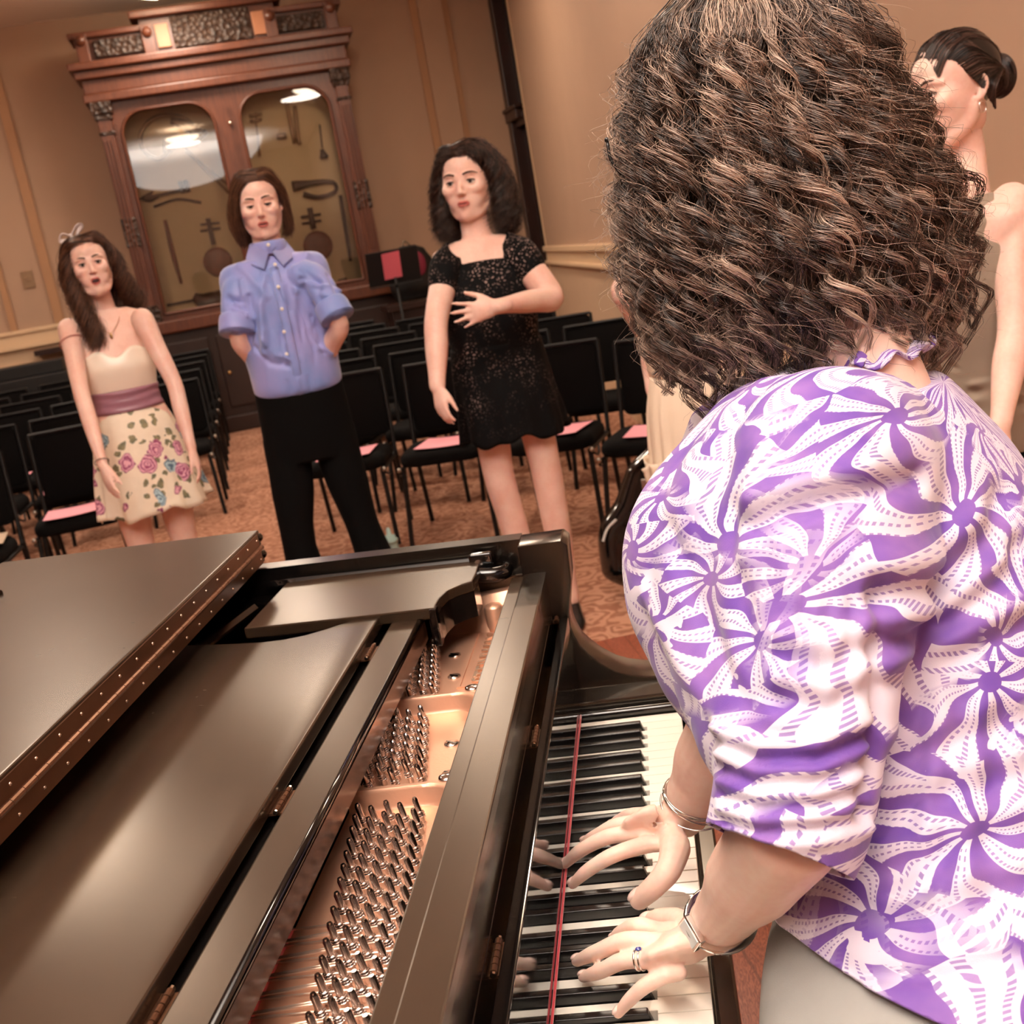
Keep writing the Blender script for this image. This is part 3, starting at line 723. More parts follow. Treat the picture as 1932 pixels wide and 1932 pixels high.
for yy, xl, xr in ((-.235, -.211, -.125), (-.478, -.211, -.12)):
    mb = MB(); pr_ = [(-.013, .0), (-.010, .004), (-.0095, .019), (-.007, .0225), (-.001, .0225), (.004, .019), (.008, .004), (.012, 0)]
    rg = []
    for k, x_ in enumerate(np.linspace(xl, xr, 12)):
        rg.append(np.array([(x_, yy+a_, ZF+c_) for a_, c_ in pr_]))
    for k, (dx, s1) in enumerate(((.01, 1.3), (.018, 1.9), (.024, 2.7))): rg.append(np.array([(xr+dx, yy+a_*s1, ZF+c_) for a_, c_ in pr_]))
    rg.append(np.array([(-.079, yy+a_*3.2, ZF+c_) for a_, c_ in pr_]))
    mb.loft(rg); o = mb.build('plate_strut', M_plate_m, pno, smooth=True, auto=.9)
    P = (xr+.02, yy+.002, ZF+.0225); mb = MB(); mb.lathe([(.010, 0), (.0095, .002), (.006, .003), (.0001, .0035)], P, 16); mb.build('screw', M_pin, o, smooth=True)
    mb = MB(); mb.box(xr+.012, xr+.028, yy+.001, yy+.003, ZF+.0250, ZF+.0262)
for u, v in ((858, 1237), (857, 1277), (852, 1403), (848, 1461)):
    P = onz(u, v, ZF); mb = MB(); mb.lathe([(.0095, 0), (.009, .0015), (.0001, .0022)], P, 20); o = mb.build('plate_screw', M_pin, pno, smooth=True)
    MB().obox(P+[0, 0, .0022], (.8, -.6, 0), (.6, .8, 0), (0, 0, 1), .008, .0012, .0004).build('slot', M_blk, o)
# raised lettering on the plate inside its frame
yS = -.165
mb = MB()
fx0, fx1 = -.138, -.08
for q in ((fx0, fx0+.004, yS-.006, .03), (fx0, -.08, yS-.01, yS-.006)): mb.box(q[0], q[1], q[2], q[3], ZF, ZF+.0022)
mb.build('plate_name_frame', M_plate_m, pno)
fc = bpy.data.curves.new('plate_lettering', 'FONT'); fc.body = 'STEINWAY'; fc.size = .052; fc.extrude = .0016; fc.bevel_depth = .0004; fc.space_character = 1.02
fo = bpy.data.objects.new('tmp_text', fc); COL.objects.link(fo); dg = bpy.context.evaluated_depsgraph_get()
tm = bpy.data.meshes.new_from_object(fo.evaluated_get(dg)); bpy.data.objects.remove(fo)
tv = getv(tm); w = tv[:, 0].max()-tv[:, 0].min(); tv[:, 0] *= .185/w
nv = np.stack([-.084-tv[:, 1], yS+tv[:, 0], ZF+.0016+tv[:, 2]], 1)-np.array([-.5, -.6, 0]); setv(tm, nv); tm.flip_normals()
finish(tm, 'plate_lettering', mat('polished_bronze', (250, 206, 176), .25, .8, var=.05), pno)
# --- tuning pins
pins = []
for (ya, yb, x0, sl_, rows, sp_) in ((-.525, -1.16, -.122, -.12, 5, .0235), (-.283, -.452, -.160, -.156, 6, .0235), (-.04, -.215, -.185, -.15, 5, .0215)):
    for rI in range(rows):
        yy = ya-(rI % 2)*.008
        while yy > yb:
            x_ = x0+(ya-yy)*(-sl_)*1.0-rI*.0155
            pins.append((x_, yy, rI)); yy -= sp_
dpin = [np.linalg.norm(np.array([p[0], p[1], .9])-CP) for p in pins]
vis = [(p[1] > -.93 and p[0] > -.24) for p in pins]
near = sorted(range(len(pins)), key=lambda i: (not vis[i], dpin[i]))
def pin_mesh(mb, x_, yy):
    t = np.array([-.16, 0, .987]); base = np.array([x_, yy, ZF]); mb.tube([base, base+t*.026, base+t*.029], [.0034, .0034, .0022], 10)
    a = np.linspace(0, 6*PI, 30)
    mb.tube([base+t*(.006+.0012*k/3)+np.array([math.cos(k)*.0044, math.sin(k)*.0044, 0]) for k in a], .0007, 4)
mbr = MB()
for c, i in enumerate(near):
    if c < 100:
        mb = MB(); pin_mesh(mb, *pins[i][:2]); mb.build('tuning_pin', M_pin, pno, smooth=True, auto=.8)
    else: pin_mesh(mbr, *pins[i][:2])
tag(mbr.build('tuning_pins', M_pin, pno, smooth=True), kind='stuff')
mb = MB()
for x_, yy, rI in pins:
    if yy > -.70: continue
    mb.tube([(x_-.004, yy+.003, ZF+.009), (-.30, yy+.004-.02*(rI % 2), ZF+.006), (-.62, yy-.03, ZF+.012)], .0006 if yy > -.7 else .0011, 5)
tag(mb.build('strings', M_string, pno), kind='stuff')
MB().box(-.33, -.2125, -1.2, -.70, ZF-.011, ZF+.0035).build('red_felt', M_felt, pno)
MB().box(-.30, -.262, -.33, -.20, .93, .94).build('felt_block', M_felt, pno)
# unseen wall added under the desk to keep the gap dark
MB().box(-.66, -.62, YB+.04, .09, .80, .955).build('dark_gap_wall', M_blk, pno)
# --- lid: main panel with the front flap folded back on it
def xh(y_, z_): # hinge line, read from the picture
    return -.462-.040*(y_+.686)-1.0*(1.06-z_)*.0
LO = [(xh(.185, 0), .187), (xh(YB-.012, 0), YB-.012)]
def lid_poly(x_back, off):
    c = [(-.98, .232), (-1.23, .215), (-1.37, .03), (-1.52, -.19), (-1.72, -.35), (-1.97, -.51), (-2.12, -.71), (-2.17, -.95), (-2.12, -1.16), (-1.96, -1.31), (-1.75, YB-.012)]
    return [LO[1], LO[0]]+c
mb = MB(); mb.prism(lid_poly(0, 0), 1.006, 1.030, 'z'); lid = mb.build('lid', M_ebony, pno, bevel=.003, bseg=3)
fl = [LO[1], LO[0], (-.98, .226), (-1.0, YB-.012)]
mb = MB(); mb.prism(fl, 1.0345, 1.060, 'z'); flap = mb.build('lid_flap', M_ebony, pno, bevel=.003, bseg=3)
hd = np.array([LO[0][0]-LO[1][0], LO[0][1]-LO[1][1], 0]); hl = np.linalg.norm(hd); hd /= hl; hn = np.array([hd[1], -hd[0], 0])
if hn[0] < 0: hn = -hn
h0 = np.array([LO[1][0], LO[1][1], 0])
for nm, zc, par in (('hinge_leaf', 1.0455, flap), ('hinge_leaf', 1.018, lid)):
    c = h0+hd*(hl/2-.006)+hn*.0008+[0, 0, zc]
    o = MB().obox(c, hd, hn, (0, 0, 1), hl/2-.012, .0012, .0105).build(nm, M_hinge, pno)
    s_ = .03
    while s_ < hl-.02:
        p = h0+hd*s_+hn*.0018+[0, 0, zc+(.002 if zc > 1.03 else -.002)]
        mb = MB(); mb.ell(p, (.0022, .0022, .0022), 8, 5); s_ += .052; mb.build('hinge_screw', M_screw, o, smooth=True)
mb = MB(); s_ = .01
while s_ < hl-.02:
    mb.tube([h0+hd*s_+hn*.003+[0, 0, 1.0325], h0+hd*(s_+.0235)+hn*.003+[0, 0, 1.0325]], .0042, 10); s_ += .0245
mb.build('hinge_barrel', M_hinge, pno, smooth=True, auto=.6)
# routed edges at the treble end of the lid and flap
for z_ in (1.018, 1.047):
    p = np.array([LO[0][0], LO[0][1], z_]); mb = MB(); mb.tube([p+[-.004, .0, 0], p+[-.2, .017, 0], p+[-.5, .044, 0]], .0085, 12, round_ends=True); mb.build('lid_edge_moulding', M_blk, pno, smooth=True)
P = onz(2, 1120, 1.062); mb = MB(); mb.tube([P, P-[.03, 0, 0]], .006, 10); mb.build('lid_bumper', M_blk, pno)
# rim top cap seen at the treble side
# --- dampers glimpsed past the desk end, prop stick lying in the case
mb = MB()
for k in range(16):
    x_ = -.60+k*.016; mb.box(x_, x_+.011, -.075-.004*k, -.035, .905, .93)
tag(mb.build('dampers', M_gloss, pno, bevel=.001), kind='stuff')
mb = MB(); mb.tube([(-.50, .10, .955), (-.56, .02, .93), (-.60, -.06, .91)], (.012, .008), 6); mb.build('prop_stick', M_blk, pno)
# legs, lyre
for x_, y_ in ((.02, -.06), (.02, -1.16), (-1.8, -.95)):
    mb = MB()
    mb.loft([np.array([(x_+sx*w, y_+sy*w, z_) for sx, sy in ((-1, -1), (1, -1), (1, 1), (-1, 1))]) for w, z_ in ((.06, .62), (.06, .52), (.045, .5), (.035, .12), (.04, .10), (.04, .07))])
    mb.build('leg', M_blk, pno, bevel=.004)
    mb = MB(); mb.lathe([(.022, -.008), (.026, 0), (.022, .008)], (x_, y_, .026), 16, M=[(1, 0, 0), (0, 0, 1), (0, 1, 0)]); mb.tube([(x_, y_, .026), (x_, y_, .075)], .012, 10); mb.build('caster', M_hinge, pno, smooth=True)
mb = MB(); mb.box(-.16, -.13, -.74, -.71, .12, .62); mb.box(-.16, -.13, -.53, -.50, .12, .62); mb.box(-.18, -.1, -.77, -.47, .06, .13); mb.build('pedal_lyre', M_blk, pno, bevel=.004)
for y_ in (-.70, -.62, -.54):
    mb = MB(); mb.tube([(-.14, y_, .075), (-.05, y_, .07), (.0, y_, .06)], (.012, .005), 10, round_ends=True); mb.build('pedal', M_brass, pno, smooth=True)
# ================================================================== audience chairs
M_fab = mat('black_chair_fabric', (13, 11, 11), .9, spec=.12, var=.25, vscale=120, bump=.3, bscale=500)
M_tubem = mat('black_chair_tube', (11, 11, 12), .42, spec=.35)
M_silver = mat('worn_steel', (170, 160, 150), .35, .9)
M_pink = mat('pink_paper', (255, 172, 186), .8, var=.02, vscale=5)
def rounded(w, d, r, n=6, flat_back=False):
    P_ = []
    for cx, cy, a0 in ((w-r, -d+r, -PI/2), (w-r, d-r, 0), (-w+r, d-r, PI/2), (-w+r, -d+r, PI)):
        for t in np.linspace(0, PI/2, n): P_.append((cx+r*math.cos(a0+t), cy+r*math.sin(a0+t)))
    return P_
def make_chair(loc, rz, label, group):
    t = thing('banquet_chair', loc, label, 'chair', group, rz)
    def B(mb, nm, m, **k): return mb.build(nm, m, t, world=False, **k)
    mb = MB(); o_ = rounded(.225, .22, .09, 7)
    rg = []
    for s_, z_ in ((.90, .405), (.97, .412), (1.0, .43), (.985, .455), (.92, .474), (.75, .482), (.4, .486)): rg.append(np.array([(x*s_, y*s_, z_) for x, y in o_]))
    mb.loft(rg); B(mb, 'seat', M_fab, smooth=True)
    mb = MB(); rg = []
    bo = rounded(.215, .175, .04, 5)
    for s_, yy in ((.94, .005), (1.0, .012), (1.0, .035), (.93, .046)): rg.append(np.array([(x*s_, .235+yy+.12*(z_*s_+.685-.45), z_*s_+.69) for x, z_ in bo]))
    mb.loft(rg); B(mb, 'backrest', M_fab, smooth=True, auto=.9)
    for sx in (-1, 1):
        mb = MB(); mb.tube([(sx*.205, -.175, .40), (sx*.225, -.235, .0)], .0125, 10); B(mb, 'leg', M_tubem, smooth=True, auto=.9)
        mb = MB(); mb.tube([(sx*.225, .215, .42), (sx*.225, .30, .0)], .0125, 10); B(mb, 'leg', M_tubem, smooth=True, auto=.9)
        mb = MB(); mb.tube([(sx*.225, .215, .40), (sx*.225, .245, .55), (sx*.222, .29, .87)], .011, 10); B(mb, 'back_post', M_tubem, smooth=True, auto=.9)
        mb = MB(); mb.tube([(sx*.21, -.20, .40), (sx*.222, .22, .40)], .011, 8); mb.tube([(sx*.21, -.19, .398), (sx*.228, -.19, .38), (sx*.232, -.12, .36), (sx*.225, -.06, .39)], .006, 6, res=4); B(mb, 'side_rail', M_tubem, smooth=True, auto=.9)
        mb = MB(); mb.ell((sx*.222, -.205, .402), (.013, .013, .013), 10, 6); B(mb, 'rail_cap', M_silver, smooth=True)
    mb = MB(); mb.tube([(-.222, .29, .87), (.222, .29, .87)], .010, 8); B(mb, 'cross_bar', M_tubem, smooth=True, auto=.9)
    mb = MB(); mb.tube([(-.225, .225, .40), (.225, .225, .40)], .010, 8); B(mb, 'cross_bar', M_tubem, smooth=True, auto=.9)
    return t
chair0 = None; used = 0
def chair(a, b_, rot, label, group):
    """a, b: seat centre in room axes; rot: turn of the row"""
    global chair0
    X = rm(a, b_, 0.0); rz = TH+rot
    if chair0 is None:
        chair0 = make_chair(X, rz, label, group); return chair0
    return dup(chair0, X, rz, label, group)
paper0 = None
def program(a, b_, rot, label, w=.145, l=.135, z=.488, u=0):
    global paper0
    X = rm(a, b_, z)
    if paper0 is None:
        paper0 = thing('pink_program', X, label, 'paper', 'pink programs on the chairs', TH+rot)
        mb = MB(); V = []; nx = 8
        for j in range(3):
            for i in range(nx+1):
                x = -w+2*w*i/nx; V.append((x, -l+l*j, .0015+.006*(x/w)**2))
        F = [(j*(nx+1)+i, j*(nx+1)+i+1, (j+1)*(nx+1)+i+1, (j+1)*(nx+1)+i) for j in range(2) for i in range(nx)]
        mb.add(V, F); mb.add(np.array(V)-[0, 0, .0012], [f[::-1] for f in F]); o = mb.build('sheet', M_pink, paper0, world=False)
        return paper0
    return dup(paper0, X, TH+rot, label, 'pink programs on the chairs')
ordn = ['front', 'second', 'third', 'fourth', 'fifth', 'sixth', 'seventh']
cnt_w = ['first', 'second', 'third', 'fourth', 'fifth', 'sixth', 'seventh', 'eighth']
# left block, counted from the aisle outwards
LP = {(0, 1), (3, 2), (3, 1), (4, 0), (5, 1), (5, 2), (6, 0), (4, 3), (2, 2), (1, 1), (6, 3)}
for k in range(7):
    for c in range(6 if k < 5 else 5):
        if k == 0 and c in (0, 4, 5): continue
        if k == 1 and c == 0: continue
        if k == 6 and c >= 1: continue
        if k == 5 and c >= 4: continue
        a_ = -.97-c*.53; bb = 4.52+.92*k
        if k == 0 and c == 1: a_, bb = -1.36, 4.56
        if k == 0 and c == 2: a_, bb = -1.86, 4.08
        if k == 0 and c == 3: a_, bb = -2.42, 4.2
        rot = random.uniform(-.04, .04)
        lab = {(0, 1): 'black padded chair behind girl in floral dress, pink program on seat', (0, 2): 'nearest black chair at far left with papers on its seat',
               (0, 3): 'black padded front row chair further left than the one holding papers'}.get((k, c), f'black padded chair in left block, {ordn[k]} row, {cnt_w[c]} from the aisle')
        chair(a_, bb, rot, lab, 'black audience chairs left of the aisle')
        if (k, c) in LP: program(a_+random.uniform(-.03, .03), bb-.08, rot+random.uniform(-.2, .2), 'pink program on the left front chair behind the floral dress' if (k, c) == (0, 1) else f'pink program on left block chair, {ordn[k]} row, {cnt_w[c]} from aisle')
# right block, rows slanting towards the piano
RPp = {(0, 0), (0, 1), (0, 2), (0, 3), (1, 2), (2, 3), (2, 4), (3, 1), (3, 4), (4, 2), (5, 2), (6, 1), (1, 4), (4, 1), (5, 4)}
SL = .46
FR = {0: (.02, 4.55), 1: (.52, 4.27), 2: (1.02, 3.93), 3: (1.36, 3.40)}
flab = {0: 'black padded front row chair just right of boy in blue shirt', 1: 'black padded chair standing left behind the woman in black lace', 2: 'black padded chair seen right of the black lace dress', 3: 'black padded front chair beside the cream skirt'}
for k in range(7):
    for c in range(5):
        if k == 0 and c == 4: continue
        if k >= 5 and c >= 3: continue
        if k == 6 and c >= 2: continue
        if k == 0: a_, bb = FR[c]; rr = -(.25, .38, .5, .62)[c]
        else:
            a_ = .06+c*.50; bb = 4.5+.92*k-SL*c*.50; rr = -.40
            if a_ > 1.62+.11*(bb-4) or bb > D-1.35: continue
        rr += random.uniform(-.03, .03)
        chair(a_, bb, rr, flab[c] if k == 0 else f'black padded chair in right block, {ordn[k]} row, {cnt_w[c]} from the aisle', 'black audience chairs right of the aisle')
        if (k, c) in RPp: program(a_, bb-.06, rr+random.uniform(-.15, .15), ('pink program on the chair by ' + ['the blue shirted boy', 'the left of the lace dress', 'the right of the lace dress', 'the cream skirt'][c]) if k == 0 else f'pink program on right block chair, {ordn[k]} row, {cnt_w[c]} from aisle')
# ================================================================== people: shared builders
def skin_mat(name, base, red):
    m = bpy.data.materials.new(name); m.use_nodes = True; g = NG(m); b = m.node_tree.nodes['Principled BSDF']
    tc = g.n('ShaderNodeTexCoord').outputs['Object']
    f = g.m('ADD', g.m('MULTIPLY', g.noise(tc, 14, 3), .7), g.m('MULTIPLY', g.noise(tc, 130, 3), .3))
    g.l(g.mixc(g.thr(f, .35, .68), base, red), b.inputs['Base Color'])
    b.inputs['Roughness'].default_value = .45; b.inputs['Specular IOR Level'].default_value = .45
    b.inputs['Subsurface Weight'].default_value = .18; b.inputs['Subsurface Radius'].default_value = (.012, .005, .003); b.inputs['Subsurface Scale'].default_value = .6
    bp = g.n('ShaderNodeBump'); bp.inputs['Strength'].default_value = .12; bp.inputs['Distance'].default_value = .0008
    g.l(g.noise(tc, 700, 2), bp.inputs['Height']); g.l(bp.outputs[0], b.inputs['Normal'])
    return m
M_skin = skin_mat('fair_skin', (242, 208, 194), (232, 184, 168))
M_skin2 = skin_mat('pianist_skin', (244, 214, 198), (236, 192, 176))
M_lip = mat('lips_rose', (196, 106, 98), .4, var=.1)
M_mouth = mat('mouth_inside', (60, 18, 18), .5, var=.2)
M_white = mat('eye_white', (230, 222, 216), .25, var=.03)
M_iris = mat('dark_iris', (48, 36, 30), .15, var=.3)
M_brow = mat('brow_hair', (70, 46, 34), .7, var=.3)
M_teeth = mat('teeth_white', (236, 226, 212), .3, var=.02)
def hair_mat(name, dark, mid, light, rough=.38):
    m = bpy.data.materials.new(name); m.use_nodes = True; g = NG(m); b = m.node_tree.nodes['Principled BSDF']
    at = g.n('ShaderNodeAttribute', attribute_name='tint'); rp = g.n('ShaderNodeValToRGB')
    rp.color_ramp.elements[0].color = srgb(dark)+(1,); rp.color_ramp.elements[1].color = srgb(light)+(1,)
    e = rp.color_ramp.elements.new(.5); e.color = srgb(mid)+(1,)
    tc = g.n('ShaderNodeTexCoord').outputs['Object']
    g.l(g.m('ADD', at.outputs['Fac'], g.m('MULTIPLY', g.m('SUBTRACT', g.noise(tc, 40, 2), .5), .35)), rp.inputs[0])
    g.l(rp.outputs[0], b.inputs['Base Color']); b.inputs['Roughness'].default_value = rough; b.inputs['Specular IOR Level'].default_value = .55
    return m
def strands(name, P, rad, m, parent, tint=None, seg=3, taper=.35):
    """P: strands x points x 3 world positions; each strand becomes a thin tapering tube of one mesh"""
    P = np.asarray(P, float); S, K, _ = P.shape
    T = np.gradient(P, axis=1); T /= np.linalg.norm(T, axis=2, keepdims=True)+1e-12
    ref = np.array([.31, .77, .55]); U = np.cross(T, ref); U /= np.linalg.norm(U, axis=2, keepdims=True)+1e-9; W = np.cross(T, U)
    rr = rad*(1-(1-taper)*np.linspace(0, 1, K)**2)
    V = np.empty((S, K, seg, 3))
    for j in range(seg):
        a = 2*PI*j/seg; V[:, :, j] = P+(U*math.cos(a)+W*math.sin(a))*rr[None, :, None]
    V = V.reshape(-1, 3)-np.array(parent.get('_org', (0, 0, 0)))
    s_ = np.arange(S)[:, None, None]*K*seg; k_ = np.arange(K-1)[None, :, None]*seg; j_ = np.arange(seg)[None, None, :]; jn = (j_+1) % seg
    q = np.stack([s_+k_+j_, s_+k_+jn, s_+k_+seg+jn, s_+k_+seg+j_], -1).reshape(-1, 4)
    me = bpy.data.meshes.new(name); nf = len(q)
    me.vertices.add(len(V)); me.vertices.foreach_set('co', V.ravel())
    me.loops.add(nf*4); me.loops.foreach_set('vertex_index', q.ravel().astype(np.int32))
    me.polygons.add(nf); me.polygons.foreach_set('loop_start', np.arange(0, nf*4, 4, dtype=np.int32))
    me.polygons.foreach_set('use_smooth', np.ones(nf, bool)); me.update(calc_edges=True)
    if tint is None: tint = RNG.random(S)
    at = me.attributes.new('tint', 'FLOAT', 'POINT'); at.data.foreach_set('value', np.repeat(tint, K*seg).astype(np.float32))
    me.materials.append(m); o = bpy.data.objects.new(name, me); COL.objects.link(o); o.parent = parent; o['_org'] = tuple(parent.get('_org', (0, 0, 0)))
    return o
from mathutils.bvhtree import BVHTree
def caster(me):
    bm_ = bmesh.new(); bm_.from_mesh(me); bv = BVHTree.FromBMesh(bm_)
    def f(u, v):
        h_ = bv.ray_cast(Vector(CP), Vector(ray(u, v)).normalized()); return None if h_[0] is None else np.array(h_[0])
    return f
def unit(v): v = np.asarray(v, float); return v/(np.linalg.norm(v)+1e-12)
def catmull(P, n):
    P = np.asarray(P, float); Q = np.vstack([2*P[0]-P[1], P, 2*P[-1]-P[-2]]); out = []
    for t in np.linspace(0, len(P)-1-1e-9, n):
        i = int(t); f = t-i; p0, p1, p2, p3 = Q[i:i+4]
        out.append(.5*(2*p1+(p2-p0)*f+(2*p0-5*p1+4*p2-p3)*f*f+(3*p1-p0-3*p2+p3)*f**3))
    return np.array(out)
def guided(M, o, guides, n, K=22, jit=.006, curl=0.0, waves=3.0, seed=1, mirror=False):
    """strands blended between neighbouring guide curves given in head space"""
    r = np.random.default_rng(seed); G = [catmull(g_, K) for g_ in guides]
    G = np.array(G); out = []
    t = np.linspace(0, 1, K)
    for _ in range(n):
        x = r.random()*(len(G)-1); i = int(x); f = x-i; c = G[i]*(1-f)+G[min(i+1, len(G)-1)]*f
        off = r.normal(0, 1, 3)*jit; c = c+off*(.35+t[:, None]*.9)
        if curl:
            ph = x*5+r.normal(0, .5); w = waves*(1+.1*r.normal()); a = curl*np.minimum(1, t*2.2)
            c = c+np.stack([np.sin(t*w*2*PI+ph)*a, np.cos(t*w*2*PI+ph)*a*.8, np.sin(t*w*2*PI+ph+1)*a*.3], 1)
        out.append(c)
    return np.array(out) @ M.T + o
def S(x, y, h=0.0):
    """point on the scalp in head space, h above it"""
    q = 1-(x/.0765)**2-((y-.0125)/.0965)**2; z = .037+.0875*math.sqrt(max(q, .0)); p = np.array([x, y, z]); c = np.array([0, .012, .036])
    return tuple(p+unit(p-c)*h)
def frame(fwd, up=(0, 0, 1)):
    y = -unit(fwd); z = unit(np.asarray(up, float)-y*np.dot(up, y)); x = np.cross(y, z); return np.stack([x, y, z], 1)
def head_mesh(c, M, s=1.0, slim=1.0, mouth=.6, voxel=.0024, ears=True, nose=1.0):
    """one continuous head: skull, jaw, cheeks, nose, brow and ears, with eye sockets and open mouth pressed in"""
    mb = MB()
    def E(p, r): mb.ell(p, r, 22, 14)
    jd = .006*mouth
    E((0, .012, .036), (.074, .093, .084)); E((0, -.024, .006), (.066*slim, .060, .074)); E((0, -.030, -.045), (.050*slim, .050, .052))
    E((0, -.050, -.086-jd), (.024, .026, .024)); E((0, -.036, -.068), (.042*slim, .040, .034)); E((0, -.026, .048), (.052, .056, .042))
    for sx in (-1, 1):
        mb.tube([(sx*.055*slim, .012, -.026), (sx*.044*slim, -.006, -.062), (sx*.026, -.040, -.084-jd), (0, -.048, -.090-jd)], [.021, .021, .019, .018], 12, res=3)
        E((sx*.038*slim, -.050, -.012), (.028, .028, .026)); E((sx*.030*slim, -.040, -.044), (.024, .030, .034)); E((sx*.044*slim, -.022, -.01), (.024, .042, .05))
    E((0, .02, -.05), (.05, .05, .05))
    base = fuse(mb, .003, 34, .5)
    bv = getv(base); ct = bv.mean(0); bv = ct+(bv-ct)*1.035
    mb = MB(); mb.add(bv, [tuple(p.vertices) for p in base.polygons])
    for sx in (-1, 1):
        mb.tube([(sx*.010, -.0775, .026), (sx*.032, -.0735, .030), (sx*.052, -.055, .024)], [.0075, .0085, .0075], 10, res=3)
        E((sx*.0088, -.0875, -.028), (.0068, .0085, .006))
        if ears:
            mb.tube([(sx*.066, .012, .018), (sx*.075, .018, .020), (sx*.077, .022, .005), (sx*.074, .014, -.016), (sx*.068, .006, -.024)], [(.007, .010), (.0055, .011), (.005, .012), (.0055, .009), (.006, .007)], 10, res=3)
    mb.tube([(0, -.075, .020), (0, -.084, .0), (0, -.095*nose, -.020), (0, -.093*nose, -.028)], [.0062, .0072, .0088, .0084], 12, res=4)
    E((0, -.074, -.048), (.020, .012, .012)); E((0, -.071, -.067-.006*mouth), (.015, .010, .009))
    me = fuse(mb, voxel, 7, .5)
    v = getv(me)
    def press(p, w, d, axis=1):
        q = (v-np.array(p))/np.array(w); g_ = np.exp(-(q**2).sum(1)); v[:, axis] += d*g_
    for sx in (-1, 1):
        press((sx*.031*slim, -.080, .006), (.0165, .03, .0115), .0115)
        press((sx*.0095, -.094, -.033), (.004, .012, .003), .004)
        if ears: press((sx*.084, .018, .002), (.012, .008, .012), -sx*.005, 0)
    press((0, -.09, -.056-.004*mouth), (.0145-.003*mouth, .03, .0045+.0065*mouth), .010)
    press((0, -.095, -.0395), (.004, .02, .006), .0022)
    v = (v*s) @ M.T+c
    setv(me, v); return me
def face_parts(root, c, M, s=1.0, slim=1.0, mouth=.6, open_eye=1.0, look=(0, 0), brow=M_brow, lip=M_lip, eyeshadow=None):
    T = lambda p: (np.asarray(p, float)*s) @ M.T+c
    for sx in (-1, 1):
        e = np.array([sx*.031*slim, -.0655, .0055]); mb = MB(); mb.ell(T(e), (.0118*s, .0118*s, .0118*s), 18, 12); ey = mb.build('eye', M_white, root, smooth=True)
        d = unit((look[0]*.35+0, -1, look[1]*.35)); p = e+d*.0085
        mb = MB(); mb.ell(T(p-d*.0010), (.0068*s, .0068*s, .0068*s), 14, 10); mb.build('iris', M_iris, ey, smooth=True)
        # upper lid with lash line, lower lid
        up = [e+np.array([.0150*math.sin(a), -.0122*math.cos(a)*1.0-.0012, .0070*open_eye*math.cos(a)-.001]) for a in np.linspace(-1.2, 1.2, 9)]
        lo = [e+np.array([.0145*math.sin(a), -.0120*math.cos(a), -.0048*math.cos(a)-.0005]) for a in np.linspace(-1.2, 1.2, 9)]
        mb = MB(); mb.tube([T(q) for q in up], [k*s for k in (.0008, .0016, .0020, .0022, .0023, .0022, .0020, .0016, .0008)], 6); mb.build('eyelashes', M_iris, ey, smooth=True)
        lid = [e+np.array([.0150*math.sin(a), -.0108*math.cos(a), (.0070*open_eye+.0036)*math.cos(a)]) for a in np.linspace(-1.25, 1.25, 9)]
        mb = MB(); mb.tube([T(q) for q in lid], [k*s for k in (.0012, .0024, .003, .0034, .0035, .0034, .003, .0024, .0012)], 8); mb.tube([T(q-[0, 0, .001]) for q in lo], .0016*s, 6); mb.build('eyelid', root['_skin'] and MATS_SKIN[root['_skin']], ey, smooth=True)
        b = [np.array([sx*x*slim, y, z]) for x, y, z in ((.013, -.0835, .0285), (.027, -.0835, .0325), (.041, -.076, .0325), (.053, -.063, .0275))]
        mb = MB(); mb.tube([T(q) for q in b], [(.0018*s, .0028*s), (.0018*s, .0033*s), (.0016*s, .0026*s), (.0009*s, .0012*s)], 8, res=4); mb.build('eyebrow', brow, root, smooth=True)
    z0 = -.056-.004*mouth; h = .0035+.0085*mouth; w = .0185-.0035*mouth
    ringp = []
    for a in np.linspace(0, 2*PI, 28, endpoint=False):
        x = w*math.cos(a); zz = z0+h*math.sin(a)*(1 if math.sin(a) < 0 else .9); y = -.0845+.45*x*x/.02+(.004 if math.sin(a) < -.2 else 0)*mouth
        if math.sin(a) > 0: zz -= .0015*math.exp(-(x/.004)**2)
        ringp.append((x, y, zz))
    mb = MB(); mb.tube([T(q) for q in ringp+[ringp[0]]], [(.0032*s*(1 if abs(math.cos(a)) < .8 else .6), .0040*s) for a in np.linspace(0, 2*PI, 29)], 8, cap=False, up=-M[:, 1]); mb.build('lips', lip, root, smooth=True)
    mb = MB(); mb.ell(T((0, -.0765, z0)), (w*.98*s, .008*s, h*.95*s), 18, 10, M=M); mo = mb.build('mouth', M_mouth, root, smooth=True)
    if mouth > .4:
        mb = MB(); mb.ell(T((0, -.0805, z0+h*.72)), (w*.62*s, .004*s, .0026*s), 14, 6, M=M); mb.build('teeth', M_teeth, mo, smooth=True)
MATS_SKIN = {'a': M_skin, 'b': M_skin2}
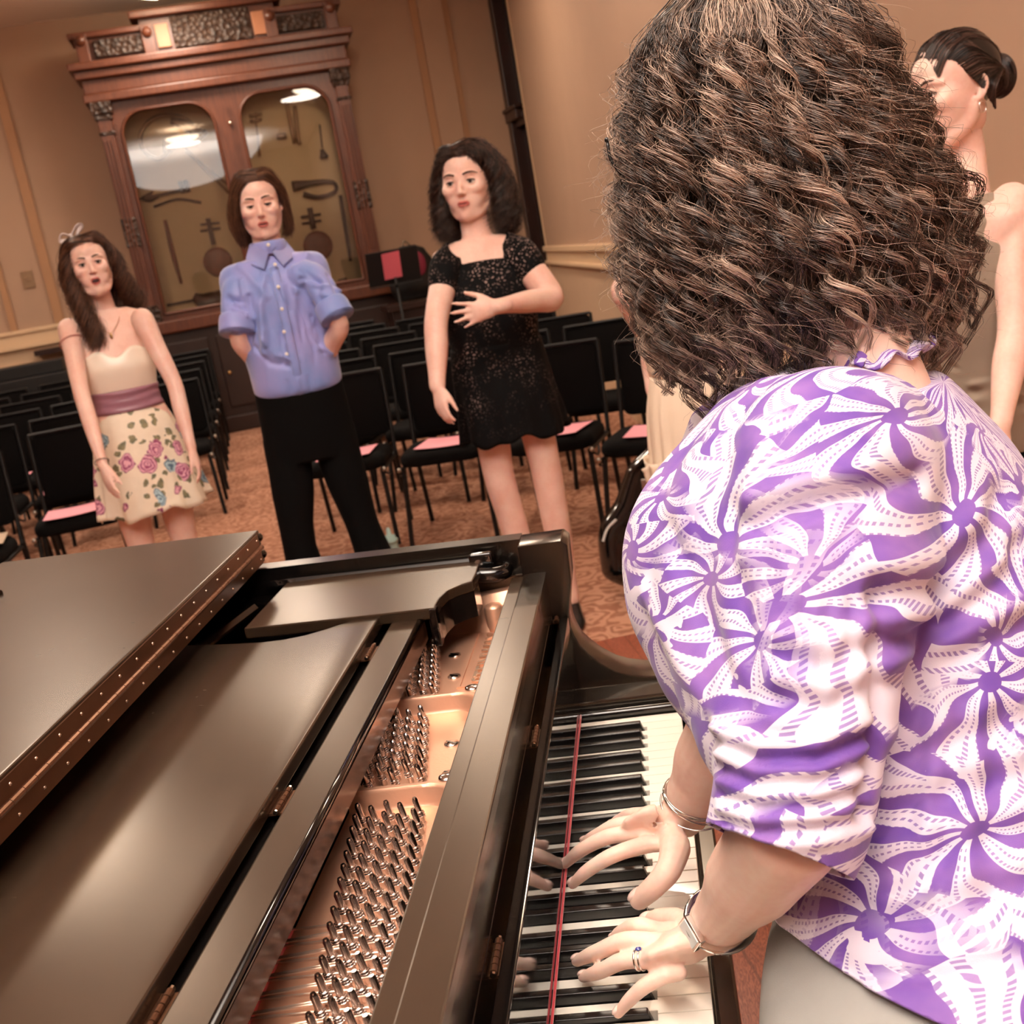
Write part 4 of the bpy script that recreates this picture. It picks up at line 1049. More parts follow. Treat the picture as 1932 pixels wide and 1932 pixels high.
def hand_into(mb, W, f, n, side, s=1.0, curl=(.25, .3, .35, .4), spread=.06, thumb=.6, thumbcurl=.3):
    """five fingered hand; f towards the fingers, n out of the back of the hand, side towards the thumb"""
    f = unit(f); n = unit(n-f*np.dot(n, f)); sd = np.cross(f, n); sd = sd if np.dot(sd, side) > 0 else -sd
    P = lambda a, b, c_: W+(f*a+sd*b+n*c_)*s
    def pad(pts, r): mb.tube([P(*q) for q in pts], [(a*s, b*s) for a, b in r], 14, up=n, round_ends=True, res=3)
    pad([(-.03, 0, 0), (0, 0, 0), (.035, .002, .001), (.075, 0, .001), (.088, -.002, -.001)], [(.024, .019), (.025, .017), (.034, .0155), (.038, .0135), (.034, .010)])
    pad([(.012, .018, -.006), (.04, .026, -.009), (.062, .030, -.006)], [(.012, .011), (.014, .012), (.010, .009)])
    for k, (b0, L, r) in enumerate(((.0285, .072, .0084), (.010, .079, .0086), (-.009, .074, .0082), (-.0265, .058, .0072))):
        p = P(.082-(.004 if k == 0 else .01 if k == 3 else 0), b0, .001); d = unit(f+sd*spread*(1.5-k)); ang = curl[k]
        pts = [p]; rr = [r*1.08*s]
        ax_n = n
        cur = -.05
        for seg, (fr, da) in enumerate(((.45, .55), (.30, 1.0), (.25, .8))):
            cur += ang*da; dd = d*math.cos(cur)-ax_n*math.sin(cur); p = p+dd*L*fr*s; pts.append(p); rr.append(r*s*(.95, .86, .70)[seg])
        mb.tube(pts, rr, 10, up=n, round_ends=True, res=3)
    b = P(.022, .022, -.006); d1 = unit(f*math.cos(thumb)+sd*math.sin(thumb)-n*.25); d2 = unit(f*math.cos(thumb-thumbcurl)+sd*math.sin(thumb-thumbcurl)-n*.3)
    mb.tube([b, b+d1*.036*s, b+d1*.036*s+d2*.032*s, b+d1*.036*s+d2*.058*s], [.0125*s, .0105*s, .0098*s, .0072*s], 12, up=n, round_ends=True, res=3)
def arm_into(mb, S, E_, W, r=(.048, .042, .036, .037, .026), flat=.85):
    S, E_, W = map(np.asarray, (S, E_, W)); m = S*.5+E_*.5; q = E_*.62+W*.38
    mb.tube([S, m, E_, q, W], [(r[0], r[0]), (r[1], r[1]*.97), (r[2], r[2]), (r[3], r[3]*.93), (r[4], r[4]*flat)], 18, round_ends=True, res=5)
def torso_rings(spec, S, Fv, n=48, pleat=None, expo=2.2):
    """spec rows: (centre, half width, half depth front, half depth back)"""
    out = []; th = np.linspace(0, 2*PI, n, endpoint=False)
    for k, (c, w, df, db) in enumerate(spec):
        cx = np.sign(np.cos(th))*np.abs(np.cos(th))**(2/expo); sy = np.sign(np.sin(th))*np.abs(np.sin(th))**(2/expo)
        m = 1.0
        if pleat is not None: m = 1+pleat[k]
        out.append(np.asarray(c)+np.outer(cx*w*m, S)+np.outer(np.where(sy > 0, sy*df, sy*db)*m, Fv))
    return out
def lerp_spec(spec, n):
    """resample torso rows smoothly"""
    A = np.array([list(c)+[w, a, b] for c, w, a, b in spec]); B = catmull(A, n); return [(b[:3], b[3], b[4], b[5]) for b in B]
def leg_into(mb, H_, K_, A_, r=(.082, .055, .05, .056, .036)):
    H_, K_, A_ = map(np.asarray, (H_, K_, A_)); mb.tube([H_, H_*.5+K_*.5, K_, K_*.65+A_*.35, A_*.9+K_*.1, A_], [r[0], r[0]*.8, r[1], r[3], r[4], r[4]], 20, round_ends=True, res=4)
def shoe(name, A_, fwd, m, root, L=.25):
    fwd = unit(np.array([fwd[0], fwd[1], 0])); s_ = np.cross(fwd, (0, 0, 1)); A_ = np.array([A_[0], A_[1], 0]); rg = []
    for t, w, h in ((-.07, .018, .05), (-.055, .03, .07), (0, .034, .075), (.06, .038, .055), (.12, .045, .04), (.165, .036, .03), (.185, .014, .02)):
        th = np.linspace(0, 2*PI, 16, endpoint=False); rg.append(np.array([A_+fwd*t+s_*w*math.cos(a)+np.array([0, 0, h/2*(1+math.sin(a))]) for a in th]))
    mb = MB(); mb.loft(rg); return mb.build(name, m, root, smooth=True)
# ================================================================== the singers
def person(loc, label, skin='a', group=None):
    t = thing('person', (loc[0], loc[1], 0), label, 'person', group); t['_skin'] = skin; return t
# ---------------- girl in the floral dress
d = 4.35
eyeC = dep(171, 500, d); G = np.array([eyeC[0], eyeC[1]+.02, 0]); hz = eyeC[2]
fw = unit(np.array([CP[0]-G[0]+.1, CP[1]-G[1], 0])); sd = np.cross((0, 0, 1), fw)   # sd: the girl's left (picture right)
girl = person(G, 'young woman singing in strapless cream dress with floral skirt, long dark hair')
Z = lambda z, dx=0, df=0: np.array([G[0], G[1], z])+sd*dx+fw*df
Mh = frame(unit(fw+np.array([0, 0, .05])), unit(np.array([0, 0, 1])+sd*-.06)); hc = eyeC-fw*.075+np.array([0, 0, -.005])
head = head_mesh(hc, Mh, 1.0, .93, .9)
mb = MB()
mb.tube([hc+[0, 0, -.06]-fw*.012, Z(hz-.17, 0, -.09), Z(hz-.24, 0, -.09)], [.045, .046, .062], 20, round_ends=True, res=4)
SH = hz-.205
spec = lerp_spec([(Z(SH+.03, 0, -.085), .085, .045, .05), (Z(SH, 0, -.078), .150, .058, .066), (Z(SH-.03, 0, -.072), .165, .07, .075), (Z(SH-.09, 0, -.065), .150, .090, .085), (Z(SH-.17, 0, -.06), .140, .112, .085), (Z(SH-.30, 0, -.06), .118, .085, .08), (Z(SH-.42, 0, -.06), .155, .10, .11), (Z(SH-.55, 0, -.06), .165, .09, .11)], 22)
mb.loft(torso_rings(spec, sd, fw))
sl_ = dep(131, 622, d)-fw*.07; sr = dep(270, 603, d)-fw*.07
el, wl = dep(152, 735, d-.03), dep(194, 878, d-.14); er, wr = dep(328, 722, d+.05), dep(361, 846, d+.02)
arm_into(mb, sl_, el, wl, (.045, .037, .031, .031, .021)); arm_into(mb, sr, er, wr, (.045, .037, .031, .031, .021))
hand_into(mb, wl, dep(217, 945, d-.16)-wl, fw*.4-sd*.9, fw, .88, (.2, .25, .3, .35), .10, .45)
hand_into(mb, wr, dep(384, 905, d+.02)-wr, sd+fw*.2, fw, .88, (.3, .35, .4, .4), .04, .4)
for s_ in (-1, 1): leg_into(mb, Z(.80, s_*.085, -.06), Z(.455, s_*.085, -.05), Z(.08, s_*.075, -.08), (.082, .052, .05, .052, .034))
body = fuse(mb, .0055, 5)
body = joinmesh([body, head]); body.transform(Matrix.Translation(-Vector(girl['_org']))); finish(body, 'body', M_skin, girl, smooth=True)
face_parts(girl, hc, Mh, 1.0, .93, .9, 1.1, (.1, 0))
# strapless bodice with sweetheart edge, sash, flared skirt
M_cream = mat('cream_satin', (250, 240, 224), .28, var=.03, vscale=8, sheen=.2, bump=.1, bscale=30)
M_mauve = mat('mauve_satin', (150, 106, 122), .35, var=.06, vscale=10)
th = np.linspace(0, 2*PI, 72, endpoint=False)
def shell(spec, infl, n=72, top=None, pleat=None, expo=2.2):
    r_ = torso_rings([(c, w+infl, a+infl, b+infl) for c, w, a, b in spec], sd, fw, n, pleat, expo)
    return r_
bs = lerp_spec([(Z(SH-.14, 0, -.062), .146, .108, .085), (Z(SH-.19, 0, -.06), .140, .120, .085), (Z(SH-.24, 0, -.06), .130, .108, .082), (Z(SH-.285, 0, -.06), .122, .092, .08)], 16)
R_ = shell(bs, .006)
for k in range(4):
    t = (3-k)/3; thx = th
    lift = .022*np.exp(-((np.abs(np.cos(thx))-.42)/.25)**2)*(np.sin(thx) > 0)-.012*np.exp(-(np.cos(thx)/.16)**2)*(np.sin(thx) > 0)
    R_[k] = R_[k]+np.outer(lift*t, (0, 0, 1))
mb = MB(); mb.loft(R_, cap=False); o = mb.build('bodice', M_cream, girl, smooth=True); md = o.modifiers.new('s', 'SOLIDIFY'); md.thickness = .003
bs = lerp_spec([(Z(SH-.28, 0, -.06), .123, .093, .081), (Z(SH-.32, 0, -.06), .120, .087, .081), (Z(SH-.365, 0, -.06), .128, .09, .088)], 9)
R_ = shell(bs, .010)
for k in range(len(R_)): R_[k] = R_[k]+np.outer(.004*np.sin(k*1.9+np.sin(th*3)), unit(fw+sd*.3))
mb = MB(); mb.loft(R_, cap=False); o = mb.build('sash', M_mauve, girl, smooth=True); md = o.modifiers.new('s', 'SOLIDIFY'); md.thickness = .003
M_flor = bpy.data.materials.new('floral_print'); M_flor.use_nodes = True
g = NG(M_flor); b = M_flor.node_tree.nodes['Principled BSDF']; tc = g.n('ShaderNodeTexCoord').outputs['Object']
wp = g.n('ShaderNodeVectorMath', operation='MULTIPLY_ADD'); g.l(g.noise(tc, 22, 3, 'Color'), wp.inputs[0]); wp.inputs[1].default_value = (.05, .05, .05); g.l(tc, wp.inputs[2])
def blob(scale, lo, hi, pick, seedv):
    mp = g.n('ShaderNodeMapping'); mp.inputs['Location'].default_value = (seedv, seedv*.7, seedv*1.3); g.l(wp.outputs[0], mp.inputs['Vector'])
    v_ = g.n('ShaderNodeTexVoronoi'); v_.inputs['Scale'].default_value = scale; g.l(mp.outputs[0], v_.inputs['Vector'])
    sp = g.n('ShaderNodeSeparateColor'); g.l(v_.outputs['Color'], sp.inputs[0])
    inn = g.m('LESS_THAN', v_.outputs['Distance'], hi)
    return g.m('MULTIPLY', inn, g.m('LESS_THAN', sp.outputs[0], pick)), v_.outputs['Distance'], sp.outputs[1]
fm, fd, fr_ = blob(12, 0, .46, .56, 3.1); lm_, ld, lr_ = blob(26, 0, .40, .50, 7.7)
base = g.mixc(g.noise(tc, 30, 2), (250, 240, 220), (238, 224, 202))
leafc = g.mixc(g.thr(g.noise(tc, 50, 2), .35, .65), (62, 72, 40), (128, 120, 78))
c1 = g.mixc(g.m('MULTIPLY', lm_, .9), base, (0, 0, 0)); nt = M_flor.node_tree
mx1 = g.n('ShaderNodeMix', data_type='RGBA'); g.l(g.m('MULTIPLY', lm_, .9), mx1.inputs[0]); g.l(base, mx1.inputs[6]); g.l(leafc, mx1.inputs[7])
petal = g.m('SINE', g.m('ADD', g.m('MULTIPLY', fd, 48.0), g.m('MULTIPLY', g.noise(tc, 70, 2), 5.0)))
rose = g.mixc(g.thr(petal, -.7, .7), (150, 70, 110), (232, 178, 196)); blue = g.mixc(g.thr(petal, -.7, .7), (84, 112, 136), (176, 206, 214))
mx2 = g.n('ShaderNodeMix', data_type='RGBA'); g.l(g.m('LESS_THAN', fr_, .3), mx2.inputs[0]); g.l(rose, mx2.inputs[6]); g.l(blue, mx2.inputs[7])
mx3 = g.n('ShaderNodeMix', data_type='RGBA'); g.l(fm, mx3.inputs[0]); g.l(mx1.outputs[2], mx3.inputs[6]); g.l(mx2.outputs[2], mx3.inputs[7])
g.l(mx3.outputs[2], b.inputs['Base Color']); b.inputs['Roughness'].default_value = .6
def skirt(root, name, m, rows, npl, amp, hemw=.006, n=180, phase=0):
    th = np.linspace(0, 2*PI, n, endpoint=False); N = len(rows); pl = []
    for k in range(N):
        t = k/(N-1); pl.append(amp*t**1.2*(np.sin(npl*th+phase+1.3*np.sin(2*th+1))+.5*np.sin((npl*1.7)//1*th+2*phase+.8)))
    r_ = torso_rings(rows, sd, fw, n, pl, 2.0)
    wob = .012*np.sin(5*th+1)+.006*np.sin(11*th)
    r_[-1] = r_[-1]+np.outer(wob, (0, 0, 1)); r_[-2] = r_[-2]+np.outer(wob*.7, (0, 0, 1))
    mb = MB(); mb.loft(r_, cap=False); o = mb.build(name, m, root, smooth=True); md = o.modifiers.new('s', 'SOLIDIFY'); md.thickness = .0025; return o
hem = onz(290, 958, .56)[2]
rows = lerp_spec([(Z(SH-.355, 0, -.06), .130, .094, .09), (Z(SH-.43, 0, -.06), .158, .118, .118), (Z(SH-.55, 0, -.06), .185, .14, .14), (Z(SH-.66, 0, -.06), .205, .155, .155), (Z(.635, .005, -.055), .222, .17, .165)], 26)
skirt(girl, 'skirt', M_flor, rows, 11, .06)
# hair: long dark waves, one side over the shoulder, one side swept back
M_hd = hair_mat('dark_brown_hair', (26, 15, 11), (70, 43, 31), (146, 100, 74))
mb = MB(); mb.ell((0, 0, 0), (.0805, .095, .088), 26, 16); hv = (mb.arr()+[0, .020, .042]) @ Mh.T+hc
cap = MB(); cap.add(hv, mb.f); capo = cap.build('hair', M_hd, girl, smooth=True)
def side_guides(sx, zend, out, fwdy, base=None):
    G_ = []
    for k, (y0, x1) in enumerate(((-.055, .0), (-.02, .1), (.03, .2), (.075, .3))):
        G_.append([(0.004*sx, y0*1.0-.01, .122-.25*abs(y0)), (sx*.052, y0-.005, .105-.1*abs(y0)), (sx*(.086+out), y0+.02, .03), (sx*(.09+out), y0+.03+fwdy*.4, -.06), (sx*(.085+out), y0+.02+fwdy, -.13), (sx*(.082+out*.5), y0+fwdy*1.5, zend+.02*k)])
    return G_
A = guided(Mh, hc, [[S(-.005, -.066), S(-.045, -.048, .006), (-.080, -.03, .035), (-.086, -.035, -.04), (-.074, -.06, -.12), (-.062, -.075, -.20), (-.058, -.08, -.27)],
    [S(-.005, -.04), S(-.05, -.02, .010), (-.092, .0, .02), (-.094, -.01, -.06), (-.082, -.04, -.14), (-.070, -.06, -.22), (-.068, -.07, -.30)],
    [S(-.01, .02), S(-.06, .03, .012), (-.098, .05, 0), (-.096, .04, -.08), (-.088, .0, -.16), (-.085, -.03, -.24), (-.080, -.05, -.30)]], 900, 34, .010, .020, 4, 3)
B = guided(Mh, hc, [[S(.0, -.066), S(.04, -.052, .006), (.080, -.02, .045), (.092, .0, -.02), (.098, .02, -.08), (.105, .05, -.13), (.125, .075, -.165)], [S(0, -.03), S(.05, -.0, .012), (.095, .03, .02), (.108, .06, -.06), (.128, .09, -.12), (.155, .11, -.155)], [S(0, .05), S(.05, .06, .012), (.09, .10, 0), (.09, .12, -.1), (.10, .14, -.2), (.12, .15, -.27)]], 900, 30, .010, .020, 3.5, 4)
C_ = guided(Mh, hc, [[S(-.05, .05, .01), (-.09, .08, 0), (-.08, .10, -.1), (-.07, .09, -.2), (-.07, .08, -.28)], [S(0, .09, .01), (0, .125, 0), (0, .12, -.1), (0, .11, -.2), (0, .10, -.28)], [S(.05, .06, .01), (.09, .09, 0), (.08, .11, -.1), (.08, .11, -.2), (.08, .11, -.27)]], 700, 26, .012, .006, 4, 5)
strands('locks', np.concatenate([A, C_[:, :1].repeat(34, 1)*0+np.array([catmull(c, 34) for c in C_]), np.array([catmull(c, 34) for c in B])]), .0008, M_hd, capo)
# bow in the hair, necklace, bracelet, ribbon round the arm
M_bow = mat('white_ribbon', (232, 218, 216), .5, var=.04)
Th = lambda p: np.asarray(p, float) @ Mh.T+hc
mb = MB()
for sg in (-1, 1): mb.tube([Th((-.035, .0, .128)), Th((-.035+sg*.03, -.01, .150+sg*.008)), Th((-.035+sg*.045, -.005, .138+sg*.02)), Th((-.035+sg*.02, .0, .122+sg*.004))], [(.004, .004), (.013, .003), (.012, .003), (.005, .003)], 8, res=4)
mb.ell(Th((-.035, -.002, .13)), (.007, .007, .007), 10, 6); mb.build('hair_bow', M_bow, girl, smooth=True)
M_gold = mat('fine_gold', (200, 160, 110), .3, 1.0)
npt = [Z(SH+.02, -.058, -.045), Z(SH-.02, -.04, -.005), Z(SH-.052, -.012, .018), Z(SH-.058, 0, .021), Z(SH-.052, .012, .018), Z(SH-.02, .04, -.005), Z(SH+.02, .058, -.045)]
mb = MB(); mb.tube(npt, .0012, 6, res=5); ne = mb.build('necklace', M_gold, girl, smooth=True)
mb = MB(); mb.ell(Z(SH-.070, 0, .026), (.006, .004, .011), 10, 8); mb.build('pendant', M_gold, ne, smooth=True)
def bangle(name, c, axis, r, tr, m, root, sq=(1, 1), seg=30):
    a = unit(axis); u_ = unit(np.cross(a, (.3, .2, .9))); w_ = np.cross(a, u_)
    mb = MB(); mb.tube([c+u_*r*sq[0]*math.cos(t)+w_*r*sq[1]*math.sin(t) for t in np.linspace(0, 2*PI, seg+1)], tr, 8, cap=False, up=a); return mb.build(name, m, root, smooth=True)
bangle('bracelet', wl-unit(wl-el)*.015, wl-el, .026, .0016, mat('braided_dark_cord', (96, 66, 56), .6, var=.2), girl)
bangle('arm_ribbon', sl_+(el-sl_)*.22, el-sl_+sd*.05, .047, .0022, mat('rose_ribbon', (188, 122, 112), .5, var=.1), girl)
M_shoe = mat('nude_shoe', (170, 120, 90), .4, var=.1)
for s_ in (-1, 1): shoe('shoe', Z(0, s_*.075, -.08), fw, M_shoe, girl)

# ---------------- boy in the blue shirt
d = 3.95
eyeC = dep(490, 384, d); G = np.array([eyeC[0], eyeC[1], 0]); hz = eyeC[2]
fw = unit(np.array([CP[0]-G[0]+.15, CP[1]-G[1], 0])); sd = np.cross((0, 0, 1), fw)
boy = person(G, 'long haired boy singing in blue button shirt, rolled sleeves, hands behind back')
Mh = frame(unit(fw+np.array([0, 0, -.10])+sd*-.05), unit(np.array([0, 0, 1])+sd*.0)); hc = eyeC-fw*.075+np.array([0, 0, -.004])
head = head_mesh(hc, Mh, 1.0, .95, .45, nose=1.03)
mb = MB()
mb.tube([hc+[0, 0, -.06]-fw*.01, Z(hz-.17, 0, -.09), Z(hz-.25, 0, -.09)], [.050, .052, .066], 20, round_ends=True, res=4)
SH = hz-.205
tors = [(Z(SH+.03, 0, -.085), .085, .05, .055), (Z(SH-.01, 0, -.08), .155, .055, .065), (Z(SH-.1, 0, -.07), .155, .09, .085), (Z(SH-.25, 0, -.07), .145, .095, .09), (Z(SH-.38, 0, -.07), .130, .088, .088), (Z(SH-.5, 0, -.07), .138, .09, .095), (Z(SH-.62, 0, -.07), .145, .09, .10)]
mb.loft(torso_rings(lerp_spec(tors, 22), sd, fw))
sl_ = dep(444, 545, d)-fw*.08; sr = dep(598, 523, d)-fw*.08
el, wl = dep(452, 640, d+.08), dep(505, 712, d+.24); er, wr = dep(640, 612, d+.08), dep(605, 700, d+.24)
arm_into(mb, sl_+sd*.02, el, wl, (.036, .036, .035, .036, .026)); arm_into(mb, sr-sd*.02, er, wr, (.036, .036, .035, .036, .026))
hand_into(mb, wl, sd*.8+np.array([0, 0, -.35]), -fw, (0, 0, 1), .95, (.4, .4, .5, .5)); hand_into(mb, wr, -sd*.8+np.array([0, 0, -.5]), -fw, (0, 0, 1), .95, (.4, .4, .5, .5))
body = joinmesh([fuse(mb, .0055, 5), head]); body.transform(Matrix.Translation(-Vector(boy['_org']))); finish(body, 'body', M_skin, boy, smooth=True)
face_parts(boy, hc, Mh, 1.0, .95, .42, .45, (0, -.6))
M_blue = bpy.data.materials.new('blue_oxford_cloth'); M_blue.use_nodes = True
g = NG(M_blue); b = M_blue.node_tree.nodes['Principled BSDF']; tc = g.n('ShaderNodeTexCoord').outputs['Object']
lw = g.n('ShaderNodeLayerWeight'); lw.inputs[0].default_value = .35
g.l(g.mixc(g.thr(g.noise(tc, 7, 3), .35, .65), (116, 138, 200), (146, 146, 206)), b.inputs['Base Color']); b.inputs['Roughness'].default_value = .55; b.inputs['Sheen Weight'].default_value = .35
bp = g.n('ShaderNodeBump'); bp.inputs['Strength'].default_value = .2; bp.inputs['Distance'].default_value = .001; g.l(g.noise(tc, 900, 1), bp.inputs['Height']); g.l(bp.outputs[0], b.inputs['Normal'])
mb = MB()
sh = [(Z(SH+.028, 0, -.085), .082, .058, .062), (Z(SH+.004, 0, -.08), .180, .078, .086), (Z(SH-.1, 0, -.07), .198, .118, .112), (Z(SH-.25, 0, -.07), .178, .125, .115), (Z(SH-.36, 0, -.07), .164, .128, .12), (Z(SH-.445, 0, -.07), .160, .124, .12), (Z(SH-.475, 0, -.07), .142, .10, .102)]
mb.loft(torso_rings(lerp_spec(sh, 30), sd, fw, 64))
cl, cr = dep(447, 618, d+.05), dep(632, 590, d+.05)
mb.tube([sl_+sd*.05+[0, 0, .012], sl_+sd*.01, sl_*.5+cl*.5, cl*.86+sl_*.14], [.048, .054, .053, .050], 24, round_ends=True, res=6); mb.tube([sr-sd*.05+[0, 0, .012], sr-sd*.01, sr*.5+cr*.5, cr*.86+sr*.14], [.048, .054, .053, .050], 24, round_ends=True, res=6)
me = fuse(mb, .005, 4)
rs = np.random.default_rng(5); FL = []
for k in range(26):
    x0 = rs.uniform(-.15, .15); z0 = SH-rs.uniform(.02, .25); ln = rs.uniform(.08, .24); sgn = rs.uniform(-.25, .25)
    FL.append(([Z(z0, x0, .04), Z(z0-ln*.5, x0+sgn*ln*.4, .05), Z(z0-ln, x0*.9+sgn*ln, .04)], rs.uniform(.008, .016), rs.choice([-1, 1])*rs.uniform(.004, .009)))
for (S_, E_) in ((sl_, cl), (sr, cr)):
    for k in range(7):
        t = rs.uniform(.1, .9); c = S_*(1-t)+E_*t; FL.append(([c+sd*.06*-1+fw*.04+[0, 0, .02], c+fw*.06, c+sd*.06+fw*.03-[0, 0, .03]], .009, rs.choice([-1, 1])*.006))
for k in range(9): x0 = -.15+.037*k; FL.append(([Z(SH-.47, x0, .05), Z(SH-.41, x0*1.05, .06)], .008, .006*(-1)**k))
hits = caster(me)
for pts, w, h in (([(470, 560), (480, 610), (470, 660)], .010, -.012), ([(500, 520), (492, 580), (500, 650)], .012, .010), ([(455, 530), (462, 575), (478, 600)], .010, .009), ([(555, 545), (575, 610), (600, 655), (625, 668)], .010, .011),
    ([(560, 560), (585, 630), (612, 665)], .009, -.010), ([(570, 510), (600, 530), (604, 570)], .012, -.010), ([(430, 560), (448, 590), (462, 622)], .010, -.010), ([(620, 520), (640, 560), (650, 585)], .010, -.009), ([(535, 600), (530, 640), (534, 685)], .008, -.008), ([(500, 640), (520, 670), (560, 680)], .010, .009), ([(480, 655), (510, 685), (545, 692)], .009, -.008), ([(580, 480), (565, 520), (560, 560)], .014, .008), ([(450, 500), (480, 530), (505, 560)], .014, .008)):
    P_h = [hits(*p) for p in pts]
    if all(p is not None for p in P_h): FL.append((P_h, w, h))
folds(me, FL)
me.transform(Matrix.Translation(-Vector(boy['_org']))); shirt = finish(me, 'shirt', M_blue, boy, smooth=True)
for (S_, E_) in ((sl_, cl), (sr, cr)):
    a = unit(E_-S_); mb = MB(); mb.tube([E_-a*.035, E_-a*.040, E_-a*.02, E_+a*.018, E_+a*.022, E_+a*.015, E_-a*.02], [.052, .058, .062, .063, .058, .052, .050], 28, cap=False, res=3); mb.build('rolled_cuff', M_blue, shirt, smooth=True)
# placket, buttons, collar, pocket
pk = [Z(SH-.015, 0, .012), Z(SH-.1, 0, .052), Z(SH-.25, 0, .059), Z(SH-.36, 0, .061), Z(SH-.42, 0, .05)]
mb = MB(); mb.tube(pk, [(.016, .0035)]*5, 8, up=fw, res=4); mb.build('placket', M_blue, shirt, smooth=True)
M_btn = mat('pearl_button', (240, 232, 220), .2, var=.03)
for k, (u, v) in enumerate(((506, 462), (519, 499), (525, 541), (532, 583), (536, 626), (541, 668))):
    r_ = ray(u, v); t = 0
    c = np.array([G[0], G[1], 0])+fw*(.012 if k == 0 else (.03 if k == 1 else .062)); tt = ((c-CP)@fw)/(r_@fw); P = CP+r_*tt
    mb = MB(); mb.ell(P, (.0062, .0062, .0062), 12, 8, M=frame(fw)@np.diag([1, .35, 1])); mb.build('button', M_btn, shirt, smooth=True)
for sg in (-1, 1):
    mb = MB(); V = [Z(SH+.075, sg*.062, -.11), Z(SH+.072, sg*.05, -.04), Z(SH+.035, sg*.006, .0), Z(SH-.018, sg*.034, .022), Z(SH+.004, sg*.07, .0), Z(SH+.02, sg*.088, -.06), Z(SH+.03, sg*.085, -.12)]
    V2 = [p+fw*.004+np.array([0, 0, .004]) for p in V]; n_ = len(V)
    mb.add(V+V2, [tuple(range(n_)), tuple(range(2*n_-1, n_-1, -1))]+[(i, (i+1) % n_, (i+1) % n_+n_, i+n_) for i in range(n_)]); o = mb.build('collar', M_blue, shirt, smooth=True, auto=.5)
mb = MB(); mb.tube([Z(SH+.055, .06*math.cos(t), -.075+.062*math.sin(t)) for t in np.linspace(0, 2*PI, 25)], [(.004, .024)]*25, 8, cap=False, up=(0, 0, 1)); mb.build('collar_band', M_blue, shirt, smooth=True)
# black trousers, flared at the hem
M_trs = mat('black_trouser_cloth', (8, 7, 7), .9, spec=.12, var=.2, vscale=60, bump=.2, bscale=300)
mb = MB(); wz = SH-.465
mb.loft(torso_rings(lerp_spec([(Z(wz+.035, 0, -.07), .160, .112, .112), (Z(wz-.06, 0, -.07), .164, .110, .120), (Z(wz-.18, 0, -.07), .168, .105, .125), (Z(wz-.25, 0, -.07), .162, .095, .11)], 14), sd, fw))
for s_, foot in ((-1, -.130), (1, .175)):
    mb.tube([Z(wz-.16, s_*.085, -.07), Z(wz-.32, s_*.098, -.065), Z(.50, s_*.115+foot*.05, -.055), Z(.30, foot*.88, -.06), Z(.05, foot, -.06)], [.086, .080, .062, .074, .108], 24, round_ends=False, res=6)
me = fuse(mb, .007, 5)
folds(me, [([Z(.95, s_*.09, .05), Z(.5, s_*.13, .03), Z(.1, s_*.16, .04)], .012, .006) for s_ in (-1, 1)])
me.transform(Matrix.Translation(-Vector(boy['_org']))); finish(me, 'trousers', M_trs, boy, smooth=True)
M_shoeb = mat('black_leather', (14, 12, 12), .3, var=.2)
for f_ in (-.130, .175): shoe('shoe', Z(0, f_, -.06), fw, M_shoeb, boy)
# chin length hair parted off centre
M_hb = hair_mat('chestnut_hair', (34, 20, 14), (84, 54, 38), (138, 96, 70))
mb = MB(); mb.ell((0, 0, 0), (.0815, .096, .087), 26, 16); hv = (mb.arr()+[0, .022, .043]) @ Mh.T+hc
cap = MB(); cap.add(hv, mb.f); capo = cap.build('hair', M_hb, boy, smooth=True)
L_ = [[S(.012, -.064), S(-.03, -.060, .004), (-.070, -.048, .035), (-.083, -.035, -.03), (-.080, -.015, -.085)], [S(.012, -.045), S(-.045, -.035, .010), (-.088, -.02, .03), (-.098, .005, -.05), (-.088, .02, -.11)], [S(.01, 0), S(-.05, .01, .012), (-.096, .03, .02), (-.104, .035, -.06), (-.085, .04, -.125)], [S(.0, .05), S(-.045, .07, .012), (-.08, .11, 0), (-.085, .10, -.07), (-.065, .08, -.13)], [S(0, .08), (0, .118, .06), (0, .13, 0), (0, .12, -.06), (0, .10, -.12)]]
R2 = [[S(.014, -.064), S(.042, -.050, .004), (.074, -.025, .045), (.082, .010, .0), (.086, .035, -.07)], [S(.014, -.045), S(.05, -.02, .010), (.088, .01, .04), (.088, .035, -.02), (.090, .05, -.09)], [S(.01, 0), S(.05, .02, .012), (.09, .05, .03), (.094, .06, -.05), (.084, .06, -.11)], [S(0, .05), S(.045, .07, .012), (.075, .11, 0), (.08, .10, -.07), (.065, .08, -.12)]]
strands('locks', np.concatenate([guided(Mh, hc, L_, 1500, 24, .006, .0025, 2, 8), guided(Mh, hc, R2, 1100, 24, .006, .0025, 2, 9)]), .0008, M_hb, capo)

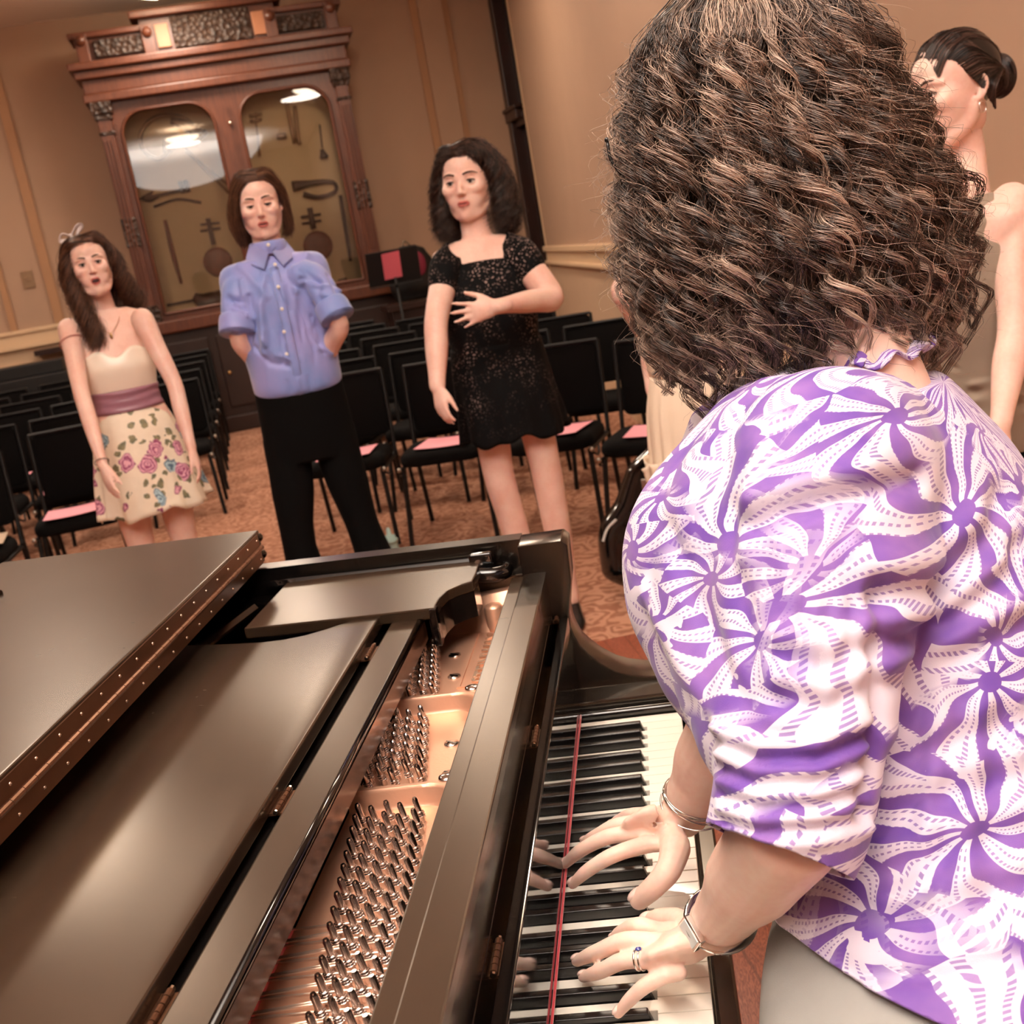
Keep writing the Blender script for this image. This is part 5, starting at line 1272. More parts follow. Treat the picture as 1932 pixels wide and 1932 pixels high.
# ---------------- woman in the black lace dress
d = 3.95
eyeC = dep(869, 346, d); G = np.array([eyeC[0]+.02, eyeC[1], 0]); hz = eyeC[2]
fw = unit(np.array([CP[0]-G[0]-.25, CP[1]-G[1], 0])); sd = np.cross((0, 0, 1), fw)
lady = person(G, 'dark haired woman singing in short sleeved black lace dress, hand on stomach')
Mh = frame(unit(fw+np.array([0, 0, -.02])-sd*.22), unit(np.array([0, 0, 1])+sd*.02)); hc = eyeC+Mh[:, 1]*.083+np.array([0, 0, -.004])
head = head_mesh(hc, Mh, 1.13, 1.04, .25)
mb = MB(); SH = hz-.225
mb.tube([hc+[0, 0, -.06]-fw*.005, Z(hz-.165, 0, -.09), Z(hz-.24, 0, -.09)], [.052, .054, .07], 20, round_ends=True, res=4)
tors = [(Z(SH+.035, 0, -.085), .085, .05, .055), (Z(SH, 0, -.08), .172, .07, .08), (Z(SH-.1, 0, -.07), .172, .12, .10), (Z(SH-.2, 0, -.065), .168, .135, .10), (Z(SH-.33, 0, -.065), .155, .115, .10), (Z(SH-.5, 0, -.065), .168, .12, .12), (Z(SH-.62, 0, -.065), .172, .11, .12)]
mb.loft(torso_rings(lerp_spec(tors, 22), sd, fw))
sl_ = dep(838, 507, d)-fw*.07; sr = dep(982, 484, d)-fw*.07
el, wl = dep(823, 606, d-.0), dep(825, 728, d-.05); er, wr = dep(1041, 562, d+.03), dep(940, 578, d-.20)
arm_into(mb, sl_, el, wl, (.052, .047, .042, .042, .030)); arm_into(mb, sr, er, wr, (.058, .052, .044, .043, .031))
hand_into(mb, wl, dep(838, 795, d-.06)-wl, -sd*.6+fw*.6, fw+sd, .92, (.35, .4, .45, .5), .04, .5)
hand_into(mb, wr, dep(866, 597, d-.20)-wr, fw, (0, 0, 1), .98, (.06, .10, .10, .15), .17, .75, .3)
for s_ in (-1, 1): leg_into(mb, Z(.88, s_*.08+.01, -.065), Z(.60, s_*.088+.018, -.05), Z(.08, s_*.066+.05, -.08), (.078, .058, .050, .054, .036))
body = joinmesh([fuse(mb, .0055, 5), head]); body.transform(Matrix.Translation(-Vector(lady['_org']))); finish(body, 'body', M_skin, lady, smooth=True)
face_parts(lady, hc, Mh, 1.13, 1.04, .25, .95, (-.2, -.1))
M_lace = bpy.data.materials.new('black_lace'); M_lace.use_nodes = True
g = NG(M_lace); b = M_lace.node_tree.nodes['Principled BSDF']; tc = g.n('ShaderNodeTexCoord').outputs['Object']
vo = g.n('ShaderNodeTexVoronoi', feature='DISTANCE_TO_EDGE'); vo.inputs['Scale'].default_value = 78; g.l(tc, vo.inputs['Vector'])
v2 = g.n('ShaderNodeTexVoronoi'); v2.inputs['Scale'].default_value = 30; g.l(tc, v2.inputs['Vector'])
holes = g.m('MULTIPLY', g.m('GREATER_THAN', vo.outputs['Distance'], .20), g.m('GREATER_THAN', g.m('SINE', g.m('MULTIPLY', v2.outputs['Distance'], 30.0)), .15))
f = g.m('MULTIPLY', holes, g.thr(g.noise(tc, 9, 2), .40, .62))
sx_ = g.n('ShaderNodeSeparateXYZ'); g.l(tc, sx_.inputs[0]); f = g.m('MULTIPLY', f, g.thr(sx_.outputs[2], .75, 1.15))
g.l(g.mixc(g.m('MULTIPLY', f, .85), (8, 7, 8), (176, 150, 142)), b.inputs['Base Color']); b.inputs['Roughness'].default_value = .8; b.inputs['Specular IOR Level'].default_value = .15
bp = g.n('ShaderNodeBump'); bp.inputs['Strength'].default_value = .5; bp.inputs['Distance'].default_value = .002; g.l(g.m('SUBTRACT', 1.0, holes), bp.inputs['Height']); g.l(bp.outputs[0], b.inputs['Normal'])
mb = MB()
dr = [(Z(SH+.028, 0, -.085), .092, .053, .058), (Z(SH-.004, 0, -.08), .158, .070, .078), (Z(SH-.03, 0, -.078), .166, .085, .086), (Z(SH-.1, 0, -.07), .182, .130, .108), (Z(SH-.2, 0, -.065), .178, .145, .108), (Z(SH-.32, 0, -.065), .163, .126, .108), (Z(SH-.36, 0, -.065), .166, .126, .112)]
mb.loft(torso_rings(lerp_spec(dr, 22), sd, fw, 64))
cl, cr = sl_+(el-sl_)*.30, sr+(er-sr)*.28
mb.tube([Z(SH-.005, -.10, -.08), sl_+[0, 0, .004], cl], [.045, .057, .055], 24, round_ends=True, res=6); mb.tube([Z(SH-.005, .10, -.08), sr+[0, 0, .004], cr], [.045, .062, .061], 24, round_ends=True, res=6)
me = fuse(mb, .0036, 6)
# scoop neckline: keep only cloth outside the neck ellipse
nc = Z(SH+.02, .0, -.02)
def keep(c):
    q = c-nc; x = q@sd; y = q@fw; z = q[:, 2]
    return ~(((x/.108)**2+((z-.035)/.098)**2 < 1) & (y > -.09)) & ~((z > .02) & (np.abs(x) < .09))
me = cut(me, keep); me.transform(Matrix.Translation(-Vector(lady['_org']))); dress = finish(me, 'dress_bodice', M_lace, lady, smooth=True)
rows = lerp_spec([(Z(SH-.34, 0, -.065), .167, .126, .112), (Z(SH-.43, 0, -.065), .178, .135, .125), (Z(SH-.54, .005, -.06), .186, .145, .14), (Z(SH-.60, .01, -.06), .192, .15, .145), (Z(.745, .012, -.06), .200, .155, .15)], 26)
skirt(lady, 'skirt', M_lace, rows, 9, .045, phase=1.0)
mb = MB(); mb.ell((0, 0, 0), (.086, .098, .091), 26, 16); hv = ((mb.arr()+[0, .022, .044])*1.11) @ Mh.T+hc; Mb = Mh*1.13
M_hl = hair_mat('near_black_hair', (16, 10, 8), (44, 28, 22), (104, 72, 56))
cap = MB(); cap.add(hv, mb.f); capo = cap.build('hair', M_hl, lady, smooth=True)
L_ = [[S(-.02, -.064), S(-.05, -.048, .006), (-.085, -.03, .03), (-.094, -.02, -.03), (-.092, -.03, -.09), (-.080, -.045, -.13)], [S(-.02, -.03), S(-.05, -.01, .014), (-.100, .02, .02), (-.108, .01, -.06), (-.106, -.01, -.12), (-.085, -.02, -.155)], [S(-.02, .03), S(-.05, .05, .016), (-.095, .09, 0), (-.10, .09, -.08), (-.09, .08, -.15), (-.06, .08, -.17)], [S(0, .07), (0, .13, .05), (0, .14, -.03), (0, .13, -.1), (0, .12, -.15), (0, .10, -.17)]]
R2 = [[S(-.02, -.064), S(.03, -.060, .008), (.078, -.035, .05), (.086, -.01, -.01), (.090, -.01, -.08), (.085, -.02, -.12)], [S(-.02, -.03), S(.04, -.02, .016), (.096, .02, .04), (.104, .03, -.05), (.108, .02, -.11), (.09, .01, -.145)], [S(-.02, .03), S(.045, .05, .018), (.10, .08, .02), (.108, .08, -.07), (.105, .07, -.12), (.09, .06, -.15)], [S(0, .07), S(.04, .085, .016), (.08, .13, 0), (.09, .13, -.08), (.085, .12, -.14), (.07, .10, -.17)]]
strands('locks', np.concatenate([guided(Mb, hc, L_, 1500, 36, .009, .018, 5, 18), guided(Mb, hc, R2, 1700, 36, .010, .019, 5, 19)]), .0008, M_hl, capo)
for s_ in (-1, 1): shoe('shoe', Z(0, s_*.066+.05, -.08), fw, M_shoeb, lady)

# ---------------- woman in the grey tank top, at the right edge
d = 2.42
eyeC = dep(1757, 180, d); G = np.array([eyeC[0]+.09, eyeC[1], 0]); hz = eyeC[2]
fw = unit(np.array([-.92, -.40, 0])); sd = np.cross((0, 0, 1), fw)
tank = person(G, 'slim woman at right in taupe sleeveless top, dark hair in a smooth bun')
Mh = frame(unit(fw+np.array([0, 0, -.03])), (0, 0, 1)); hc = eyeC+Mh[:, 1]*.075-Mh[:, 0]*.031+np.array([0, 0, -.004])
head = head_mesh(hc, Mh, 1.0, .95, .35)
mb = MB(); SH = hz-.25
G0 = dep(1822, 500, 2.45); G0 = np.array([G0[0], G0[1], 0])
mb.tube([hc+[0, 0, -.06]+Mh[:, 1]*.012, hc+[0, 0, -.15]+Mh[:, 1]*.022, np.array([G0[0], G0[1], SH-.01])], [.044, .045, .06], 20, round_ends=True, res=4)
G0 = dep(1822, 500, 2.45); G0 = np.array([G0[0], G0[1], 0]); Z = lambda z, dx=0, df=0: G0+np.array([0, 0, z])+sd*dx+fw*df
tors = [(Z(SH+.03, 0, -.01), .075, .045, .05), (Z(SH, 0, 0), .165, .06, .065), (Z(SH-.1, 0, 0), .155, .09, .085), (Z(SH-.2, 0, 0), .142, .10, .085), (Z(SH-.33, 0, 0), .125, .085, .085), (Z(SH-.46, 0, 0), .152, .09, .11), (Z(SH-.58, 0, 0), .16, .09, .11)]
mb.loft(torso_rings(lerp_spec(tors, 22), sd, fw))
sr = dep(1908, 385, d-.10); er = dep(1913, 618, d-.12); wr = dep(1888, 800, d-.18)
sl_ = Z(SH-.025, -.17, 0); el = Z(SH-.30, -.20, -.03); wl = Z(SH-.52, -.19, .06)
arm_into(mb, sr, er, wr, (.044, .038, .032, .033, .022)); arm_into(mb, sl_, el, wl, (.044, .038, .032, .033, .022))
hand_into(mb, wr, dep(1880, 900, d-.20)-wr, sd, fw, .88, (.3, .35, .4, .45)); hand_into(mb, wl, np.array([0, 0, -1.]), -sd, fw, .88, (.3, .35, .4, .45))
body = joinmesh([fuse(mb, .005, 5), head]); body.transform(Matrix.Translation(-Vector(tank['_org']))); finish(body, 'body', M_skin, tank, smooth=True)
face_parts(tank, hc, Mh, 1.0, .95, .3, .8, (0, -.2))
M_tank = mat('taupe_jersey', (136, 118, 102), .75, var=.08, vscale=12, bump=.2, bscale=600)
mb = MB()
tk = [(Z(SH+.034, 0, -.01), .105, .052, .056), (Z(SH+.006, 0, 0), .140, .066, .072), (Z(SH-.03, 0, 0), .154, .076, .080), (Z(SH-.1, 0, 0), .162, .098, .092), (Z(SH-.2, 0, 0), .152, .112, .094), (Z(SH-.33, 0, 0), .138, .10, .095), (Z(SH-.46, 0, 0), .160, .105, .118), (Z(SH-.50, 0, 0), .164, .106, .12)]
mb.loft(torso_rings(lerp_spec(tk, 26), sd, fw, 64))
me = fuse(mb, .0035, 5); rs = np.random.default_rng(9)
FL = [([Z(SH-rs.uniform(.3, .48), x0, .1), Z(SH-rs.uniform(.33, .5), x0+.10, .1)], .008, rs.choice([-1, 1])*.007) for x0 in np.linspace(-.16, .1, 18)]
FL += [([Z(SH-.33-.02*k, -.05, .11), Z(SH-.35-.018*k, .08, .10), Z(SH-.34-.02*k, .15, .0)], .007, .006*(-1)**k) for k in range(7)]
FL += [([Z(SH-.02, .12, .05), Z(SH-.14, .06, .11)], .012, .008), ([Z(SH-.05, .15, 0), Z(SH-.18, .09, .10)], .012, -.007)]
folds(me, FL)
nc = Z(SH+.02, 0, .0)
def keep(c):
    q = c-nc; x = q@sd; y = q@fw; z = q[:, 2]
    return ~(((x/.078)**2+((z-.015)/.085)**2 < 1) & (y > -.03)) & ~((z > .0) & (np.abs(x) < .07))
me = cut(me, keep); me.transform(Matrix.Translation(-Vector(tank['_org']))); o = finish(me, 'tank_top', M_tank, tank, smooth=True); md = o.modifiers.new('s', 'SOLIDIFY'); md.thickness = .003
mb = MB(); wz = SH-.45
mb.loft(torso_rings(lerp_spec([(Z(wz, 0, 0), .150, .092, .108), (Z(wz-.1, 0, 0), .168, .10, .125), (Z(wz-.2, 0, 0), .172, .10, .12), (Z(wz-.26, 0, 0), .165, .09, .11)], 12), sd, fw))
for s_ in (-1, 1): mb.tube([Z(wz-.16, s_*.085, 0), Z(.5, s_*.09, .01), Z(.05, s_*.09, 0)], [.088, .07, .075], 22, res=5)
me = fuse(mb, .007, 5); me.transform(Matrix.Translation(-Vector(tank['_org']))); finish(me, 'trousers', M_trs, tank, smooth=True)
for s_ in (-1, 1): shoe('shoe', Z(0, s_*.09, 0), fw, M_shoeb, tank)
# smooth pulled back hair, bun, hoop earring
M_hs = hair_mat('sleek_dark_hair', (14, 9, 8), (34, 22, 18), (92, 66, 56), .28)
mb = MB(); mb.ell((0, 0, 0), (.0775, .096, .088), 30, 20); hv = (mb.arr()+[0, .021, .042]) @ Mh.T+hc
cap = MB(); cap.add(hv, mb.f); capo = cap.build('hair', M_hs, tank, smooth=True)
bunc = np.array([0, .125, .018]); gs = []
for sx in (-1, 1):
    gs.append([[np.array(S(sx*x0, y0, -.001)) if z0 is None else (sx*x0, y0, z0), np.array(S(sx*min(.070, x0*1.1+.006), y0*.3+.02, .004)) if z0 is None else (sx*.078, y0*.3+.03, z0*.6+.02), (sx*.062, .080, .03), (sx*.01, .112, .02)] for x0, y0, z0 in ((.0, -.068, None), (.03, -.064, None), (.050, -.050, None), (.064, -.032, None), (.0765, -.012, .030), (.077, .02, -.005), (.06, .06, -.05))])
top = [[S(x0, -.067, -.001), S(x0*1.1, -.035, .004), S(x0*1.1, .02, .005), S(x0, .075, .004), (x0*.5, .112, .04)] for x0 in (-.05, -.02, .02, .05)]
strands('swept_strands', np.concatenate([guided(Mh, hc, gs[0], 1200, 16, .0025, 0, 1, 28), guided(Mh, hc, gs[1], 1200, 16, .0025, 0, 1, 29), guided(Mh, hc, top, 1000, 16, .0025, 0, 1, 30)]), .0009, M_hs, capo)
mb = MB(); mb.ell(Mh@bunc+hc, (.038, .036, .046), 22, 14); bo = mb.build('bun', M_hs, tank, smooth=True)
Bs = []
for k in range(900):
    a0 = RNG.uniform(0, 2*PI); tl = RNG.uniform(.2, .95)*RNG.choice([-1, 1]); t = np.linspace(0, 2.4, 18)+a0
    lat = np.arcsin(tl)+.25*np.sin(t*1.5+a0); r_ = .0395+.002*RNG.random()
    p = np.stack([r_*.98*np.cos(lat)*np.cos(t)*.95, r_*np.sin(lat)*.9, r_*1.15*np.cos(lat)*np.sin(t)], 1); Bs.append((p+bunc) @ Mh.T+hc)
strands('bun_strands', np.array(Bs), .0009, M_hs, bo)
for sx in (-1, 1):
    c = hc+Mh@np.array([sx*.079, .012, -.040]); mb = MB(); mb.tube([c+Mh@np.array([0, .009*math.sin(t), .012*math.cos(t)]) for t in np.linspace(0, 2*PI, 21)], .0014, 8, cap=False); mb.build('hoop_earring', M_pin, tank, smooth=True)

# ---------------- person in a cream skirt behind the pianist
d = 3.35
sd = unit(np.array([.97, .25, 0])); fw = np.array([sd[1], -sd[0], 0])
hemc = dep(1330, 852, d); G = np.array([hemc[0], hemc[1], 0]); Z = lambda z, dx=0, df=0: G+np.array([0, 0, z])+sd*dx+fw*df
cream = person(G, 'singer mostly hidden by curly hair, pale arm and pleated cream dress showing')
hc = Z(1.49); Mh = frame(fw)
head = head_mesh(hc, Mh, .98, 1, .5)
mb = MB(); SH = 1.28
mb.tube([hc+[0, 0, -.06], Z(1.36, 0, -.02), Z(1.29, 0, -.02)], [.045, .046, .06], 16, round_ends=True, res=4)
mb.loft(torso_rings(lerp_spec([(Z(SH+.03), .08, .05, .05), (Z(SH), .16, .065, .07), (Z(SH-.15), .145, .105, .085), (Z(SH-.3), .12, .085, .08), (Z(SH-.5), .16, .1, .11)], 16), sd, fw))
wl = dep(1232, 735, d-.03); el = dep(1228, 640, d); sl_ = Z(SH-.03, -.165)
arm_into(mb, sl_, el, wl, (.045, .04, .035, .034, .024)); hand_into(mb, wl, dep(1246, 800, d-.05)-wl, -sd*.8+fw*.5, fw, .95, (.35, .4, .5, .6), .03, .5)
arm_into(mb, Z(SH-.03, .165), Z(SH-.3, .19), Z(SH-.52, .18, .05), (.045, .04, .035, .034, .024)); hand_into(mb, Z(SH-.52, .18, .05), (0, 0, -1.), sd, fw, .95)
for s_ in (-1, 1): leg_into(mb, Z(.75, s_*.08), Z(.44, s_*.08), Z(.08, s_*.08))
body = joinmesh([fuse(mb, .006, 5), head]); body.transform(Matrix.Translation(-Vector(cream['_org']))); finish(body, 'body', M_skin, cream, smooth=True)
face_parts(cream, hc, Mh, .98, 1, .5)
M_chif = mat('cream_chiffon', (240, 220, 196), .7, var=.03, vscale=10)
mb = MB(); mb.loft(torso_rings(lerp_spec([(Z(SH-.06), .155, .10, .09), (Z(SH-.15), .152, .115, .092), (Z(SH-.3), .128, .095, .088)], 10), sd, fw)); mb.build('bodice', M_chif, cream, smooth=True)
rows = lerp_spec([(Z(SH-.28), .13, .098, .09), (Z(SH-.4), .155, .12, .12), (Z(SH-.6), .168, .14, .14), (Z(hemc[2]), .18, .155, .15)], 22)
skirt(cream, 'skirt', M_chif, rows, 17, .045, phase=2)
mb = MB(); mb.ell((0, 0, 0), (.082, .097, .088), 22, 14); hv = (mb.arr()+[0, .022, .043]) @ Mh.T+hc; cap = MB(); cap.add(hv, mb.f); capo = cap.build('hair', M_hb, cream, smooth=True)
strands('locks', np.concatenate([guided(Mh, hc, L_, 700, 22, .008, .004, 2, 38), guided(Mh, hc, R2, 700, 22, .008, .004, 2, 39)]), .001, M_hb, capo)
for s_ in (-1, 1): shoe('shoe', Z(0, s_*.08, 0), fw, M_shoeb, cream)
# ================================================================== the pianist
pian = thing('person', (.42, -.52, 0), 'pianist seen from behind with big curly brown hair and purple patterned blouse', 'person'); pian['_skin'] = 'b'
HC = dep(1478, 318, 1.19)
# joints read against the keyboard
sL = dep(1555, 905, 1.05); eL = dep(1492, 1560, .905); wL = onz(1343, 1757, .806)
sR = dep(1420, 850, 1.36); eR = dep(1392, 1350, 1.17); wR = onz(1288, 1540, .812)
fwp = unit(np.array([-.93, .18, 0])); sdp = np.cross((0, 0, 1), fwp)      # sdp: her left, towards the camera
NB = dep(1640, 720, 1.17)                                               # base of the neck
HIP = dep(1800, 1830, 1.02)
def hand_fingers(mb, palm, fingers, thumb):
    """palm: rows of (centre, half width, half thickness, width axis); fingers: joint lists with radii"""
    for pts, rr in fingers+[thumb]:
        mb.tube([np.array(p) for p in pts], rr, 12, up=(0, 0, 1), round_ends=True, res=4)
KZ = .735
# left hand (nearer): knuckles, then finger joints resting on the keys
def px(u, v, z): return onz(u, v, z)
def hand(mb, W, kn, fings, thumb, elbow):
    W = np.array(W); K = [np.array(k) for k in kn]; c = sum(K)/4
    ax = unit(K[0]-K[-1]); f = unit(c-W); n = unit(np.cross(ax, f)); n = n if n[2] > 0 else -n
    wd = np.linalg.norm(K[0]-K[-1])/2
    fa = unit(W-elbow)
    mb.tube([W-fa*.05, W-fa*.02, W+f*.015, W*.55+c*.45-n*.004, W*.2+c*.8-n*.003, c-n*.003], [(.030, .024), (.027, .021), (.029, .019), (wd+.008, .018), (wd+.011, .0155), (wd+.009, .011)], 20, up=n, round_ends=True, res=5)
    mb.tube([W+f*.018+(thumb[0][0]-W)*.2, thumb[0][0], thumb[0][1]], [.015, .0155, .012], 12, up=n, round_ends=True, res=3)
    for k, (pts, r) in enumerate(fings):
        P = [K[k]-f*.012-n*.004, K[k]-n*.001]+[np.array(p) for p in pts]
        mb.tube(P, [r*1.05, r*1.12]+[r*1.0, r*.90, r*.68][-len(pts):], 12, up=n, round_ends=True, res=4)
        mb.ell(K[k]+n*.0005, (r*1.15, r*1.15, r*.95), 12, 8)
    tp, tr = thumb; mb.tube([np.array(p) for p in tp], tr, 12, up=n, round_ends=True, res=4)
# left hand: index, middle, ring, little
kL = [px(1242, 1756, .800), px(1236, 1777, .806), px(1240, 1808, .803), px(1256, 1838, .792)]
fL = [([px(1205, 1746, .806), px(1172, 1760, .784), px(1158, 1772, .762)], .0083),
      ([px(1180, 1775, .805), px(1125, 1797, .784), px(1088, 1813, .757)], .0088),
      ([px(1178, 1812, .797), px(1134, 1832, .776), px(1100, 1843, .752)], .0083),
      ([px(1220, 1858, .784), px(1190, 1884, .768), px(1166, 1912, .751)], .0074)]
tL = ([px(1310, 1770, .796), px(1285, 1740, .790), px(1250, 1733, .780), px(1222, 1738, .768)], [.0145, .0125, .0105, .0085])
# right hand
kR = [px(1218, 1592, .806), px(1205, 1570, .810), px(1212, 1550, .806), px(1232, 1535, .798)]
fR = [([px(1160, 1612, .806), px(1112, 1640, .786), px(1080, 1668, .762)], .0086),
      ([px(1150, 1578, .806), px(1098, 1603, .785), px(1066, 1630, .758)], .0088),
      ([px(1165, 1556, .804), px(1125, 1576, .784), px(1102, 1588, .762)], .0082),
      ([px(1195, 1535, .796), px(1170, 1545, .778), px(1152, 1556, .760)], .0072)]
tR = ([px(1275, 1598, .806), px(1262, 1640, .798), px(1235, 1672, .784), px(1206, 1698, .762)], [.0165, .0138, .0122, .0108])
mbh = MB()
hand(mbh, wL, kL, fL, tL, eL); hand(mbh, wR, kR, fR, tR, eR)
for W_, E_ in ((wL, eL), (wR, eR)):
    mbh.tube([W_, W_*.72+E_*.28, W_*.4+E_*.6, E_, E_+(unit(E_-W_))*.02], [(.0265, .021), (.032, .029), (.042, .039), (.046, .043), (.03, .03)], 22, round_ends=True, res=5)
hm = fuse(mbh, .0017, 5)
# fingernail and knuckle relief
mb = MB()
mb.tube([eL*.85+sL*.15, eL*.5+sL*.5, sL], [.030, .046, .056], 20, round_ends=True, res=5); mb.tube([eR*.85+sR*.15, eR*.5+sR*.5, sR], [.030, .040, .056], 20, round_ends=True, res=5)
upT = unit(NB-HIP)
BL = [(dep(1760, 1830, .98), .205, .150, .155), (dep(1765, 1650, 1.02), .200, .150, .150), (dep(1760, 1450, 1.08), .185, .155, .145), (dep(1730, 1250, 1.13), .185, .180, .150), (dep(1690, 1060, 1.16), .195, .200, .150), (dep(1660, 900, 1.18), .195, .175, .140), (dep(1640, 790, 1.18), .160, .125, .105), (dep(1640, 725, 1.18), .095, .075, .075)]
mb.loft(torso_rings(lerp_spec([(c, w-.05, a-.05, d_-.05) for c, w, a, d_ in BL[:-2]]+[(BL[-2][0], .10, .07, .06), (BL[-1][0], .062, .055, .055)], 24), sdp, fwp))
mb.tube([NB-upT*.03, NB+[-.01, 0, .04], HC+[.02, 0, -.04]], [.062, .055, .055], 18, round_ends=True, res=4)
SK = dep(1750, 1850, .985)
for s_ in (-1, 1): leg_into(mb, SK+sdp*s_*.07-[-.03, 0, .12], np.array([SK[0]+.06, SK[1], .47])+sdp*s_*.07, np.array([SK[0]+.09, SK[1], .08])+sdp*s_*.07, (.072, .055, .05, .052, .034))
Mp = frame(unit(np.array([-.9, .25, -.35])), (0, 0, 1))
hp = head_mesh(HC, Mp, 1.0, 1.0, .3, voxel=.004)
body = joinmesh([fuse(mb, .007, 6), hm, hp]); body.transform(Matrix.Translation(-Vector(pian['_org']))); finish(body, 'body', M_skin2, pian, smooth=True)
face_parts(pian, HC, Mp, 1.0, 1.0, .3)
# nails
M_nail = mat('finger_nail', (250, 216, 204), .2, coat=.4, var=.02)
def nail(tip, prev, r):
    d_ = unit(tip-prev); n_ = unit(np.array([0, 0, 1])-d_*d_[2]); s_ = np.cross(d_, n_); c = tip-d_*.002+n_*r*.48
    mb = MB(); mb.ell(c, (r*.60, r*.85, r*.34), 14, 8, M=np.stack([s_, d_, n_], 1)); mb.build('nail', M_nail, pian, smooth=True)
for F_ in (fL, fR):
    for pts, r in F_: nail(pts[-1], pts[-2], r)
for tp, tr in (tL, tR): nail(tp[-1], tp[-2], tr[-1]*1.4)
# ---- blouse
M_bl = bpy.data.materials.new('purple_leaf_print'); M_bl.use_nodes = True
g = NG(M_bl); b = M_bl.node_tree.nodes['Principled BSDF']; tc = g.n('ShaderNodeTexCoord').outputs['Object']
sx_ = g.n('ShaderNodeSeparateXYZ'); g.l(tc, sx_.inputs[0]); X_, Y_, Zz = sx_.outputs
U_ = g.m('MULTIPLY', g.m('ARCTAN2', g.m('SUBTRACT', X_, .04), g.m('SUBTRACT', .10, Y_)), .215); V_ = g.m('ADD', Zz, g.m('MULTIPLY', Y_, .2))
cb = g.n('ShaderNodeCombineXYZ'); g.l(U_, cb.inputs[0]); g.l(V_, cb.inputs[1])
wv = g.n('ShaderNodeVectorMath', operation='MULTIPLY_ADD'); g.l(g.noise(cb.outputs[0], 13, 2, 'Color'), wv.inputs[0]); wv.inputs[1].default_value = (.05, .05, 0); g.l(cb.outputs[0], wv.inputs[2])
def fans(scale, petals, twist, sh, width):
    """flowers of radiating strap leaves around scattered centres"""
    mp = g.n('ShaderNodeMapping'); mp.inputs['Location'].default_value = (sh, sh*1.7, 0); g.l(wv.outputs[0], mp.inputs['Vector'])
    v_ = g.n('ShaderNodeTexVoronoi', voronoi_dimensions='2D'); v_.inputs['Scale'].default_value = scale; v_.inputs['Randomness'].default_value = .9; g.l(mp.outputs[0], v_.inputs['Vector'])
    dl = g.n('ShaderNodeVectorMath', operation='SUBTRACT'); g.l(mp.outputs[0], dl.inputs[0]); g.l(v_.outputs['Position'], dl.inputs[1])
    s2 = g.n('ShaderNodeSeparateXYZ'); g.l(dl.outputs[0], s2.inputs[0]); ang = g.m('ARCTAN2', s2.outputs[1], s2.outputs[0])
    dd = v_.outputs['Distance']; ph = g.m('ADD', g.m('MULTIPLY', ang, petals), g.m('MULTIPLY', dd, twist))
    s_ = g.m('SINE', ph); body_ = g.m('GREATER_THAN', s_, g.m('SUBTRACT', width, g.m('MULTIPLY', dd, .5)))
    # dotted veins running along each strap
    vein = g.m('MULTIPLY', g.m('GREATER_THAN', g.m('SINE', g.m('MULTIPLY', ph, 4.0)), .5), g.m('GREATER_THAN', g.m('SINE', g.m('MULTIPLY', dd, 185.0)), -.1))
    vein2 = g.m('MULTIPLY', vein, g.m('GREATER_THAN', dd, .16))
    core = g.m('GREATER_THAN', dd, .10)
    return g.m('MULTIPLY', g.m('MULTIPLY', body_, g.m('SUBTRACT', 1.0, g.m('MULTIPLY', vein2, .8))), core), v_.outputs['Distance'], v_.outputs['Color']
A_, dA, cA = fans(8.6, 8.0, 6.0, .0, -.12); B_, dB, cB = fans(12.0, 9.0, -8.0, 3.3, -.02)
selN = g.thr(g.noise(cb.outputs[0], 7.5, 1), .46, .52)
mxs = g.n('ShaderNodeMix', data_type='FLOAT'); g.l(selN, mxs.inputs[0]); g.l(A_, mxs.inputs[2]); g.l(B_, mxs.inputs[3])
blob_ = g.m('GREATER_THAN', g.noise(wv.outputs[0], 34, 2), .60); patch = g.m('GREATER_THAN', g.noise(cb.outputs[0], 5, 1), .56)
whi = g.m('MAXIMUM', mxs.outputs[0], g.m('MULTIPLY', blob_, patch))
pur = g.mixc(g.thr(g.noise(tc, 18, 3), .35, .65), (98, 60, 152), (130, 90, 164))
wht = g.mixc(g.noise(tc, 25, 2), (230, 221, 231), (204, 194, 220))
mx = g.n('ShaderNodeMix', data_type='RGBA'); g.l(whi, mx.inputs[0]); g.l(pur, mx.inputs[6]); g.l(wht, mx.inputs[7])
g.l(mx.outputs[2], b.inputs['Base Color']); b.inputs['Roughness'].default_value = .7; b.inputs['Sheen Weight'].default_value = .2
bp = g.n('ShaderNodeBump'); bp.inputs['Strength'].default_value = .15; bp.inputs['Distance'].default_value = .001; g.l(g.noise(tc, 1200, 1), bp.inputs['Height']); g.l(bp.outputs[0], b.inputs['Normal'])
mb = MB()
mb.loft(torso_rings(lerp_spec(BL, 34), sdp, fwp, 72))
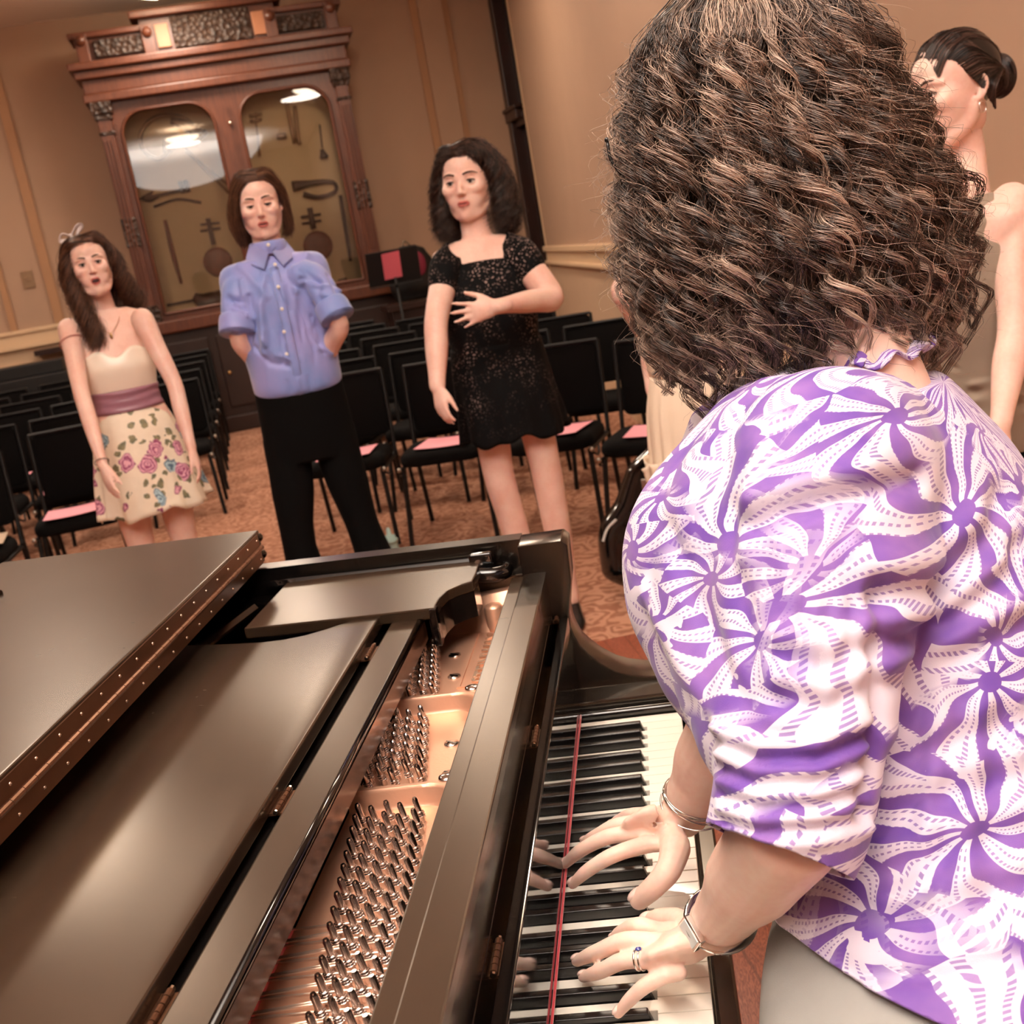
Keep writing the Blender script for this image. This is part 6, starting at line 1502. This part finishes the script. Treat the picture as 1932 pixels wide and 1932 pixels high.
# upper chest and bust leaning over the keys
mb.tube([dep(1540, 800, 1.22), dep(1450, 905, 1.20), dep(1375, 1000, 1.19), dep(1342, 1095, 1.18), dep(1362, 1190, 1.17), dep(1410, 1275, 1.15), dep(1480, 1350, 1.10)], [.075, .086, .088, .085, .080, .074, .07], 32, round_ends=True, res=6)
mb.tube([dep(1470, 850, 1.16), dep(1350, 1010, 1.12), dep(1332, 1110, 1.11), dep(1368, 1230, 1.08), dep(1425, 1350, 1.03)], [.08, .085, .080, .070, .058], 30, round_ends=True, res=6)
mb.tube([dep(1490, 870, 1.09), dep(1420, 990, 1.07), dep(1392, 1120, 1.055), dep(1412, 1250, 1.015), dep(1448, 1390, .965)], [.085, .086, .080, .070, .060], 30, round_ends=True, res=6)
mb.tube([dep(1450, 900, 1.20), dep(1480, 1060, 1.12), dep(1500, 1200, 1.06), dep(1500, 1320, 1.02)], [.09, .10, .09, .07], 28, round_ends=True, res=5)
mb.tube([dep(1640, 860, 1.12), sL, dep(1540, 1080, 1.00), dep(1518, 1280, .955), dep(1505, 1430, .925), dep(1492, 1530, .91), dep(1462, 1625, .90)], [(.085, .085), (.105, .10), (.096, .095), (.078, .078), (.067, .068), (.064, .064), (.060, .060)], 34, round_ends=False, res=6)
mb.tube([dep(1560, 840, 1.30), sR, dep(1400, 1080, 1.30), dep(1395, 1230, 1.22), dep(1392, 1330, 1.18)], [(.085, .08), (.09, .085), (.08, .075), (.065, .062), (.052, .052)], 28, round_ends=False, res=5)
me = fuse(mb, .0042, 12)
rs = np.random.default_rng(3)
from mathutils.bvhtree import BVHTree
bm_ = bmesh.new(); bm_.from_mesh(me); bvh = BVHTree.FromBMesh(bm_)
def onb(u, v, dd):
    h_ = bvh.ray_cast(Vector(CP), Vector(ray(u, v)).normalized())
    return np.array(h_[0]) if h_[0] is not None else dep(u, v, dd)
FL = []
def fold(pts, w, h): FL.append(([onb(*p) for p in pts], w, h))
# folds read from the picture: across the shoulder blade, under the arm, gathered sleeve
fold([(1420, 990, .95), (1520, 950, .95), (1620, 930, .98), (1740, 900, 1.02)], .012, -.013); fold([(1430, 955, .95), (1540, 915, .95), (1640, 890, .98)], .016, .010)
fold([(1660, 1120, .95), (1760, 1105, .98), (1850, 1030, 1.0), (1900, 930, 1.05)], .014, -.014); fold([(1660, 1080, .95), (1760, 1060, .98), (1850, 980, 1.0)], .018, .012)
fold([(1670, 1215, .98), (1780, 1180, .98), (1880, 1100, 1.0), (1932, 1030, 1.02)], .012, -.012); fold([(1670, 1170, .98), (1790, 1140, .98), (1890, 1060, 1.0)], .016, .012)
fold([(1680, 1290, .98), (1800, 1240, .98), (1932, 1180, 1.0)], .012, -.010); fold([(1680, 1252, .98), (1800, 1210, .98), (1932, 1130, 1.0)], .014, .009)
for k in range(9):
    y0 = 1385+k*25; fold([(1360, y0-10, .90), (1430, y0+26-k*2, .85), (1540, y0+26-k*3, .84), (1640, y0-25, .90)], .0060, .0060*(-1)**k)
for k in range(5):
    y0 = 1180+k*40; fold([(1640-k*4, y0, .92), (1560, y0+40, .87), (1470, y0+20, .87)], .010, .005*(-1)**k)
for k in range(6):
    x0 = 1700+k*38; fold([(x0, 1330, .95), (x0-20, 1500, .93), (x0-30+rs.integers(-20, 20), 1700, .90)], .012, .005*(-1)**k)
fold([(1420, 740, 1), (1360, 900, 1), (1300, 1050, 1)], .014, -.006); fold([(1500, 700, 1), (1440, 860, 1), (1400, 1050, 1)], .014, .007)
fold([(1260, 1000, 1), (1330, 1180, 1), (1400, 1330, 1)], .012, -.007); fold([(1220, 1120, 1), (1290, 1260, 1), (1370, 1400, 1)], .012, .006)
fold([(1380, 960, 1), (1400, 1130, 1), (1420, 1300, 1)], .012, -.006); fold([(1560, 760, 1), (1650, 800, 1), (1760, 780, 1)], .013, -.005)
for k in range(7):
    u0 = 1470+k*22; fold([(u0, 990+k*8, 1), (u0+30, 1130, 1), (u0+10, 1290, 1)], .009, .0045*(-1)**k)
fold([(1655, 1120, 1), (1662, 1250, 1), (1655, 1400, 1), (1630, 1530, 1)], .010, -.010)
for k in range(8):
    y0 = 1370+k*52; fold([(1670, y0+20, 1), (1760, y0+rs.integers(-20, 10), 1), (1860, y0-40, 1), (1930, y0-60, 1)], .012, .005*(-1)**k)
fold([(1480, 1770, .86), (1620, 1835, .84), (1780, 1845, .84), (1932, 1800, .86)], .008, -.006)
folds(me, FL)
# open the hem, the sleeve ends and the neck
hemn = unit(np.cross(dep(1450, 1760, .95)-dep(1700, 1858, .90), dep(1932, 1795, 1.05)-dep(1700, 1858, .90))); hemn = hemn if hemn[2] > 0 else -hemn
h0_ = dep(1700, 1858, .90)
slice_off(me, h0_, -hemn)
aL = unit(dep(1462, 1625, .90)-dep(1492, 1530, .91)); slice_off(me, dep(1468, 1606, .903), aL, (dep(1448, 1650, .90), .075))
aR = unit(dep(1392, 1330, 1.18)-dep(1395, 1230, 1.22)); slice_off(me, dep(1392, 1322, 1.183), aR, (dep(1392, 1330, 1.18), .06))
slice_off(me, NB+upT*.040, upT, (NB+upT*.05, .12))
me.transform(Matrix.Translation(-Vector(pian['_org']))); bo = finish(me, 'blouse', M_bl, pian, smooth=True)
md = bo.modifiers.new('s', 'SOLIDIFY'); md.thickness = .0028; md.offset = -1
M_hemp = mat('purple_hem', (110, 72, 158), .7, var=.1)
# ruffled neckline
mb = MB(); a_ = np.linspace(0, 2*PI, 90); c0 = NB+upT*.036
mb.tube([c0+sdp*(.080+.004*math.sin(t*13))*math.cos(t)+fwp*(.060+.003*math.sin(t*17))*math.sin(t)+upT*.006*math.sin(t*11) for t in a_], [(.0022, .009)]*90, 8, cap=False, up=upT); mb.build('neck_ruffle', M_bl, pian, smooth=True)
# grey skirt below the blouse
M_gsk = mat('grey_suiting', (150, 148, 144), .75, var=.05, vscale=60, bump=.15, bscale=900)
sk = [(dep(1762, 1450, 1.08), .160, .125, .12), (dep(1765, 1650, 1.02), .176, .130, .132), (dep(1760, 1850, .975), .196, .144, .148), (dep(1750, 1850, .985)-[-.01, 0, .10], .208, .155, .158), (dep(1750, 1850, .985)-[-.05, 0, .25], .212, .16, .165), (dep(1740, 1850, .985)-[-.07, 0, .45], .215, .16, .17)]
mb = MB(); r_ = torso_rings(lerp_spec(sk, 26), sdp, fwp, 90, [.006*math.sin(0) for _ in range(26)]); mb.loft(r_, cap=False); sk_o = mb.build('skirt', M_gsk, pian, smooth=True); md = sk_o.modifiers.new('s', 'SOLIDIFY'); md.thickness = .003
for u0 in (1530, 1880):
    mb = MB(); mb.tube([dep(u0, 1840, .84)]*1+[dep(u0+4, 1900, .84)], .001, 4)
for s_ in (-1, 1): shoe('shoe', np.array([SK[0]+.09, SK[1], 0])+sdp*s_*.07, fwp, M_shoeb, pian)
# ---- jewellery
M_sil = mat('silver_jewel', (225, 222, 218), .15, 1.0)
aR = unit(wR-eR)
for k, (off, tilt) in enumerate(((-.030, .0), (-.036, .25), (-.027, -.2), (-.040, .12), (-.033, .4))):
    bangle('bangle', wR+aR*off+np.array([.0, 0, -.002*k]), aR+np.array([tilt, .15*math.sin(k*2), tilt*.5]), .0335+.0008*k, .0011, M_sil, pian, (1, .86), 36)
aL = unit(wL-eL); u_ = unit(np.array([0, 0, 1])-aL*aL[2]); v_ = np.cross(aL, u_); wc = wL-aL*.028
mb = MB(); mb.tube([wc+u_*.0255*math.sin(t)+v_*.0305*math.cos(t) for t in np.linspace(0, 2*PI, 31)], [(.0065, .0014)]*31, 8, cap=False, up=aL); wt = mb.build('watch_strap', M_sil, pian, smooth=True)
tw = 1.15; nrm = unit(u_*math.sin(tw)-v_*math.cos(tw)*(-1)); 
pp = lambda q: unit(np.asarray(q, float)-aL*np.dot(q, aL))
nrm = unit(pp(CP-wc)*.8+pp((-1, 0, 0))*.75); cu, cv = nrm@u_, nrm@v_
cc_ = wc+u_*.0275*cu+v_*.0325*cv; tg = np.cross(nrm, aL)
MB().obox(cc_, tg, aL, nrm, .0140, .0108, .0034).build('watch_case', M_sil, wt, bevel=.0018, bseg=3)
MB().obox(cc_+nrm*.0035, tg, aL, nrm, .0112, .0080, .0005).build('watch_dial', mat('pearl_dial', (196, 206, 206), .25, var=.1), wt)
kk = kL[2]; f1 = fL[2][0][0]; ra = unit(f1-kk); rc = kk+(f1-kk)*.52
for o_ in (-.0022, .0022): bangle('ring', rc+ra*o_, ra, .0094, .0011, M_sil, pian)
mb = MB(); mb.ell(rc+unit(np.array([.0, .1, 1]))*.0105, (.0032, .0028, .0016), 10, 6); mb.build('sapphire', mat('blue_sapphire', (50, 60, 130), .08, coat=1), pian, smooth=True)
mb = MB(); mb.tube([dep(1146, 268, 1.17), dep(1152, 300, 1.17), dep(1172, 330, 1.17)], .0016, 8, res=4); mb.ell(dep(1145, 264, 1.17), (.0028, .0028, .0028), 10, 6); mb.build('hair_pin', M_shoeb, pian, smooth=True)
# ---- curly hair: locks hanging round the head, each lock a twist of fine strands
M_curl = hair_mat('curly_brown_hair', (42, 31, 26), (104, 82, 70), (200, 172, 152), .30)
rs = np.random.default_rng(21)
def envR(z):   # outer radius of the mass against height over the head centre
    return np.interp(z, [-.262, -.20, -.155, -.07, .037, .12, .155, .180, .196], [.110, .150, .164, .176, .153, .127, .098, .062, .0])
def offx(z): return np.interp(z, [-.2, -.07, .04, .2], [.008, .000, -.016, -.022])
cz = HC+np.array([.0, .01, 0])
core = MB()
zz = np.linspace(-.15, .165, 18); th = np.linspace(0, 2*PI, 40, endpoint=False)
# lateral axis is camera right, depth axis towards camera
ex = unit(np.array([.99, .1, 0])); ey = unit(np.array([-.1, .99, 0])); ez = np.array([-.0, 0, 1.])
rg = []
for z_ in zz:
    r_ = max(envR(z_)*.80-.004, .02); rg.append(cz+ez*z_+ex*offx(z_)+np.outer(np.cos(th)*r_, ex)+np.outer(np.sin(th)*r_*.82, ey))
core.loft(rg); M_core = mat('hair_depth', (44, 30, 24), .8, var=.4, vscale=60, spec=.2)  # dark solid core added inside the curls to block light through them
hair = core.build('hair', M_core, pian, smooth=True)
def lock_path(phi, top, zend, frac, K, drift, curlr, wav, ph, flick=0.0):
    t = np.linspace(0, 1, K); z = top+(zend-top)*t**1.05
    rad = envR(np.clip(z, -.262, .19))*frac
    a = phi+drift*t; r_in = np.minimum(1, .35+t*2.2)
    x = np.cos(a)*rad; y = np.sin(a)*rad*.86
    amp = curlr*np.clip(t*3.0, .15, 1); w = 2*PI*wav*t+ph
    radial = np.cos(w)*amp+flick*t**3; tang = np.sin(w)*amp
    rad = rad*(.80+.20*np.minimum(1, t*5)) if top < .15 else rad
    X = np.cos(a)*(rad+radial)-np.sin(a)*tang; Yv = (np.sin(a)*(rad+radial)+np.cos(a)*tang)*.86
    return np.stack([X+offx(z), Yv, z+np.sin(w+.8)*amp*.45], 1)
allP, tint = [], []
K = 44
NL = 620
for i in range(NL):
    phi = rs.uniform(0, 2*PI); layer = rs.random(); frac = .84+.17*layer
    crown = rs.random() < .42
    top = rs.uniform(.150, .194) if crown else rs.uniform(-.06, .15)
    ln = rs.uniform(.26, .40) if crown else rs.uniform(.16, .30); zend = max(top-ln, (-.262 if math.sin(phi) < .2 else -.225)+rs.uniform(0, .07)); ln = top-zend
    wl_ = rs.uniform(.048, .092); curlr = wl_*rs.uniform(.11, .19); wav = ln/wl_; ph = 2.5*math.sin(2*phi+1)+rs.normal(0, 1.3); dr = rs.normal(0, .17)
    n = rs.integers(15, 27); base_t = np.clip(rs.normal(.45, .27), 0, 1)
    P0 = lock_path(phi, top, zend, frac, K, dr, curlr, wav, ph, rs.uniform(-.01, .03) if rs.random() < .5 else 0)
    wid_ = rs.uniform(.003, .0075)
    t = np.linspace(0, 1, K)[:, None]
    Tn = np.gradient(P0, axis=0); Tn /= np.linalg.norm(Tn, axis=1)[:, None]; Un = np.cross(Tn, [0, 0, 1.]); Un /= np.linalg.norm(Un, axis=1)[:, None]+1e-9; Wn = np.cross(Tn, Un)
    for _ in range(n):
        o1, o2 = rs.normal(0, 1, 2)*wid_*.6; sp = 1.35-.8*t
        sh = np.sin(t*PI*rs.uniform(1, 4)+rs.uniform(0, 6))*.0011
        allP.append(P0+Un*(o1*sp+sh)+Wn*(o2*sp)+rs.normal(0, .0004, 3)); tint.append(np.clip(base_t+rs.normal(0, .15), 0, 1))
P = np.array(allP); print('locks', P.shape)
P = cz+P[..., :1]*ex+P[..., 1:2]*ey+P[..., 2:]*ez
strands('curls', P, .00042, M_curl, hair, np.array(tint), 3, .5)
# loose flyaway hairs around the outline
FP = []
for i in range(700):
    phi = rs.uniform(0, 2*PI); top = rs.uniform(-.15, .18); L_ = rs.uniform(.05, .14)
    FP.append(lock_path(phi, top, top-L_, rs.uniform(.98, 1.10), 20, rs.normal(0, .3), rs.uniform(.006, .02), L_/rs.uniform(.04, .08), rs.uniform(0, 6), rs.uniform(0, .03)))
FP = np.array(FP); FP = cz+FP[..., :1]*ex+FP[..., 1:2]*ey+FP[..., 2:]*ez
strands('flyaway_hairs', FP, .00022, M_curl, hair, rs.uniform(.5, 1, len(FP)), 3, .5)
# ================================================================== small things round the room
M_case = mat('glossy_black_case', (12, 11, 12), .12, coat=.6, var=.2)
X0 = onz(1205, 1112, 0.0)
vc = thing('cello_case', X0+[.06, -.04, 0], 'glossy black hard instrument case with stickers standing by the front chairs', 'instrument case')
B0_ = X0+np.array([.06, -.04, 0]); P_ = lambda x, y, z: B0_+np.array([x, y, z])
mb = MB(); mb.tube([P_(0, 0, .02), P_(.0, 0, .10), P_(.01, .01, .22), P_(.05, .02, .34), P_(.10, .02, .44), P_(.16, .02, .60), P_(.22, .02, .78), P_(.24, .02, .84)], [(.10, .06), (.195, .10), (.20, .11), (.15, .10), (.15, .09), (.07, .06), (.055, .05), (.03, .03)], 30, up=(0, 1, 0), res=5)
mb.build('shell', M_case, vc, smooth=True)
mb = MB(); mb.tube([P_(.06, -.09, .48), P_(.10, -.10, .50), P_(.14, -.09, .52)], .008, 8, res=4); mb.build('handle', M_tubem, vc, smooth=True)
mb = MB()
for z_ in (.46,): mb.obox(P_(.03, -.095, z_), (1, 0, 0), (0, 1, 0), (0, 0, 1), .014, .01, .02)
mb.build('latch', M_silver, vc, bevel=.003)
M_stk = mat('white_sticker', (226, 232, 228), .4, var=.03); M_stk2 = mat('yellow_blue_sticker', (196, 206, 150), .4, var=.3, vscale=40)
mb = MB(); mb.tube([P_(-.165, -.066, .25), P_(-.14, -.078, .30), P_(-.10, -.088, .335)], (.005, .002), 6, up=(0, -1, .2), res=5); mb.build('sticker', M_stk, vc)
mb = MB(); mb.ell(P_(-.02, -.112, .275), (.034, .004, .014), 16, 6, M=[(.9, 0, -.4), (0, 1, 0), (.4, 0, .9)]); mb.build('sticker', M_stk, vc, smooth=True)
mb = MB(); mb.ell(P_(-.015, -.115, .292), (.022, .004, .010), 16, 6, M=[(.9, 0, -.4), (0, 1, 0), (.4, 0, .9)]); mb.build('sticker', M_stk2, vc, smooth=True)
# baby bottle shaped pale blue cup on the carpet
M_aqua = mat('pale_aqua_plastic', (176, 216, 214), .3, coat=.3, var=.04)
X = onz(743, 1052, 0)
t = thing('sippy_cup', X, 'small pale aqua cup with spout on carpet beside the front chairs', 'cup')
mb = MB(); mb.lathe([(.001, .0), (.036, .002), (.038, .03), (.034, .075), (.0335, .08)], X, 24); mb.build('cup_body', M_aqua, t, smooth=True)
mb = MB(); mb.lathe([(.038, .078), (.039, .095), (.030, .102), (.028, .115), (.012, .122), (.010, .15), (.004, .158), (.0005, .159)], X, 24); mb.build('cup_lid', M_aqua, t, smooth=True)
# folded papers on the nearest left chair
M_paperc = mat('cream_paper', (206, 184, 160), .8, var=.05, vscale=9)
X = rm(-1.84, 4.04, .489)
t = thing('booklet', X, 'open cream papers lying on the nearest left chair', 'booklet', rz=TH+.1)
mb = MB(); nx = 10; V = []
for j in range(3):
    for i in range(nx+1): x = -.2+.4*i/nx; V.append((x, -.14+.14*j, .004+.010*abs(math.sin(x*9))))
F_ = [(j*(nx+1)+i, j*(nx+1)+i+1, (j+1)*(nx+1)+i+1, (j+1)*(nx+1)+i) for j in range(2) for i in range(nx)]
mb.add(V, F_); mb.add(np.array(V)-[0, 0, .003], [f[::-1] for f in F_]); mb.build('page', M_paperc, t, world=False)
# music stand with a pink sheet near the cabinet, and the open case behind it
M_std = mat('stand_black', (16, 15, 16), .5, var=.2)
def atb(u, v, b_):
    d_ = ray(u, v); return CP+d_*((b_-BX@CP)/(BX@d_))
c = atb(742, 503, 9.35)
st = thing('music_stand', (c[0], c[1], 0), 'black music stand holding a pink sheet right of the cabinet', 'music stand')
mb = MB(); mb.obox(c, AX, unit(BX+np.array([0, 0, .35])), unit(np.array([0, 0, 1])-BX*.35), .25, .006, .165); mb.build('desk', M_std, st, bevel=.01)
mb = MB(); mb.obox(c-[0, 0, .165]-BX*.0, AX, BX, (0, 0, 1), .25, .03, .006); mb.build('lip', M_std, st)
mb = MB(); mb.tube([c-[0, 0, .1], [c[0], c[1], .1]], .014, 10); mb.build('pole', M_std, st, smooth=True)
for k in range(3):
    a_ = k*2.094; mb = MB(); mb.tube([[c[0], c[1], .16], [c[0]+.26*math.cos(a_), c[1]+.26*math.sin(a_), .012]], .009, 8); mb.build('foot', M_std, st, smooth=True)
pk = atb(739, 501, 9.33); t = thing('pink_sheet', pk, 'bright pink sheet resting on the black music stand', 'sheet', 'sheets on music stands')
mb = MB(); mb.obox(pk-BX*.016, unit(AX+np.array([0, 0, .05])), unit(BX+np.array([0, 0, .35])), unit(np.array([0, 0, 1])-BX*.35), .085, .0015, .125); mb.build('page', mat('hot_pink_paper', (222, 104, 122), .7, var=.03), t)
c = atb(775, 500, 10.0)
t = thing('backpack', (c[0], c[1], c[2]-.35), 'black backpack with magenta lining propped on ledge beside cabinet', 'backpack')
mb = MB(); mb.tube([c+[0, 0, -.34], c+[0, 0, -.2], c, c+[0, 0, .13], c+[0, 0, .19]], [(.20, .10), (.25, .14), (.23, .14), (.17, .12), (.08, .06)], 24, up=BX, res=4); mb.build('bag_body', M_std, t, smooth=True)
mb = MB(); mb.ell(c+AX*.06-BX*.13+[0, 0, .0], (.075, .02, .12), 18, 8, M=np.array([AX, BX, (0, 0, 1)]).T); mb.build('lining', mat('magenta_nylon', (120, 24, 52), .5, var=.15), t, smooth=True)
mb = MB(); mb.tube([c-AX*.05+[0, 0, .17], c-AX*.02+[0, 0, .24], c+AX*.04+[0, 0, .17]], .012, 8, res=4); mb.build('top_handle', M_stk2 if False else mat('tan_webbing', (110, 92, 72), .7, var=.1), t, smooth=True)
# dark bench under the backpack
p = rm(*(c@AX, c@BX)); zt = c[2]-.35
t = thing('storage_bench', (p[0], p[1], 0), 'long dark wooden bench against the wall right of the cabinet', 'bench')
mb = MB(); rbox(mb, c@AX-.35, c@AX+.55, c@BX-.28, c@BX+.3, zt-.06, zt); mb.build('top', M_dkwood, t, bevel=.006)
mb = MB(); rbox(mb, c@AX-.3, c@AX+.5, c@BX-.22, c@BX+.26, 0, zt-.061); mb.build('body', M_dkwood, t)
# upright piano shape and shelf at the far left
c = atb(50, 700, 10.2)
t = thing('upright_piano', rm(c@AX, 10.5), 'dark upright piano against the back wall at far left', 'piano')
a_ = c@AX; zt = atb(60, 688, 10.2)[2]
mb = MB(); rbox(mb, a_-.75, a_+.35, 10.25, 10.85, 0, zt-.12); mb.build('case', M_std, t, bevel=.01)
mb = MB(); rbox(mb, a_-.70, a_+.30, 10.42, 10.85, zt-.119, zt); mb.build('upper_case', M_std, t, bevel=.01)
mb = MB(); rbox(mb, a_-.70, a_+.30, 10.12, 10.249, .60, .72); mb.build('keyboard_lid', M_std, t, bevel=.01)
mb = MB(); rbox(mb, atb(66, 664, D-.12)@AX, atb(112, 660, D-.12)@AX+.1, D-.2, D, atb(90, 668, D-.12)[2], atb(90, 658, D-.12)[2]); o = mb.build('wall_shelf', M_dkwood, None); tag(o, 'small dark wooden ledge fixed to the left wall under the rail', 'shelf')
